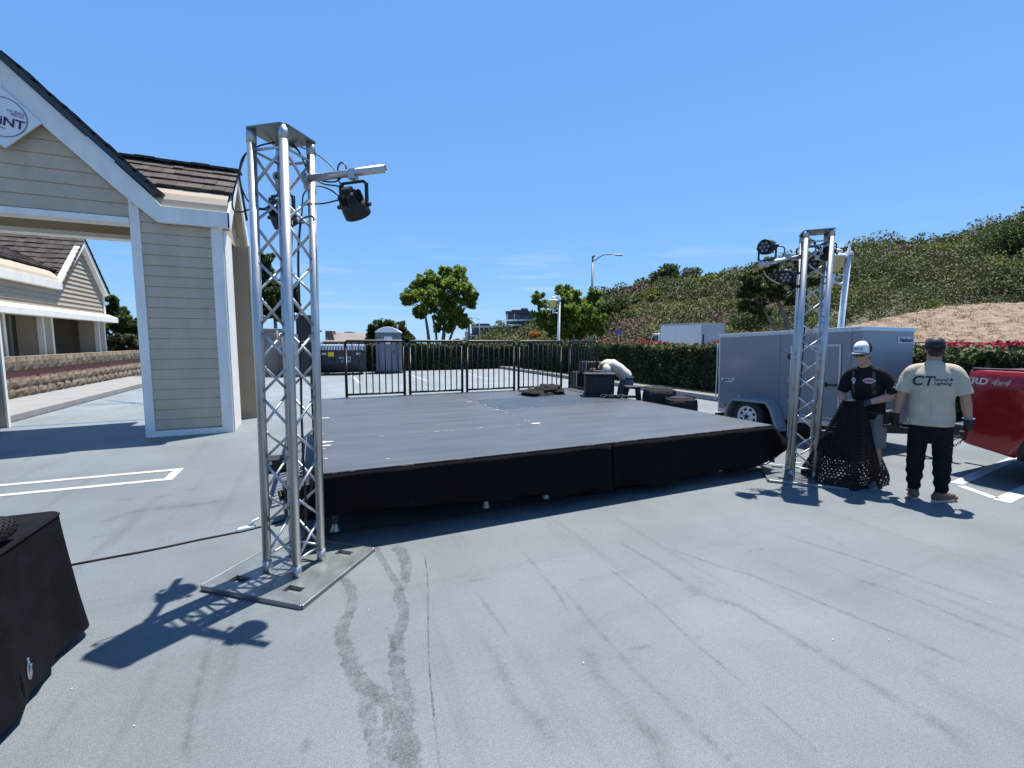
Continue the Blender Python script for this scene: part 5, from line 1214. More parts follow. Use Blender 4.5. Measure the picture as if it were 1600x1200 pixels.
def cov_fn(i, j):
    x, y, nx_, ny_, ci, ck = per[i]; t = j/(npz-1)
    fl = .02+.045*t**1.3
    if ci == 0: fl += .012*math.sin(math.pi*ck)*t+.008*math.sin(math.pi*t)*math.sin(ck*9)
    s_ = x*7+y*7; f = (.016*math.sin(s_*1.3+.7)+.012*math.sin(s_*2.9+2*t)+.006*math.sin(s_*6.1+t))*t
    z = TH_-.012-(TH_-.060)*t
    return (x+nx_*(fl+f), y+ny_*(fl+f), z)
b.grid(cov_fn, len(per), npz, cu=True)
# rounded hem roll + top
base = len(b.v); ring = [(p[0]+p[2]*.012, p[1]+p[3]*.012, TH_-.002) for p in per]; ring2 = [(p[0]-p[2]*.012, p[1]-p[3]*.012, TH_+.002) for p in per]; n_ = len(per)
b.add([cov_fn(i, 0) for i in range(n_)]+ring+ring2, [(i, (i+1) % n_, n_+(i+1) % n_, n_+i) for i in range(n_)]+[(n_+i, n_+(i+1) % n_, 2*n_+(i+1) % n_, 2*n_+i) for i in range(n_)], True)
gx, gy = 14, 40
def top_fn(i, j):
    u, v = i/(gx-1), j/(gy-1); e_ = min(u, 1-u, v, 1-v)
    return (x0+.012+(x1-x0-.024)*u, y0+.012+(y1-y0-.024)*v, TH_+.002+.004*min(1, e_*20)*math.sin(u*7+v*17)*math.sin(v*9))
b.grid(top_fn, gx, gy); b.build('table_cloth', CLOTHT, tb, fix=True)
b = MB(); b.tube([(p[0]+p[2]*.020, p[1]+p[3]*.020, TH_-.014) for p in per], .005, 6, closed=True); b.build('hem_seam', CLOTHT, tb)
b = MB()
for sx in (x0+.08, x1-.08):
    for sy in (y0+.1, y1-.1): b.cyl((sx, sy, 0), (sx, sy, TH_-.03), .018, seg=10)
b.build('leg', BLACK, tb)
p = G(46, 1048, .33); p = EX(46, 1048, -1.172); cb_ = empty('snap_clip', 'small silver clip hanging on the side of the draped table', 'clip', tuple(p))
b = MB(); b.tube([(0, .012*math.cos(a), .035*math.sin(a)) for a in [2*math.pi*k/20 for k in range(20)]], .0045, 7, closed=True); b.cyl((.002, -.004, -.03), (.006, .002, .03), .005, seg=8); b.build('ring', CHR, cb_)
b = MB(); b.cyl((0, 0, .033), (-.003, 0, .06), .006, seg=8); b.build('swivel', CHR, cb_)

# perforated black mat: real holes
def holed(b, fn, nu, nv, hole=.62, cu=True):
    """fn(u,v) continuous -> xyz; cells with an octagonal hole, hex staggered"""
    for j in range(nv):
        off = .5 if j % 2 else 0
        for i in range(nu):
            c = [(i+off, j), (i+off+.5, j), (i+off+1, j), (i+off+1, j+.5), (i+off+1, j+1), (i+off+.5, j+1), (i+off, j+1), (i+off, j+.5)]
            m_ = (i+off+.5, j+.5); k_ = []
            for q_ in range(8):
                a = R(225+45*q_); k_.append((m_[0]+hole*.5*math.cos(a), m_[1]+hole*.5*math.sin(a)))
            P = [fn(u/nu, v/nv) for u, v in c+k_]
            b.add(P, [(q_, (q_+1) % 8, 8+(q_+1) % 8, 8+q_) for q_ in range(8)], True)
MESHM = mat('black_perforated_mat', (.0045, .0048, .006), .6, var=.3, scale=12, spec=.25)
rt = EY(0, 778, 2.72); ro = empty('rolled_mat', 'end of a rolled black perforated mat lying on the draped table', 'mat', (-1.31, 2.62, TH_+.006)); b = MB()
def rollf(u, v):
    a = 2*math.pi*u; r_ = .052; return (r_*1.25*math.cos(a), -.6+.62*v, .052+r_*math.sin(a))
holed(b, rollf, 16, 30, .5); b.build('outer_layer', MESHM, ro, fix=False, solid=.004)
b = MB(); b.lathe([(.045, -.58), (.045, .0), (0, .0)], 18, Matrix.Translation((0, 0, .052)) @ Matrix.Rotation(R(-90), 4, 'X')); b.build('inner_layer', MESHM, ro)

# ================================================================== CARGO TRAILER
TR = empty('cargo_trailer', 'grey enclosed cargo trailer behind the right truss tower', 'trailer', (7.12, 5.35, 0)); TR.rotation_euler = (R(-1.9), 0, 0)
TRM = mat('trailer_grey_skin', (.25, .275, .315), .32, .35, var=.05, scale=1.2, spec=.5); TRT = mat('trailer_trim', (.60, .63, .66), .35, .6, var=.08)
yR, yF, zB, zT = .80, -1.63, .29, 1.765; WX = 1.36
b = MB(); b.box(0, WX, yF, yR, zB, zT-.0); b.build('body', TRM, TR, bevel=.02)
b = MB(); b.box(-.008, WX+.008, yF-.008, yR+.008, zT-.055, zT+.012); b.build('roof_rail', TRT, TR, bevel=.006)
for ya, yb in ((yF, -.62), (.62, yR)):
    b = MB(); b.box(-.006, -.0005, ya, yb, zB-.005, zB+.07); b.build('bottom_rail', TRT, TR)
b = MB(); b.box(-.008, .03, yR-.02, yR+.012, zB, zT-.06); b.build('corner_post', TRT, TR, bevel=.004)
b = MB()
for yy in (-.42, -1.50): b.box(-.003, -.0003, yy-.006, yy+.006, zB+.07, zT-.06)
for k in range(30): b.cyl((-.012, yF+.05+k*.077, zT-.02), (-.007, yF+.05+k*.077, zT-.02), .006, seg=6)
o = b.build('panel_seams', mat('trailer_seam', (.17, .185, .21), .5, .3), TR); o['kind'] = 'stuff'
dY0, dY1 = -1.36, -.62
b = MB(); b.box(-.012, -.0006, dY0, dY1, .42, 1.52); b.build('side_door', TRM, TR, bevel=.004)
b = MB(); b.box(-.02, -.0125, dY0-.01, dY1+.01, 1.50, 1.53); b.box(-.02, -.0125, dY0-.012, dY0+.012, .42, 1.499); b.box(-.02, -.0125, dY1-.012, dY1+.012, .42, 1.499); b.box(-.02, -.0125, dY0-.01, dY1+.01, .40, .419); b.build('door_frame', TRT, TR)
b = MB(); b.bar((-.035, dY0+.2, .92), (-.035, dY0+.02, .92), .03, .02); b.cbox((-.03, dY0+.2, .92), (.04, .05, .07)); b.build('latch', BLACK, TR)
for zz in (.60, .95, 1.35):
    b = MB(); b.cyl((-.022, dY1+.02, zz-.05), (-.022, dY1+.02, zz+.05), .012, seg=8); b.box(-.018, -.0126, dY1-.06, dY1+.06, zz-.03, zz+.03); b.build('hinge', BLACK if zz > 1.2 else ALU, TR)
b = MB(); b.cbox((-.016, .33, .62), (.02, .07, .03)); b.build('vent', ALU, TR)
RED = mat('red_marker', (.35, .02, .02), .3, spec=.6)
b = MB(); b.cbox((-.014, .62, .43), (.02, .06, .04)); b.build('side_marker', RED, TR, bevel=.006)
b = MB(); b.cbox((.12, yR+.02, .75), (.07, .03, .16)); b.build('tail_light', RED, TR, bevel=.006)
b = MB(); b.tube(spline([(-.03, yR+.05, .5), (-.02, yR+.04, 1.0), (-.02, yR+.03, 1.6)], 4), .010, 8); b.build('door_bar', TRT, TR)
# fender: angular jeep style
b = MB(); f = lambda u, v, w_: (w_, u, v)
fo = [(.50, .12), (.40, .50), (.30, .60), (-.36, .60), (-.46, .50), (-.60, .12)]; fi = [(.46, .12), (.365, .47), (.285, .56), (-.345, .56), (-.42, .47), (-.555, .12)]
for i in range(5): b.prism([fo[i], fo[i+1], fi[i+1], fi[i]], -.25, -.002, f)
b.prism([(-.46, .5), (-.36, .6), (-.36, .3), (-.55, .12), (-.60, .12)], -.03, -.004, f)
b.build('fender', mat('fender_grey', (.28, .305, .335), .4, .3, var=.06), TR, bevel=.004)
b = MB(); b.prism([fi[0], fi[1], fi[2], fi[3], fi[4], fi[5]], -.012, -.001, f); b.build('wheel_well', BLACKP, TR)
wh = bpy.data.objects.new('wheel', None); 
def wheel(parent, c, r, rr_, w_, name='wheel', rimm=None, spokes=8):
    m = Matrix.Translation(c) @ Matrix.Rotation(R(-90), 4, 'Y')
    b = MB(); b.lathe([(rr_, -w_/2), (r*.90, -w_/2), (r*.985, -w_/2+.025), (r, -w_/4), (r, w_/4), (r*.985, w_/2-.025), (r*.9, w_/2), (rr_+.012, w_/2-.004), (rr_, w_/2-.02)], 40, m)
    t = b.build('tyre', RUBBER, parent) if name is None else b.build(name, RUBBER, parent)
    b = MB(); b.lathe([(rr_+.008, w_/2-.006), (rr_+.012, w_/2+.004), (rr_-.006, w_/2+.004), (rr_-.012, w_/2-.03), (rr_*.55, w_/2-.02), (rr_*.42, w_/2+.0), (rr_*.34, w_/2+.008), (0, w_/2+.010)], 32, m); rim = b.build('rim', rimm or MATS['white_paint'], t)
    b = MB()
    for k in range(spokes):
        a = 2*math.pi*(k+.5)/spokes; b.cbox((0, 0, 0), (rr_*.20, rr_*.26, .02), m @ Matrix.Rotation(a, 4, 'Z') @ Matrix.Translation((rr_*.73, 0, w_/2-.023)))
    o = b.build('rim_slots', BLACKP, rim); o['kind'] = 'stuff'; b = MB(); b.lathe([(rr_*.18, w_/2), (rr_*.18, w_/2+.03), (rr_*.1, w_/2+.04), (0, w_/2+.04)], 14, m)
    for k in range(5): b.cyl(m @ Vector((rr_*.3*math.cos(k*1.2566), rr_*.3*math.sin(k*1.2566), w_/2)), m @ Vector((rr_*.3*math.cos(k*1.2566), rr_*.3*math.sin(k*1.2566), w_/2+.025)), .010, seg=6)
    b.build('hub', BLACKP if spokes == 8 else ALU, rim); return t
bpy.data.objects.remove(wh)
wheel(TR, (-.135, .0, .295), .295, .178, .18)
# the far wheel
wheel(TR, (WX+.13, .0, .295), .295, .178, .18)
b = MB(); b.box(.1, WX-.1, -.05, .05, .22, .28); b.box(.15, .22, yF, yR, .20, .275); b.box(WX-.22, WX-.15, yF, yR, .20, .275); b.build('chassis', BLACK, TR)
b = MB(); b.bar((.35, yF+.1, .26), (.75, yF-.62, .30), .06, .09); b.bar((1.05, yF+.1, .26), (.75, yF-.62, .30), .06, .09); b.bar((.75, yF-.5, .32), (.75, yF-.82, .34), .08, .07); b.build('tongue', BLACK, TR)
b = MB(); b.cyl((.75, yF-.35, .1), (.75, yF-.35, .75), .03, seg=10); b.build('jack', ALU, TR)
b = MB(); b.bar((.1, yR, .12), (.1, yR+.75, .02), .06, .05); b.bar((1.3, yR, .12), (1.3, yR+.75, .02), .06, .05); b.bar((.02, yR+.45, .07), (1.4, yR+.45, .07), .05, .04); b.bar((.05, yR+.1, .18), (1.4, yR+.1, .18), .06, .12); b.build('ramp', BLACK, TR)
NAVY = mat('navy_lettering', (.012, .018, .05), .4); BADGE = mat('badge_white', (.62, .64, .66), .4, var=.05)
fx = lambda y, z, off=-.009: frame((off, y, z), (0, -1, 0), (0, 0, 1))
b = MB(); b.box(.90, 1.34, yF-.006, yF-.0008, 1.535, 1.635); b.build('name_plate', BADGE, TR)
text_obj('lettering', 'Haulmark', .092, frame((1.12, yF-.009, 1.585), (1, 0, 0), (0, 0, 1)), NAVY, TR, bold=True, shear=.25, ext=.001)
text_obj('lettering', 'Passport', .058, fx(.60, .915), NAVY, TR, bold=True, shear=.2, ext=.001)
b = MB(); b.box(-.003, -.0008, .46, .745, .895, .945); b.box(-.0031, -.0009, .50, .64, .87, .894); b.build('name_plate', BADGE, TR)

# ================================================================== RED PICKUP
RP = mat('red_car_paint', (.24, .006, .010), .22, .15, var=.06, scale=2, spec=.45, coat=.35)
PK = empty('pickup_truck', 'red pickup truck at the right edge, tail end towards the trailer', 'pickup truck', (7.1, 2.62, 0))
def bedside(s, x):   # s: outward direction
    prof = [(0, .42), (.02, .70), (.0, 1.10), (.02, 1.27), (.10, 1.295)]
b = MB()
# side outer sheet: y from 0 (tail) to -1.75, z profile with shallow crown and character lines
ys_ = [0, -.02, -.06, -.15, -.25, -.35, -.44, -.485, -.51, -.54, -.58, -.63, -.70, -.80, -.90, -.98, -1.08, -1.18, -1.28, -1.35, -1.40, -1.44, -1.47, -1.55, -1.65, -1.8]
zs_ = [0, .06, .2, .4, .55, .66, .76, .82, .86, .92, .96, 1.0]
wc, wr = Vector((0, -.97, .37)), .47
def bed_fn(s):
    def fn(i, j):
        y = ys_[i]; t = zs_[j]; zl = .40-.10*min(1, max(0, -y/.5))
        # wheel arch lifts the lower edge
        dy = y-wc.y
        if abs(dy) < wr: zl = max(zl, wc.z+math.sqrt(wr*wr-dy*dy))
        z = zl+(1.285-zl)*t
        x = -.02*math.sin(math.pi*min(1, max(0, (z-.3)/1.0)))-.018*(1 if .8 < z < 1.12 else 0)+.05*max(0, (z-1.16)/.125)**2+.06*max(0, (.5-z)/.2)
        tail = max(0, (y+.06)/.06); x += .05*tail
        if abs(dy) < wr+.16:
            d = math.hypot(dy, z-wc.z); x -= .045*max(0, 1-abs(d-wr-.05)/.13)
        return (x if s < 0 else 1.86-x, y, z)
    return fn
b.grid(bed_fn(-1), len(ys_), len(zs_)); b.build('bed_side', RP, PK, fix=False, solid=.01, sub=1)
b = MB(); b.grid(bed_fn(1), len(ys_), len(zs_)); b.build('bed_side', RP, PK, fix=False, solid=.01, sub=1)
for sx in (0, 1):
    b = MB(); b.tube([((-.012 if sx == 0 else 1.872), wc.y+.455*math.cos(R(a)), wc.z+.455*math.sin(R(a))) for a in range(-8, 190, 9)], .032, 8); b.build('wheel_flare', BLACKP, PK)
for xa in (.05, 1.73):
    b = MB(); b.box(xa, xa+.08, -1.8, -.02, 1.286, 1.306); b.build('bed_rail', BLACKP, PK, bevel=.008)
b = MB(); b.box(.06, .22, -1.75, -.08, .62, 1.27); b.box(1.64, 1.80, -1.75, -.08, .62, 1.27); b.box(.06, 1.8, -1.8, -.06, .58, .66); b.box(.1, 1.76, -1.78, -1.72, .62, 1.28); b.build('bed_liner', BLACKP, PK)
b = MB(); b.box(.22, 1.64, -.06, .0, .66, 1.27); b.build('tailgate', RP, PK, bevel=.015)
for x_ in (.06, 1.66):
    b = MB(); b.box(x_, x_+.15, -.035, .012, .78, 1.22); b.build('tail_light', RED, PK, bevel=.02)
b = MB(); b.box(.03, 1.83, -.10, .13, .46, .62); b.box(.5, 1.36, -.1, .05, .40, .46); b.build('rear_bumper', mat('dark_bumper', (.035, .035, .04), .4, .3), PK, bevel=.03)
b = MB(); b.bar((.93, .1, .40), (.93, .30, .40), .06, .06); b.cyl((.93, .27, .42), (.93, .27, .50), .025); b.build('tow_hitch', BLACK, PK)
b = MB(); b.box(.03, 1.83, -3.75, -1.84, .42, 1.12); b.build('cab_body', RP, PK, bevel=.06)
b = MB(); f = lambda u, v, w_: (w_, u, v); b.prism([(-1.86, 1.12), (-1.95, 1.70), (-2.2, 1.76), (-3.1, 1.74), (-3.75, 1.12)], .13, 1.73, f); b.build('cab_roof', RP, PK, bevel=.05)
for x_ in (.118, 1.73):
    b = MB(); b.prism([(-1.98, 1.16), (-2.04, 1.62), (-2.62, 1.66), (-2.62, 1.16)], x_, x_+.012, f); b.prism([(-2.68, 1.16), (-2.68, 1.66), (-3.08, 1.64), (-3.52, 1.16)], x_, x_+.012, f); b.build('window', GLASSD, PK)
b = MB(); b.box(.06, 1.80, -5.15, -3.7, .45, 1.10); b.build('hood', RP, PK, bevel=.09)
b = MB(); b.box(.04, 1.82, -5.3, -5.14, .35, .72); b.build('front_bumper', MATS['dark_bumper'], PK, bevel=.04)
for y_ in (-.97, -4.3):
    for x_, fl in ((.10, 1), (1.76, -1)):
        w_ = wheel(PK, (0, 0, 0), .375, .225, .25, rimm=mat('dark_alloy', (.12, .12, .13), .35, .8), spokes=6)
        w_.location = (x_, y_, .375)
        if fl < 0: w_.rotation_euler = (0, 0, math.pi)
b = MB(); b.box(.3, 1.56, -5.0, -.2, .32, .45); b.build('chassis', BLACK, PK)
STK = mat('silver_decal', (.62, .62, .64), .35, .3); STK2 = mat('dim_decal', (.42, .34, .36), .4, .3)
fpk = lambda y, z: frame((-.0535, y, z), (0, -1, 0), (0, 0, 1))
text_obj('lettering', 'TRD', .105, fpk(-.10, 1.155), STK, PK, bold=True, shear=.15, ext=.001)
text_obj('lettering', '4x4', .10, fpk(-.30, 1.150), STK2, PK, bold=True, shear=.35, ext=.001)

# ================================================================== WHITE BOX TRUCK
BT = empty('box_truck', 'white box truck parked beyond the hedge below the hill', 'box truck', (22.4, 20.9, .12)); BW = mat('box_truck_white', (.88, .83, .75), .45, var=.05, scale=1.2)
b = MB(); b.box(0, 1.95, 0, 3.75, .55, 2.62); b.build('cargo_box', BW, BT, bevel=.03)
b = MB(); b.box(-.02, 1.97, -.02, 3.77, 2.62, 2.70); b.box(-.02, .05, -.03, .05, .55, 2.62); b.box(1.90, 1.97, -.03, .05, .55, 2.62); b.box(-.015, .0, 3.70, 3.77, .55, 2.62); b.build('box_trim', mat('box_trim', (.42, .43, .45), .4, .4), BT, bevel=.01)
b = MB()
for k in range(9): b.box(.1, 1.85, -.018, -.002, 1.0+k*.175, 1.0+k*.175+.168)
b.build('roller_door', mat('roller_door', (.50, .52, .54), .5, var=.06), BT, bevel=.006)
b = MB(); b.box(.05, .13, -.06, -.02, .5, 1.95); b.box(.1, 1.9, -.10, -.02, 1.18, 1.30); b.box(.1, 1.9, -.4, 0, .42, .5); b.build('lift_gate', BLACK, BT)
b = MB(); f = lambda u, v, w_: (w_, u, v); b.prism([(3.85, .5), (3.85, 2.02), (3.95, 2.10), (4.55, 2.08), (4.95, 1.35), (5.02, 1.25), (5.02, .5)], .08, 1.87, f); b.build('cab', BW, BT, bevel=.05)
for x_ in (.066, 1.87):
    b = MB(); b.prism([(4.0, 1.40), (4.0, 1.95), (4.50, 1.95), (4.80, 1.40)], x_, x_+.013, f); b.build('window', GLASSD, BT)
b = MB(); b.prism([(4.58, 2.0), (4.93, 1.38), (4.95, 1.39), (4.60, 2.02)], .2, 1.75, f); b.build('windscreen', GLASSD, BT)
b = MB(); b.bar((.0, 4.75, 1.75), (-.18, 4.8, 1.72), .03, .03); b.cbox((-.2, 4.82, 1.58), (.04, .18, .36)); b.build('mirror', BLACK, BT)
b = MB(); b.box(.3, 1.65, .2, 4.9, .4, .55); b.build('chassis', BLACK, BT)
for y_ in (.9, 4.35):
    for x_ in (.2, 1.75):
        w_ = wheel(BT, (0, 0, 0), .38, .22, .24); w_.location = (x_, y_, .38)
        if x_ > 1: w_.rotation_euler = (0, 0, math.pi)

# ================================================================== CASES AND SPEAKERS by the right side of the stage
fc_ = empty('flight_case', 'black ribbed flight case on the deck edge in front of the bending man', 'case', (4.80, 6.84, SZ), R(-28))
b = MB(); b.box(-.26, .26, -.18, .20, .03, .40); b.build('shell', BLACKP, fc_, bevel=.03)
b = MB()
for k in range(5): b.box(-.23+k*.105, -.23+k*.105+.03, -.192, .21, .05, .38)
b.build('ribs', BLACKP, fc_, bevel=.006)
b = MB(); b.box(-.285, .285, -.205, .225, .385, .425); b.box(-.27, .27, -.19, .21, .0, .04); b.build('rim', BLACKP, fc_, bevel=.012)
b = MB(); b.cyl((.262, .0, .24), (.275, .0, .24), .05, seg=18); b.build('label_disc', mat('grey_disc', (.16, .17, .19), .5), fc_)
b = MB(); b.tube(spline([(-.12, .05, .42), (-.1, .05, .45), (.1, .05, .45), (.12, .05, .42)], 4), .010, 7); b.build('handle', BLACK, fc_)
def speaker(label, c, rz, w_, dp, h, z0=0, grille=True):
    o = empty('loudspeaker', label, 'loudspeaker', c, rz); b = MB(); b.box(-w_/2, w_/2, -dp/2, dp/2, z0, h); b.build('cabinet', BLACKP, o, bevel=.015)
    b = MB(); b.box(-w_/2+.03, w_/2-.03, -dp/2-.012, -dp/2-.001, z0+.04, h-.04); b.build('grille', BLACK, o, bevel=.004)
    b = MB(); b.box(-w_/2-.006, -w_/2-.0005, -dp/2+.005, -dp/2+.03, z0+.02, h-.02); b.build('edge_strip', ALU, o)
    b = MB(); b.cbox((w_/2+.005, 0, h*.7), (.012, .12, .05)); b.build('handle', BLACK, o); return o
speaker('tall black loudspeaker behind the right-side guard rail', tuple(D(924, 590, 9.7).xy)+(0,), R(-10), .42, .45, 1.17)
speaker('shorter black loudspeaker left of the tall one behind the guard rail', tuple(D(908, 590, 9.9).xy)+(0,), R(-10), .36, .4, .93)
def covered(label, c, rz, sx, sy, h):
    o = empty('covered_amplifier', label, 'amplifier', c, rz); CV = mat('padded_black_cover', (.022, .022, .024), .8, var=.35, scale=9, bump=.4, bscale=50, spec=.25)
    def fn(i, j):
        n = 40; a = 2*math.pi*i/n; t = j/9
        cx_, cy_ = math.cos(a), math.sin(a); p_ = 6; k = (abs(cx_)**p_+abs(cy_)**p_)**(-1/p_)
        r_ = 1.0-.12*max(0, t-.75)/.25 if t < 1 else .2
        wob = 1+.02*math.sin(a*5+t*4)*(.4+t)
        return (cx_*k*sx/2*r_*wob, cy_*k*sy/2*r_*wob, h*min(1, t*1.04))
    b = MB(); b.grid(lambda i, j: fn(i, j), 40, 10, cu=True)
    top = [fn(i, 9) for i in range(40)]; cz = h+.015; b.add([(x*.95, y*.95, h+.008) for x, y, z in top]+top+[(0, 0, cz)], [(i, (i+1) % 40, 40) for i in []]+[(40+i, 40+(i+1) % 40, (i+1) % 40, i) for i in range(40)]+[(i, (i+1) % 40, 80) for i in range(40)], True)
    b.build('cover', CV, o, fix=False)
    b = MB(); b.tube([(x*1.01, y*1.01, h*.97) for x, y, z in [fn(i, 8) for i in range(40)]], .008, 6, closed=True); b.build('piping', CV, o)
    b = MB(); b.box(-sx*.42, sx*.42, -sy*.42, sy*.42, 0, h*.9); b.build('amplifier_body', BLACKP, o)
    b = MB(); b.bar((-.12, -sy/2-.006, h*.62), (.10, -sy/2-.006, h*.70), .012, .03); b.build('cover_strap', mat('grey_strap', (.14, .14, .14), .8), o); return o
covered('taller black padded-cover amplifier on the ground right of the stage', tuple(D(1030, 620, 7.75).xy)+(0,), R(-20), .50, .45, .83)
covered('lower black padded-cover amplifier nearer the trailer', tuple(D(1062, 632, 7.45).xy)+(0,), R(-24), .50, .45, .70)
sx_ = empty('step_stool', 'black folding step stool beyond the stage edge beside the flight case', 'step stool', tuple(D(987, 620, 8.05).xy)+(0,), R(-28))
b = MB()
for x_ in (-1, 1): b.bar((x_*.10, -.1, .78), (x_*.19, -.14, 0), .03, .05); b.bar((x_*.10, .1, .78), (x_*.19, .16, 0), .03, .05)
for zz, w2 in ((.2, .17), (.42, .145), (.62, .12)): b.bar((-w2, -.12, zz), (w2, -.12, zz), .03, .04)
b.build('frame', BLACKP, sx_); b = MB(); b.box(-.13, .13, -.13, .13, .77, .805); b.build('top_step', BLACKP, sx_, bevel=.01)
b = MB(); q = random.Random(4)
for k in range(9):
    x, y = q.uniform(-.22, .22), q.uniform(-.06, .06); b.tube(spline([(x-.08, y, .012), (x-.03, y+.04, .03+q.uniform(0, .03)), (x+.04, y-.03, .03+q.uniform(0, .02)), (x+.09, y+.02, .012)], 4), .010, 6)
b.cbox((.02, 0, .03), (.12, .08, .05)); b.cbox((-.16, .02, .025), (.07, .06, .045))
o = b.build('cable_coil', CABLE); o.location = (4.86, 6.42, SZ+.001); o.rotation_euler = (0, 0, R(-25)); tag(o, 'small heap of black cable on the deck edge beside the flight case', 'cable')
# ================================================================== PEOPLE
SKIN = mat('tanned_skin', (.40, .22, .145), .5, var=.10, scale=9, bump=.05, spec=.4)
SKIN2 = mat('skin', (.42, .24, .165), .5, var=.10, scale=9, bump=.05, spec=.4)
HAIR = mat('dark_brown_hair', (.025, .016, .011), .6, var=.4, scale=60, bump=.5, bscale=120)
BTEE = mat('black_tee', (.012, .012, .014), .9, var=.3, scale=8, bump=.35, bscale=60, spec=.2)
TTEE = mat('sand_tee', (.47, .405, .305), .9, var=.06, scale=5, bump=.4, bscale=45, spec=.2)
BPANT = mat('black_joggers', (.010, .010, .011), .92, var=.3, scale=8, bump=.4, bscale=60, spec=.15)
GSHORT = mat('grey_shorts', (.17, .165, .16), .9, var=.15, scale=10, bump=.3, bscale=80)
JEANS = mat('blue_jeans', (.085, .11, .145), .9, var=.3, scale=9, bump=.3, bscale=90)
PTEE = mat('pale_tee', (.55, .50, .40), .9, var=.08, scale=5, bump=.3, bscale=60)
GLOVE = mat('black_work_glove', (.014, .014, .016), .75, var=.35, scale=25, bump=.3, bscale=120)
SHOE = mat('brown_shoe', (.10, .062, .038), .7, var=.3, scale=18, bump=.2); SOLE = mat('shoe_sole', (.34, .31, .28), .8, var=.15)
CAPB = mat('black_cap', (.012, .012, .013), .6, var=.3, scale=20, spec=.4); CAPW = mat('white_cap_front', (.72, .73, .76), .8, var=.05)
STRAP = mat('grey_suspender', (.06, .058, .056), .85)

def solid(b, name, m, parent, vox=.008, it=4, smooth=.5):
    me = bpy.data.meshes.new('tmp'); me.from_pydata(b.v, [], b.f)
    o = bpy.data.objects.new('tmp', me); C.objects.link(o)
    r_ = o.modifiers.new('r', 'REMESH'); r_.mode = 'VOXEL'; r_.voxel_size = vox; r_.use_smooth_shade = True
    if it: s_ = o.modifiers.new('s', 'SMOOTH'); s_.factor = smooth; s_.iterations = it
    dg = bpy.context.evaluated_depsgraph_get(); dg.update(); me2 = bpy.data.meshes.new_from_object(o.evaluated_get(dg)); bpy.data.objects.remove(o)
    me2.name = name; me2.materials.clear(); me2.materials.append(m); me2.polygons.foreach_set('use_smooth', [True]*len(me2.polygons))
    q_ = bpy.data.objects.new(name, me2); C.objects.link(q_)
    if parent: q_.parent = parent
    return q_
def blob(b, c, r, seg=14, m=None):
    n = 9; prof = [(math.sin(math.pi*k/(n-1))+.0001, -math.cos(math.pi*k/(n-1))) for k in range(n)]
    mm = Matrix.Translation(c) @ (m or Matrix.Identity(4)) @ Matrix.Diagonal((r[0], r[1], r[2], 1)); return b.lathe(prof, seg, mm, caps=True)
def limb(b, pts, rs, seg=12):
    sp = spline(pts, 5); n = len(sp); x = np.linspace(0, 1, n); xp = np.linspace(0, 1, len(pts))
    if isinstance(rs[0], tuple): rr = list(zip(np.interp(x, xp, [q_[0] for q_ in rs]), np.interp(x, xp, [q_[1] for q_ in rs])))
    else: rr = [float(v) for v in np.interp(x, xp, rs)]
    return b.tube(sp, [tuple(map(float, q_)) if isinstance(q_, tuple) else q_ for q_ in rr], seg)
def ball_limb(b, pts, rs, seg=12):
    limb(b, pts, rs, seg); blob(b, pts[0], (rs[0],)*3); blob(b, pts[-1], (rs[-1],)*3)
def hand(b, w, d, pn, side, curl=.6, g=1.0, k=1.0):
    """w wrist, d direction of the palm, pn palm normal (towards palm side), side +1 thumb along d x pn"""
    w, d, pn = Vector(w), Vector(d).normalized(), Vector(pn); pn = (pn-d*pn.dot(d)).normalized(); s = d.cross(pn)*side
    P = lambda a, c, e: w+(d*a+s*c+pn*e)*k
    limb(b, [P(-.01, 0, 0), P(.03, 0, 0), P(.085, 0, .003)], [(.024*g, .026*g), (.019*g, .038*g), (.016*g, .042*g)] if False else [.025*g, .029*g, .028*g], 10)
    for c in (-.026, -.008, .010, .027): b.tube([P(.03, c*.7, 0), P(.09, c, .002)], [.013*g, .0115*g], 8)
    ln = (.062, .076, .080, .070)
    for i, c in enumerate((-.029, -.010, .010, .029)):
        l = ln[i]; a1, a2, a3 = curl*.55, curl*1.5, curl*2.2; p0 = P(.088, c, .003); pts = [p0]
        for a, f_ in ((a1, .45), (a2, .32), (a3, .26)): pts.append(pts[-1]+(d*math.cos(a)+pn*math.sin(a))*l*f_*k)
        b.tube(pts, [.0098*g, .0094*g, .0088*g, .0075*g], 8); blob(b, pts[-1], (.0075*g,)*3, 8)
    t0 = P(.022, .026, .006); t1 = t0+(d*.6+s*.62+pn*.3*curl)*.042*k; t2 = t1+(d*.85+s*.10+pn*.6*curl)*.034*k; t3 = t2+(d*.8-s*.1+pn*.7*curl)*.024*k
    b.tube([t0, t1, t2, t3], [.015*g, .0125*g, .011*g, .009*g], 8); blob(b, t3, (.009*g,)*3, 8)
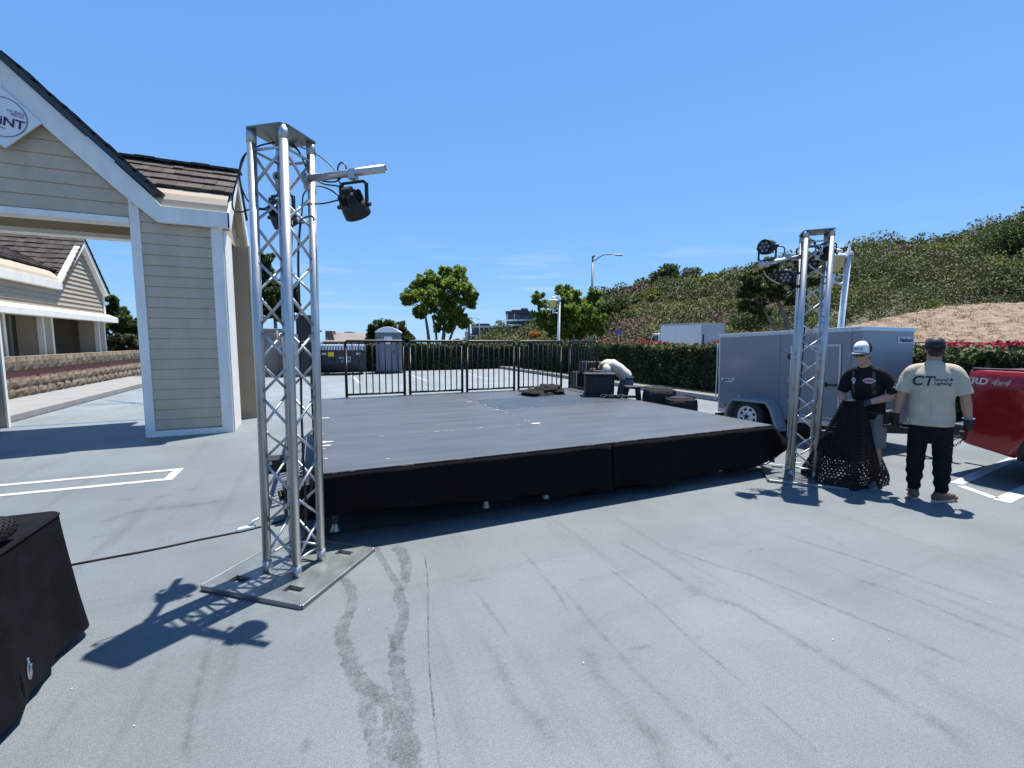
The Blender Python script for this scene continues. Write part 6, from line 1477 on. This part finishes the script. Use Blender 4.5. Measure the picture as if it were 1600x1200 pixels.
def head_pieces(b, c, yaw=0.0, pitch=0.0, k=1.0):
    """c centre of the skull; faces +Y; returns the frame"""
    m = Matrix.Translation(c) @ Matrix.Rotation(yaw, 4, 'Z') @ Matrix.Rotation(pitch, 4, 'X') @ Matrix.Scale(k, 4)
    T = lambda x, y, z: m @ Vector((x, y, z)); R3 = m.to_3x3().to_4x4()
    blob(b, T(0, -.012, .025), (.076, .097, .092), 18, R3); blob(b, T(0, .018, -.035), (.062, .075, .078), 16, R3); blob(b, T(0, .052, -.083), (.036, .035, .026), 12, R3)
    blob(b, T(0, .075, -.055), (.026, .020, .016), 10, R3); limb(b, [T(0, .078, .012), T(0, .097, -.018), T(0, .090, -.033)], [.009, .014, .013], 8)
    blob(b, T(0, .078, .022), (.052, .016, .012), 12, R3)
    for s_ in (-1, 1): blob(b, T(s_*.077, -.010, -.008), (.010, .020, .032), 10, R3); blob(b, T(s_*.040, .055, -.025), (.022, .022, .018), 10, R3)
    return m
def project_text(me, tgt, direction, off=.003):
    """lay a flat text mesh onto the cloth it is printed on"""
    bm = bmesh.new(); bm.from_mesh(me); bmesh.ops.triangulate(bm, faces=bm.faces)
    for _ in range(2):
        ed = [e for e in bm.edges if e.calc_length() > .02]
        if ed: bmesh.ops.subdivide_edges(bm, edges=ed, cuts=1)
    t = BVHTree.FromPolygons([v.co for v in tgt.vertices], [p.vertices for p in tgt.polygons]); d = Vector(direction).normalized()
    for v in bm.verts:
        h_ = t.ray_cast(v.co, d, 1.0)
        if h_[0] is not None: v.co = h_[0]-d*off
    bm.to_mesh(me); bm.free()
def print_on(name, s, size, mtx, m, parent, cloth, direction, **k):
    me = text_mesh(s, size, ext=0, **k); me.transform(mtx); project_text(me, cloth.data, direction); me.materials.clear(); me.materials.append(m)
    o = bpy.data.objects.new(name, me); C.objects.link(o); o.parent = parent; return o
def patch(name, outline, mtx, m, parent, cloth, direction, off=.003):
    me = bpy.data.meshes.new(name); me.from_pydata([(x, y, 0) for x, y in outline], [], [tuple(range(len(outline)))]); me.transform(mtx)
    project_text(me, cloth.data, direction, off); me.materials.append(m); o = bpy.data.objects.new(name, me); C.objects.link(o); o.parent = parent; return o
def shoe(o, ank, yaw, m=SHOE, k=1.0):
    mm = Matrix.Translation((ank[0], ank[1], 0)) @ Matrix.Rotation(yaw, 4, 'Z')
    b = MB(); limb(b, [mm @ Vector((0, -.075*k, .05)), mm @ Vector((0, -.02, .055)), mm @ Vector((0, .08, .045)), mm @ Vector((0, .17*k, .032))], [(.045, .036), (.05, .042), (.038, .046), (.026, .036)])
    blob(b, mm @ Vector((0, -.07*k, .045)), (.036, .03, .04)); blob(b, mm @ Vector((0, .165*k, .03)), (.04, .045, .026)); limb(b, [mm @ Vector((0, -.02, .05)), mm @ Vector((0, -.03, .105))], [.045, .043])
    s_ = solid(b, 'shoe', m, o, .007, 3)
    b = MB(); n = 20; pr_ = []
    for q_ in range(n):
        a = 2*math.pi*q_/n; pr_.append((.047*math.sin(a)*(1.0 if math.cos(a) > 0 else .85), .04+.155*k*math.cos(a)))
    b.prism(pr_, .0, .022, lambda u, v, w_: mm @ Vector((u, v, w_))); b.build('sole', SOLE, s_)
    b = MB()
    for q_ in range(4): b.tube([mm @ Vector((-.03, .03+.022*q_, .092-.006*q_)), mm @ Vector((.03, .04+.022*q_, .090-.006*q_))], .004, 5)
    b.build('laces', SOLE, s_)

# ---------------------------------------------------------------- man in the sand tee, seen from behind
f2 = Vector((5.685, 2.31, 0))
P2 = empty('person', 'man seen from behind in sand tee, black cap and joggers, gripping a chain', 'person', tuple(f2), R(-68.0)); P2.rotation_euler = (0, R(-1.6), R(-68.0)); P2.scale = (.935, .95, .975)
b = MB()
limb(b, [(0, 0, .86), (0, 0, .98), (0, .0, 1.10), (0, -.01, 1.25), (0, -.01, 1.36), (0, 0, 1.43)], [(.10, .150), (.10, .145), (.10, .145), (.105, .150), (.085, .125), (.055, .06)], 18)
limb(b, [(0, -.005, 1.38), (0, .005, 1.46), (0, .01, 1.54)], [.07, .062, .06])
hm2 = head_pieces(b, (0, .02, 1.575), R(14), R(-4), .98)
LA = [(-.184, -.01, 1.352), (-.248, -.03, 1.105), (-.292, .035, .865)]; RA = [(.184, -.01, 1.352), (.250, -.02, 1.10), (.288, .03, .85)]
for A, s_ in ((LA, -1), (RA, 1)):
    blob(b, A[0], (.046, .046, .046)); limb(b, [A[0], Vector(A[0]).lerp(Vector(A[1]), .5), A[1]], [.045, .053, .043]); blob(b, A[1], (.044, .044, .044))
    limb(b, [A[1], Vector(A[1]).lerp(Vector(A[2]), .35), A[2]], [.043, .046, .029]); blob(b, A[2], (.029, .029, .029))
for s_ in (-1, 1):
    limb(b, [(s_*.085, 0, .88), (s_*.095, .01, .68), (s_*.104, .01, .47)], [.085, .078, .055]); limb(b, [(s_*.104, .01, .48), (s_*.108, -.012, .33), (s_*.11, -.01, .07)], [.054, .054, .037])
hand(b, LA[2], (-.06, .12, -1), (1, .1, 0), -1, .75, 1.0); hand(b, RA[2], (.03, .10, -1), (-1, .1, 0), 1, .95, 1.0)
solid(b, 'body', SKIN, P2, .006, 4)
b = MB()   # shirt
limb(b, [(0, .0, .79), (0, .0, .92), (0, -.003, 1.06), (0, -.01, 1.20), (0, -.015, 1.31), (0, -.010, 1.375), (0, .0, 1.425), (0, .006, 1.448)], [(.150, .190), (.146, .186), (.136, .182), (.138, .190), (.122, .180), (.095, .138), (.072, .082), (.066, .070)], 24)
for A, s_ in ((LA, -1), (RA, 1)):
    d = (Vector(A[1])-Vector(A[0])); limb(b, [(s_*.06, -.008, 1.385), Vector(A[0])+Vector((-s_*.026, 0, .002)), Vector(A[0])+d*.30, Vector(A[0])+d*.62, Vector(A[0])+d*.92], [.054, .064, .068, .068, .070], 16)
tee2 = solid(b, 'tee_shirt', TTEE, P2, .008, 5)
for v in tee2.data.vertices:   # soft folds in the cloth
    c = v.co; k = max(0, min(1, (1.36-c.z)/.5)); w_ = abs(c.x)/.2; c.y += .012*k*math.sin(c.x*27+c.z*11*(1 if c.x > 0 else -1))*(.4+w_)+.005*math.sin(c.z*34+c.x*19); c.x += .005*k*math.sin(c.z*23+c.y*11)
b = MB()   # trousers
limb(b, [(0, .0, .60), (0, .0, .67), (0, .0, .75), (0, .0, .82), (0, 0, .88)], [(.06, .06), (.105, .130), (.118, .158), (.120, .166), (.110, .150)], 18)
for s_ in (-1, 1):
    limb(b, [(s_*.085, 0, .86), (s_*.095, .008, .68), (s_*.104, .01, .47), (s_*.108, -.01, .30), (s_*.11, -.012, .15), (s_*.11, -.012, .095)], [(.098, .080), (.096, .090), (.082, .080), (.076, .074), (.058, .058), (.050, .050)], 16)
tr2 = solid(b, 'joggers', BPANT, P2, .008, 4)
for v in tr2.data.vertices:
    c = v.co
    if c.z < .5: c.x += .006*math.sin(c.z*60+c.y*20)*(1 if c.z < .3 else .5); c.y += .006*math.sin(c.z*52+c.x*30)*(1 if c.z < .3 else .5)
shoe(P2, (-.11, .0), R(10)); shoe(P2, (.11, .0), R(-38))
b = MB(); m = hm2
Tm = lambda x, y, z: m @ Vector((x, y, z))
prof = [(.086, -.022), (.0885, .01), (.087, .045), (.077, .078), (.05, .102), (.02, .112), (.004, .113)]
b.lathe(prof, 24, m @ Matrix.Translation((0, -.012, .012)) @ Matrix.Diagonal((.93, 1.14, 1.0, 1))); cap2 = b.build('cap', CAPB, P2, solid=.004)
b = MB(); b.grid(lambda i, j: Tm(.078*math.cos(R(20+140*i/12))*(1-.1*j/4), .085+.0*j+(.085*j/4)*math.sin(R(20+140*i/12)), -.008-.012*(j/4)**2+.012*math.sin(R(20+140*i/12))), 13, 5); b.build('visor', CAPB, cap2, solid=.004)
b = MB(); b.tube([Tm(-.058+.116*k/8, -.112-.016*math.sin(math.pi*k/8)*1.0+.012, -.012) for k in range(9)], .009, 6); b.build('strap', CAPB, cap2)
b = MB(); blob(b, Tm(0, -.050, -.035), (.070, .055, .050), 16, m.to_3x3().to_4x4()); solid(b, 'hair', HAIR, P2, .008, 3)
b = MB(); limb(b, [Tm(-.066, .02, -.03), Tm(-.058, .045, -.075), Tm(-.02, .075, -.105), Tm(.02, .075, -.105), Tm(.058, .045, -.075), Tm(.066, .02, -.03)], [.012, .02, .022, .022, .02, .012], 8); solid(b, 'beard', HAIR, P2, .008, 2)
for A, dd, pn_, sd_ in ((LA, (-.06, .12, -1), (1, .1, 0), -1), (RA, (.03, .10, -1), (-1, .1, 0), 1)):
    b = MB(); w_ = Vector(A[2]); e_ = (Vector(A[2])-Vector(A[1])).normalized(); limb(b, [w_-e_*.035, w_, w_+e_*.03], [.041, .036, .036]); hand(b, A[2], dd, pn_, sd_, .75 if sd_ < 0 else .95, 1.32)
    gl = solid(b, 'glove', GLOVE, P2, .005, 3)
    if sd_ > 0:
        b = MB(); b.tube([w_-e_*.03+Vector((.043*math.cos(t_*.5236), .043*math.sin(t_*.5236), 0)) for t_ in range(12)], .008, 6, closed=True); b.build('cuff', mat('blue_cuff', (.10, .20, .36), .7), gl)
fp2 = frame((0, -.3, 1.245), (1, 0, 0), (0, 0, 1))
TEAL = mat('dark_teal_print', (.020, .035, .045), .8)
print_on('print', 'CT', .135, frame((-.085, -.4, 1.252), (1, 0, 0), (0, 0, 1)), TEAL, P2, tee2, (0, 1, 0), bold=True, shear=.22)
print_on('print', 'Sound &', .043, frame((.078, -.4, 1.270), (1, 0, 0), (0, 0, 1)), TEAL, P2, tee2, (0, 1, 0), bold=True, shear=.22)
print_on('print', 'Lighting', .043, frame((.075, -.4, 1.232), (1, 0, 0), (0, 0, 1)), TEAL, P2, tee2, (0, 1, 0), bold=True, shear=.22)
M2 = Matrix.Translation(f2) @ Matrix.Rotation(R(-68), 4, 'Z') @ Matrix.Rotation(R(-1.6), 4, 'Y') @ Matrix.Diagonal((.935, .95, .975, 1))
# tool in the left hand, chain in the right hand (held things stay top level)
hL = M2 @ (Vector(LA[2])+Vector((.012, .02, -.095))); b = MB(); ax_ = (-AXR*1.0+Vector((0, 0, -.18))).normalized(); b.tube([hL-ax_*.06, hL+ax_*.02, hL+ax_*.135], [.010, .011, .009], 8); b.tube([hL+ax_*.125, hL+ax_*.14], .014, 8)
tag(b.build('hand_tool', BLACK), 'short black tool in the left glove of the man in the sand tee', 'tool')
hR = M2 @ (Vector(RA[2])+Vector((-.01, .02, -.10))); b = MB()
cp_ = spline([hR+Vector((0, 0, .05)), hR+Vector((0, 0, -.02)), hR-AXR*.045+Vector((0, 0, -.10)), hR-AXR*.12+Vector((0, 0, -.15)), hR-AXR*.15+Vector((0.02, 0.03, -.155)), hR-AXR*.20+Vector((.10, .08, -.14))], 5)
def chain(b, pts, l=.030, r=.0032, w_=.010):
    tot = 0; acc = [0.0]
    for i in range(1, len(pts)): acc.append(acc[-1]+(pts[i]-pts[i-1]).length)
    n = int(acc[-1]/(l*.74)); k = 0
    for i in range(n):
        s_ = (i+.5)*acc[-1]/n; j = max(q_ for q_ in range(len(acc)) if acc[q_] <= s_); j = min(j, len(pts)-2)
        p = pts[j].lerp(pts[j+1], (s_-acc[j])/max(1e-6, acc[j+1]-acc[j])); d = (pts[j+1]-pts[j]).normalized(); x = d.orthogonal().normalized()
        if i % 2: x = d.cross(x)
        b.tube([p+d*math.cos(2*math.pi*q_/12)*l/2+x*math.sin(2*math.pi*q_/12)*w_ for q_ in range(12)], r, 5, closed=True)
chain(b, cp_); chain(b, [c+Vector((.012, .03, .055*min(1, i/9))) for i, c in enumerate(cp_[6:])])
tag(b.build('chain', BLACK), 'dark steel chain hanging from the right glove of the man in the sand tee', 'chain')

# ---------------------------------------------------------------- man in black tee and white-fronted cap
f1 = Vector((5.63, 2.86, 0)); r1 = R(98)
P1 = empty('person', 'man in black tee, sunglasses and white-fronted cap, bunching up the perforated mat', 'person', tuple(f1), r1); P1.scale = (.88, .93, .965)
M1 = Matrix.Translation(f1) @ Matrix.Rotation(r1, 4, 'Z') @ Matrix.Diagonal((.88, .93, .965, 1))
b = MB()
limb(b, [(0, -.02, .84), (0, .0, .96), (0, .06, 1.08), (0, .12, 1.22), (0, .165, 1.31), (0, .22, 1.385)], [(.10, .15), (.098, .145), (.10, .145), (.10, .148), (.085, .125), (.055, .06)], 18)
limb(b, [(0, .19, 1.34), (0, .235, 1.42), (0, .27, 1.49)], [.066, .058, .056])
hm1 = head_pieces(b, (0, .30, 1.530), R(-6), R(-12), .97)
LA = [(-.182, .155, 1.305), (-.285, .09, 1.085), (-.060, .275, .985)]; RA = [(.182, .155, 1.305), (.245, .16, 1.06), (.12, .34, .905)]
for A, s_ in ((LA, -1), (RA, 1)):
    blob(b, A[0], (.044, .044, .044)); limb(b, [A[0], Vector(A[0]).lerp(Vector(A[1]), .5), A[1]], [.044, .050, .043]); blob(b, A[1], (.043, .043, .043))
    limb(b, [A[1], Vector(A[1]).lerp(Vector(A[2]), .35), A[2]], [.043, .046, .029]); blob(b, A[2], (.029, .029, .029))
for s_ in (-1, 1):
    limb(b, [(s_*.085, -.02, .86), (s_*.10, .0, .66), (s_*.105, .01, .46)], [.085, .076, .054]); limb(b, [(s_*.105, .01, .47), (s_*.11, -.015, .32), (s_*.11, -.02, .07)], [.053, .052, .037])
hand(b, LA[2], (.75, .5, -.35), (.2, .3, -1), 1, .8); hand(b, RA[2], (-.2, .45, -.75), (-1, .3, 0), 1, .8)
solid(b, 'body', SKIN2, P1, .006, 4)
b = MB()
limb(b, [(0, -.02, .80), (0, .0, .92), (0, .055, 1.06), (0, .112, 1.19), (0, .148, 1.27), (0, .180, 1.335), (0, .215, 1.385), (0, .228, 1.408)], [(.128, .172), (.124, .168), (.124, .170), (.130, .180), (.116, .172), (.090, .132), (.068, .078), (.062, .066)], 24)
for A, s_ in ((LA, -1), (RA, 1)):
    d = (Vector(A[1])-Vector(A[0])); limb(b, [(s_*.06, .178, 1.345), Vector(A[0])+Vector((-s_*.026, .004, .002)), Vector(A[0])+d*.3, Vector(A[0])+d*.6, Vector(A[0])+d*.88], [.052, .061, .064, .064, .066], 16)
tee1 = solid(b, 'tee_shirt', BTEE, P1, .008, 5)
for v in tee1.data.vertices:
    c = v.co; c.y += .005*math.sin(c.x*34+c.z*14)*max(0, min(1, (1.3-c.z)/.3)); c.x += .004*math.sin(c.z*30+c.y*9)
b = MB(); limb(b, [(0, -.02, .76), (0, -.02, .86), (0, -.012, .94)], [(.120, .168), (.118, .166), (.108, .156)], 18)
for s_ in (-1, 1): limb(b, [(s_*.085, -.02, .85), (s_*.10, -.0, .66), (s_*.11, .01, .46)], [(.105, .098), (.10, .098), (.092, .092)], 16)
solid(b, 'shorts', GSHORT, P1, .008, 4)
shoe(P1, (-.11, -.01), R(10), mat('grey_shoe', (.07, .07, .075), .7, var=.2)); shoe(P1, (.11, -.01), R(-8), MATS['grey_shoe'])
Tm = lambda x, y, z: hm1 @ Vector((x, y, z))
def caprow(a0, a1, name, m_, par_, n=24):
    b = MB(); prof = [(.090, .0), (.0925, .025), (.092, .06), (.084, .090), (.060, .114), (.03, .125), (.003, .127)]; mm = hm1 @ Matrix.Translation((0, -.010, .022)) @ Matrix.Diagonal((.93, 1.12, 1.0, 1))
    b.grid(lambda i, j: mm @ Vector((prof[j][0]*math.cos(R(a0+(a1-a0)*i/n)), prof[j][0]*math.sin(R(a0+(a1-a0)*i/n)), prof[j][1])), n+1, len(prof)); return b.build(name, m_, par_, solid=.004)
cap1 = caprow(15, 165, 'cap', CAPW, P1); caprow(165, 375, 'cap_mesh', CAPB, cap1)
b = MB(); b.grid(lambda i, j: Tm(.082*math.cos(R(8+164*i/14)), .058+(.025+.066*j/5)*math.sin(R(8+164*i/14))*1.0, .024+.014*math.sin(R(8+164*i/14))-.006*(j/5)**2), 15, 6); b.build('visor', mat('grey_visor', (.16, .17, .19), .7), cap1, solid=.004)
BLUE = mat('blue_embroidery', (.02, .05, .32), .8); me = text_mesh('8STHS', .036, ext=0, bold=True)
mm = hm1 @ frame((.0, .17, .080), (-1, 0, 0), (0, 0, 1)); me.transform(mm); bpy.context.view_layer.update(); project_text(me, cap1.data, hm1.to_3x3() @ Vector((0, -1, 0)), .0045); me.materials.clear(); me.materials.append(BLUE)
o = bpy.data.objects.new('lettering', me); C.objects.link(o); o.parent = cap1
b = MB()
for s_ in (-1, 1):
    limb(b, [Tm(s_*.012, .095, .004), Tm(s_*.036, .092, .0), Tm(s_*.062, .075, .003)], [(.020, .007), (.023, .008), (.018, .007)], 10)
    b.tube([Tm(s_*.066, .072, .008), Tm(s_*.079, .03, .012), Tm(s_*.080, -.02, .006)], .004, 6)
b.tube([Tm(-.014, .099, .010), Tm(.014, .099, .010)], .005, 6); b.build('sunglasses', GLASSD, P1)
b = MB(); blob(b, Tm(0, -.050, -.032), (.070, .052, .050), 16, hm1.to_3x3().to_4x4()); solid(b, 'hair', HAIR, P1, .008, 3)
b = MB(); blob(b, Tm(0, .088, -.058), (.018, .006, .004), 8, hm1.to_3x3().to_4x4()); b.build('lips', mat('lips', (.30, .12, .09), .5), P1)
for A, dd, pn_, sd_ in ((LA, (.75, .5, -.35), (.2, .3, -1), 1), (RA, (-.2, .45, -.75), (-1, .3, 0), 1)):
    b = MB(); w_ = Vector(A[2]); e_ = (Vector(A[2])-Vector(A[1])).normalized(); limb(b, [w_-e_*.05, w_, w_+e_*.02], [.036, .034, .034]); hand(b, A[2], dd, pn_, sd_, .8, 1.28); solid(b, 'glove', mat('dark_blue_glove', (.030, .035, .055), .75, var=.4, scale=25, bump=.3, bscale=120), P1, .005, 3)
# suspender straps, chest logos, flag patch, tool pouch
front = Vector((0, -1, 0))
for s_ in (-1, 1):
    patch('suspender', [(-.016, 0), (.016, 0), (.020, .13), (.012, .26), (-.012, .26), (-.016, .13)], frame((s_*.105, .7, 1.08), (-1, 0, .0), (0, .0, 1)), STRAP, P1, tee1, front, .004)
LW = mat('logo_white', (.55, .55, .56), .8); LR = mat('logo_red', (.50, .10, .14), .8); FB = mat('flag_blue', (.10, .16, .32), .8); FW = mat('flag_white', (.62, .58, .56), .8); FR_ = mat('flag_red', (.50, .14, .12), .8)
patch('chest_logo', [(.06*math.cos(a), .020*math.sin(a)*(1.5 if abs(math.cos(a)) < .5 else 1)) for a in [2*math.pi*k/16 for k in range(16)]], frame((-.065, .7, 1.235), (-1, 0, 0), (0, 0, 1)), LW, P1, tee1, front, .004)
patch('chest_logo', [(.052*math.cos(a), .012*math.sin(a)*(1.5 if abs(math.cos(a)) < .5 else 1)) for a in [2*math.pi*k/16 for k in range(16)]], frame((-.065, .7, 1.235), (-1, 0, 0), (0, 0, 1)), LR, P1, tee1, front, .006)
sk = [(-.022, .03), (0, .042), (.022, .03), (.026, .008), (.016, -.008), (.012, -.03), (-.008, -.034), (-.012, -.01), (-.026, .006)]
patch('chest_logo', sk, frame((.095, .7, 1.22), (-1, 0, 0), (0, 0, 1)), LW, P1, tee1, front, .004)
patch('chest_logo', [(-.012, .010), (.012, .012), (.006, -.002), (-.006, -.002)], frame((.095, .7, 1.23), (-1, 0, 0), (0, 0, 1)), BTEE, P1, tee1, front, .006)
fm = frame((-.8, .045, 1.215), (0, 1, 0), (0, 0, 1)); fm = frame((-.7, .125, 1.185), (0, -1, -.25), (0, -.25, 1)); sd_ = Vector((1, 0, 0))
for k in range(5): patch('flag_patch', [(-.045, -.03+.012*k), (.045, -.03+.012*k), (.045, -.018+.012*k), (-.045, -.018+.012*k)], fm, FR_ if k % 2 == 0 else FW, P1, tee1, sd_, .004)
patch('flag_patch', [(-.045, -.006), (.0, -.006), (.0, .03), (-.045, .03)], fm, FB, P1, tee1, sd_, .006)
b = MB(); b.tube([(.172*math.sin(a)*1.02, -.02+.128*math.cos(a), .865) for a in [2*math.pi*k/30 for k in range(30)]], .016, 6, closed=True)
b.build('belt', BLACKP, P1); b = MB(); b.cbox((-.19, -.07, .80), (.07, .15, .20)); b.cbox((-.20, .03, .82), (.05, .06, .15)); b.cbox((-.225, -.10, .85), (.03, .05, .12)); b.build('tool_pouch', BLACKP, P1, bevel=.015)
# the bunched perforated mat in his hands
mc = G(1317, 752); mp_ = empty('perforated_mat', 'black perforated mat bunched into a cone, held up by the man in the black tee', 'mat', (mc.x, mc.y, 0))
topc = M1 @ Vector((.02, .38, .985)); topc = topc-Vector((mc.x, mc.y, 0)); sR, sF = Vector((AXR.x, AXR.y, 0)).normalized(), Vector((AXF.x, AXF.y, 0)).normalized()
def mat_fn(u, v):
    a = 2*math.pi*u
    t = v; z = topc.z+.03-(topc.z+.02)*t
    c = Vector((topc.x, topc.y, 0)).lerp(Vector((0, 0, 0)), min(1, t*1.12)**1.15)
    r_ = .095+.065*t+.285*t**1.1
    if t > .86: k = (t-.86)/.14; r_ *= 1-.10*k*k; 
    f = 1+(.10+.05*t)*math.sin(3*a+.6+1.2*t)+.06*t*math.sin(7*a+2*t)+.03*math.sin(11*a+5*t)
    return c+sR*(r_*f*math.cos(a)*1.0)+sF*(r_*f*math.sin(a)*.78)+Vector((0, 0, max(.012, z+.02*math.sin(4*a)*t*(1-t))))
b = MB(); holed(b, mat_fn, 62, 30, .64); b.build('sheet', MESHM, mp_, fix=False, solid=.005)
b = MB(); b.lathe([(.0, topc.z+.02), (.05, topc.z+.035), (.085, topc.z+.022)], 20, Matrix.Translation((topc.x, topc.y, 0))); b.build('bunched_top', MESHM, mp_)
# inner fold, makes the cone read dark
b = MB(); holed(b, lambda u, v: (mat_fn(u, .04+v*.66)-Vector((topc.x*(1-v*.6), topc.y*(1-v*.6), 0)))*1.0*Vector((1, 1, 1)).length/1.7320508 * 1.0 if False else Vector((topc.x, topc.y, 0)).lerp(Vector((0, 0, 0)), (v*.7)**1.15)+Vector((.6*(mat_fn(u, .04+v*.66).x-Vector((topc.x, topc.y, 0)).lerp(Vector((0, 0, 0)), (v*.7)**1.15).x), .6*(mat_fn(u, .04+v*.66).y-Vector((topc.x, topc.y, 0)).lerp(Vector((0, 0, 0)), (v*.7)**1.15).y), mat_fn(u, .04+v*.66).z)), 40, 22, .5); b.build('inner_fold', MESHM, mp_, fix=False, solid=.004)

# ---------------------------------------------------------------- bending man beyond the stage
f3 = Vector((5.57, 7.08, 0)); P3 = empty('person', 'man in pale tee and jeans bending over the flight case beside the stage', 'person', tuple(f3), R(62))
b = MB(); limb(b, [(0, -.04, .80), (0, -.02, .90), (0, .08, 1.02), (0, .24, 1.12), (0, .40, 1.12), (0, .47, 1.08)], [(.11, .15), (.105, .15), (.105, .15), (.115, .17), (.10, .16), (.06, .07)], 18)
limb(b, [(0, .44, 1.10), (0, .52, 1.04), (0, .58, 1.0)], [.066, .06, .056]); hm3 = head_pieces(b, (0, .60, .965), 0, R(-75), .97)
LA = [(-.19, .38, 1.07), (-.24, .40, .82), (-.14, .46, .62)]; RA = [(.19, .38, 1.07), (.23, .42, .82), (.13, .50, .63)]
for A in (LA, RA):
    blob(b, A[0], (.062, .062, .062)); limb(b, [A[0], Vector(A[0]).lerp(Vector(A[1]), .5), A[1]], [.057, .052, .042]); blob(b, A[1], (.042,)*3); limb(b, [A[1], Vector(A[1]).lerp(Vector(A[2]), .35), A[2]], [.042, .044, .028])
for s_ in (-1, 1): limb(b, [(s_*.085, -.05, .84), (s_*.095, .02, .64), (s_*.10, .04, .45)], [.085, .075, .054]); limb(b, [(s_*.10, .04, .46), (s_*.10, .0, .3), (s_*.10, -.03, .07)], [.053, .052, .037])
hand(b, LA[2], (.2, .3, -1), (1, .2, .2), -1, .7); hand(b, RA[2], (-.2, .3, -1), (-1, .2, .2), 1, .7)
solid(b, 'body', SKIN, P3, .007, 4)
b = MB(); limb(b, [(0, -.03, .90), (0, .0, .955), (0, .09, 1.03), (0, .24, 1.125), (0, .38, 1.125), (0, .455, 1.085)], [(.125, .172), (.122, .172), (.122, .175), (.128, .192), (.115, .182), (.070, .085)], 22)
for A, s_ in ((LA, -1), (RA, 1)):
    d = Vector(A[1])-Vector(A[0]); limb(b, [(s_*.10, .37, 1.09), A[0], Vector(A[0])+d*.5, Vector(A[0])+d*.85], [.074, .078, .075, .076], 14)
tee3 = solid(b, 'tee_shirt', PTEE, P3, .009, 4)
for v in tee3.data.vertices: v.co.z += .006*math.sin(v.co.y*40+v.co.x*14)
b = MB(); limb(b, [(0, -.05, .74), (0, -.05, .83), (0, -.03, .93)], [(.125, .17), (.122, .168), (.112, .158)], 18)
for s_ in (-1, 1): limb(b, [(s_*.085, -.05, .84), (s_*.095, .02, .64), (s_*.10, .04, .45), (s_*.10, .0, .28), (s_*.10, -.03, .06)], [(.108, .10), (.095, .09), (.078, .074), (.072, .07), (.066, .066)], 16)
solid(b, 'jeans', JEANS, P3, .009, 4)
shoe(P3, (-.10, -.02), R(8)); shoe(P3, (.10, -.02), R(-8))
b = MB(); blob(b, hm3 @ Vector((0, -.02, .035)), (.081, .10, .092), 16, hm3.to_3x3().to_4x4()); solid(b, 'hair', HAIR, P3, .008, 3)
b = MB(); b.tube([(.17*math.sin(a), -.045+.124*math.cos(a), .90) for a in [2*math.pi*k/28 for k in range(28)]], .014, 6, closed=True); b.build('belt', BLACKP, P3)
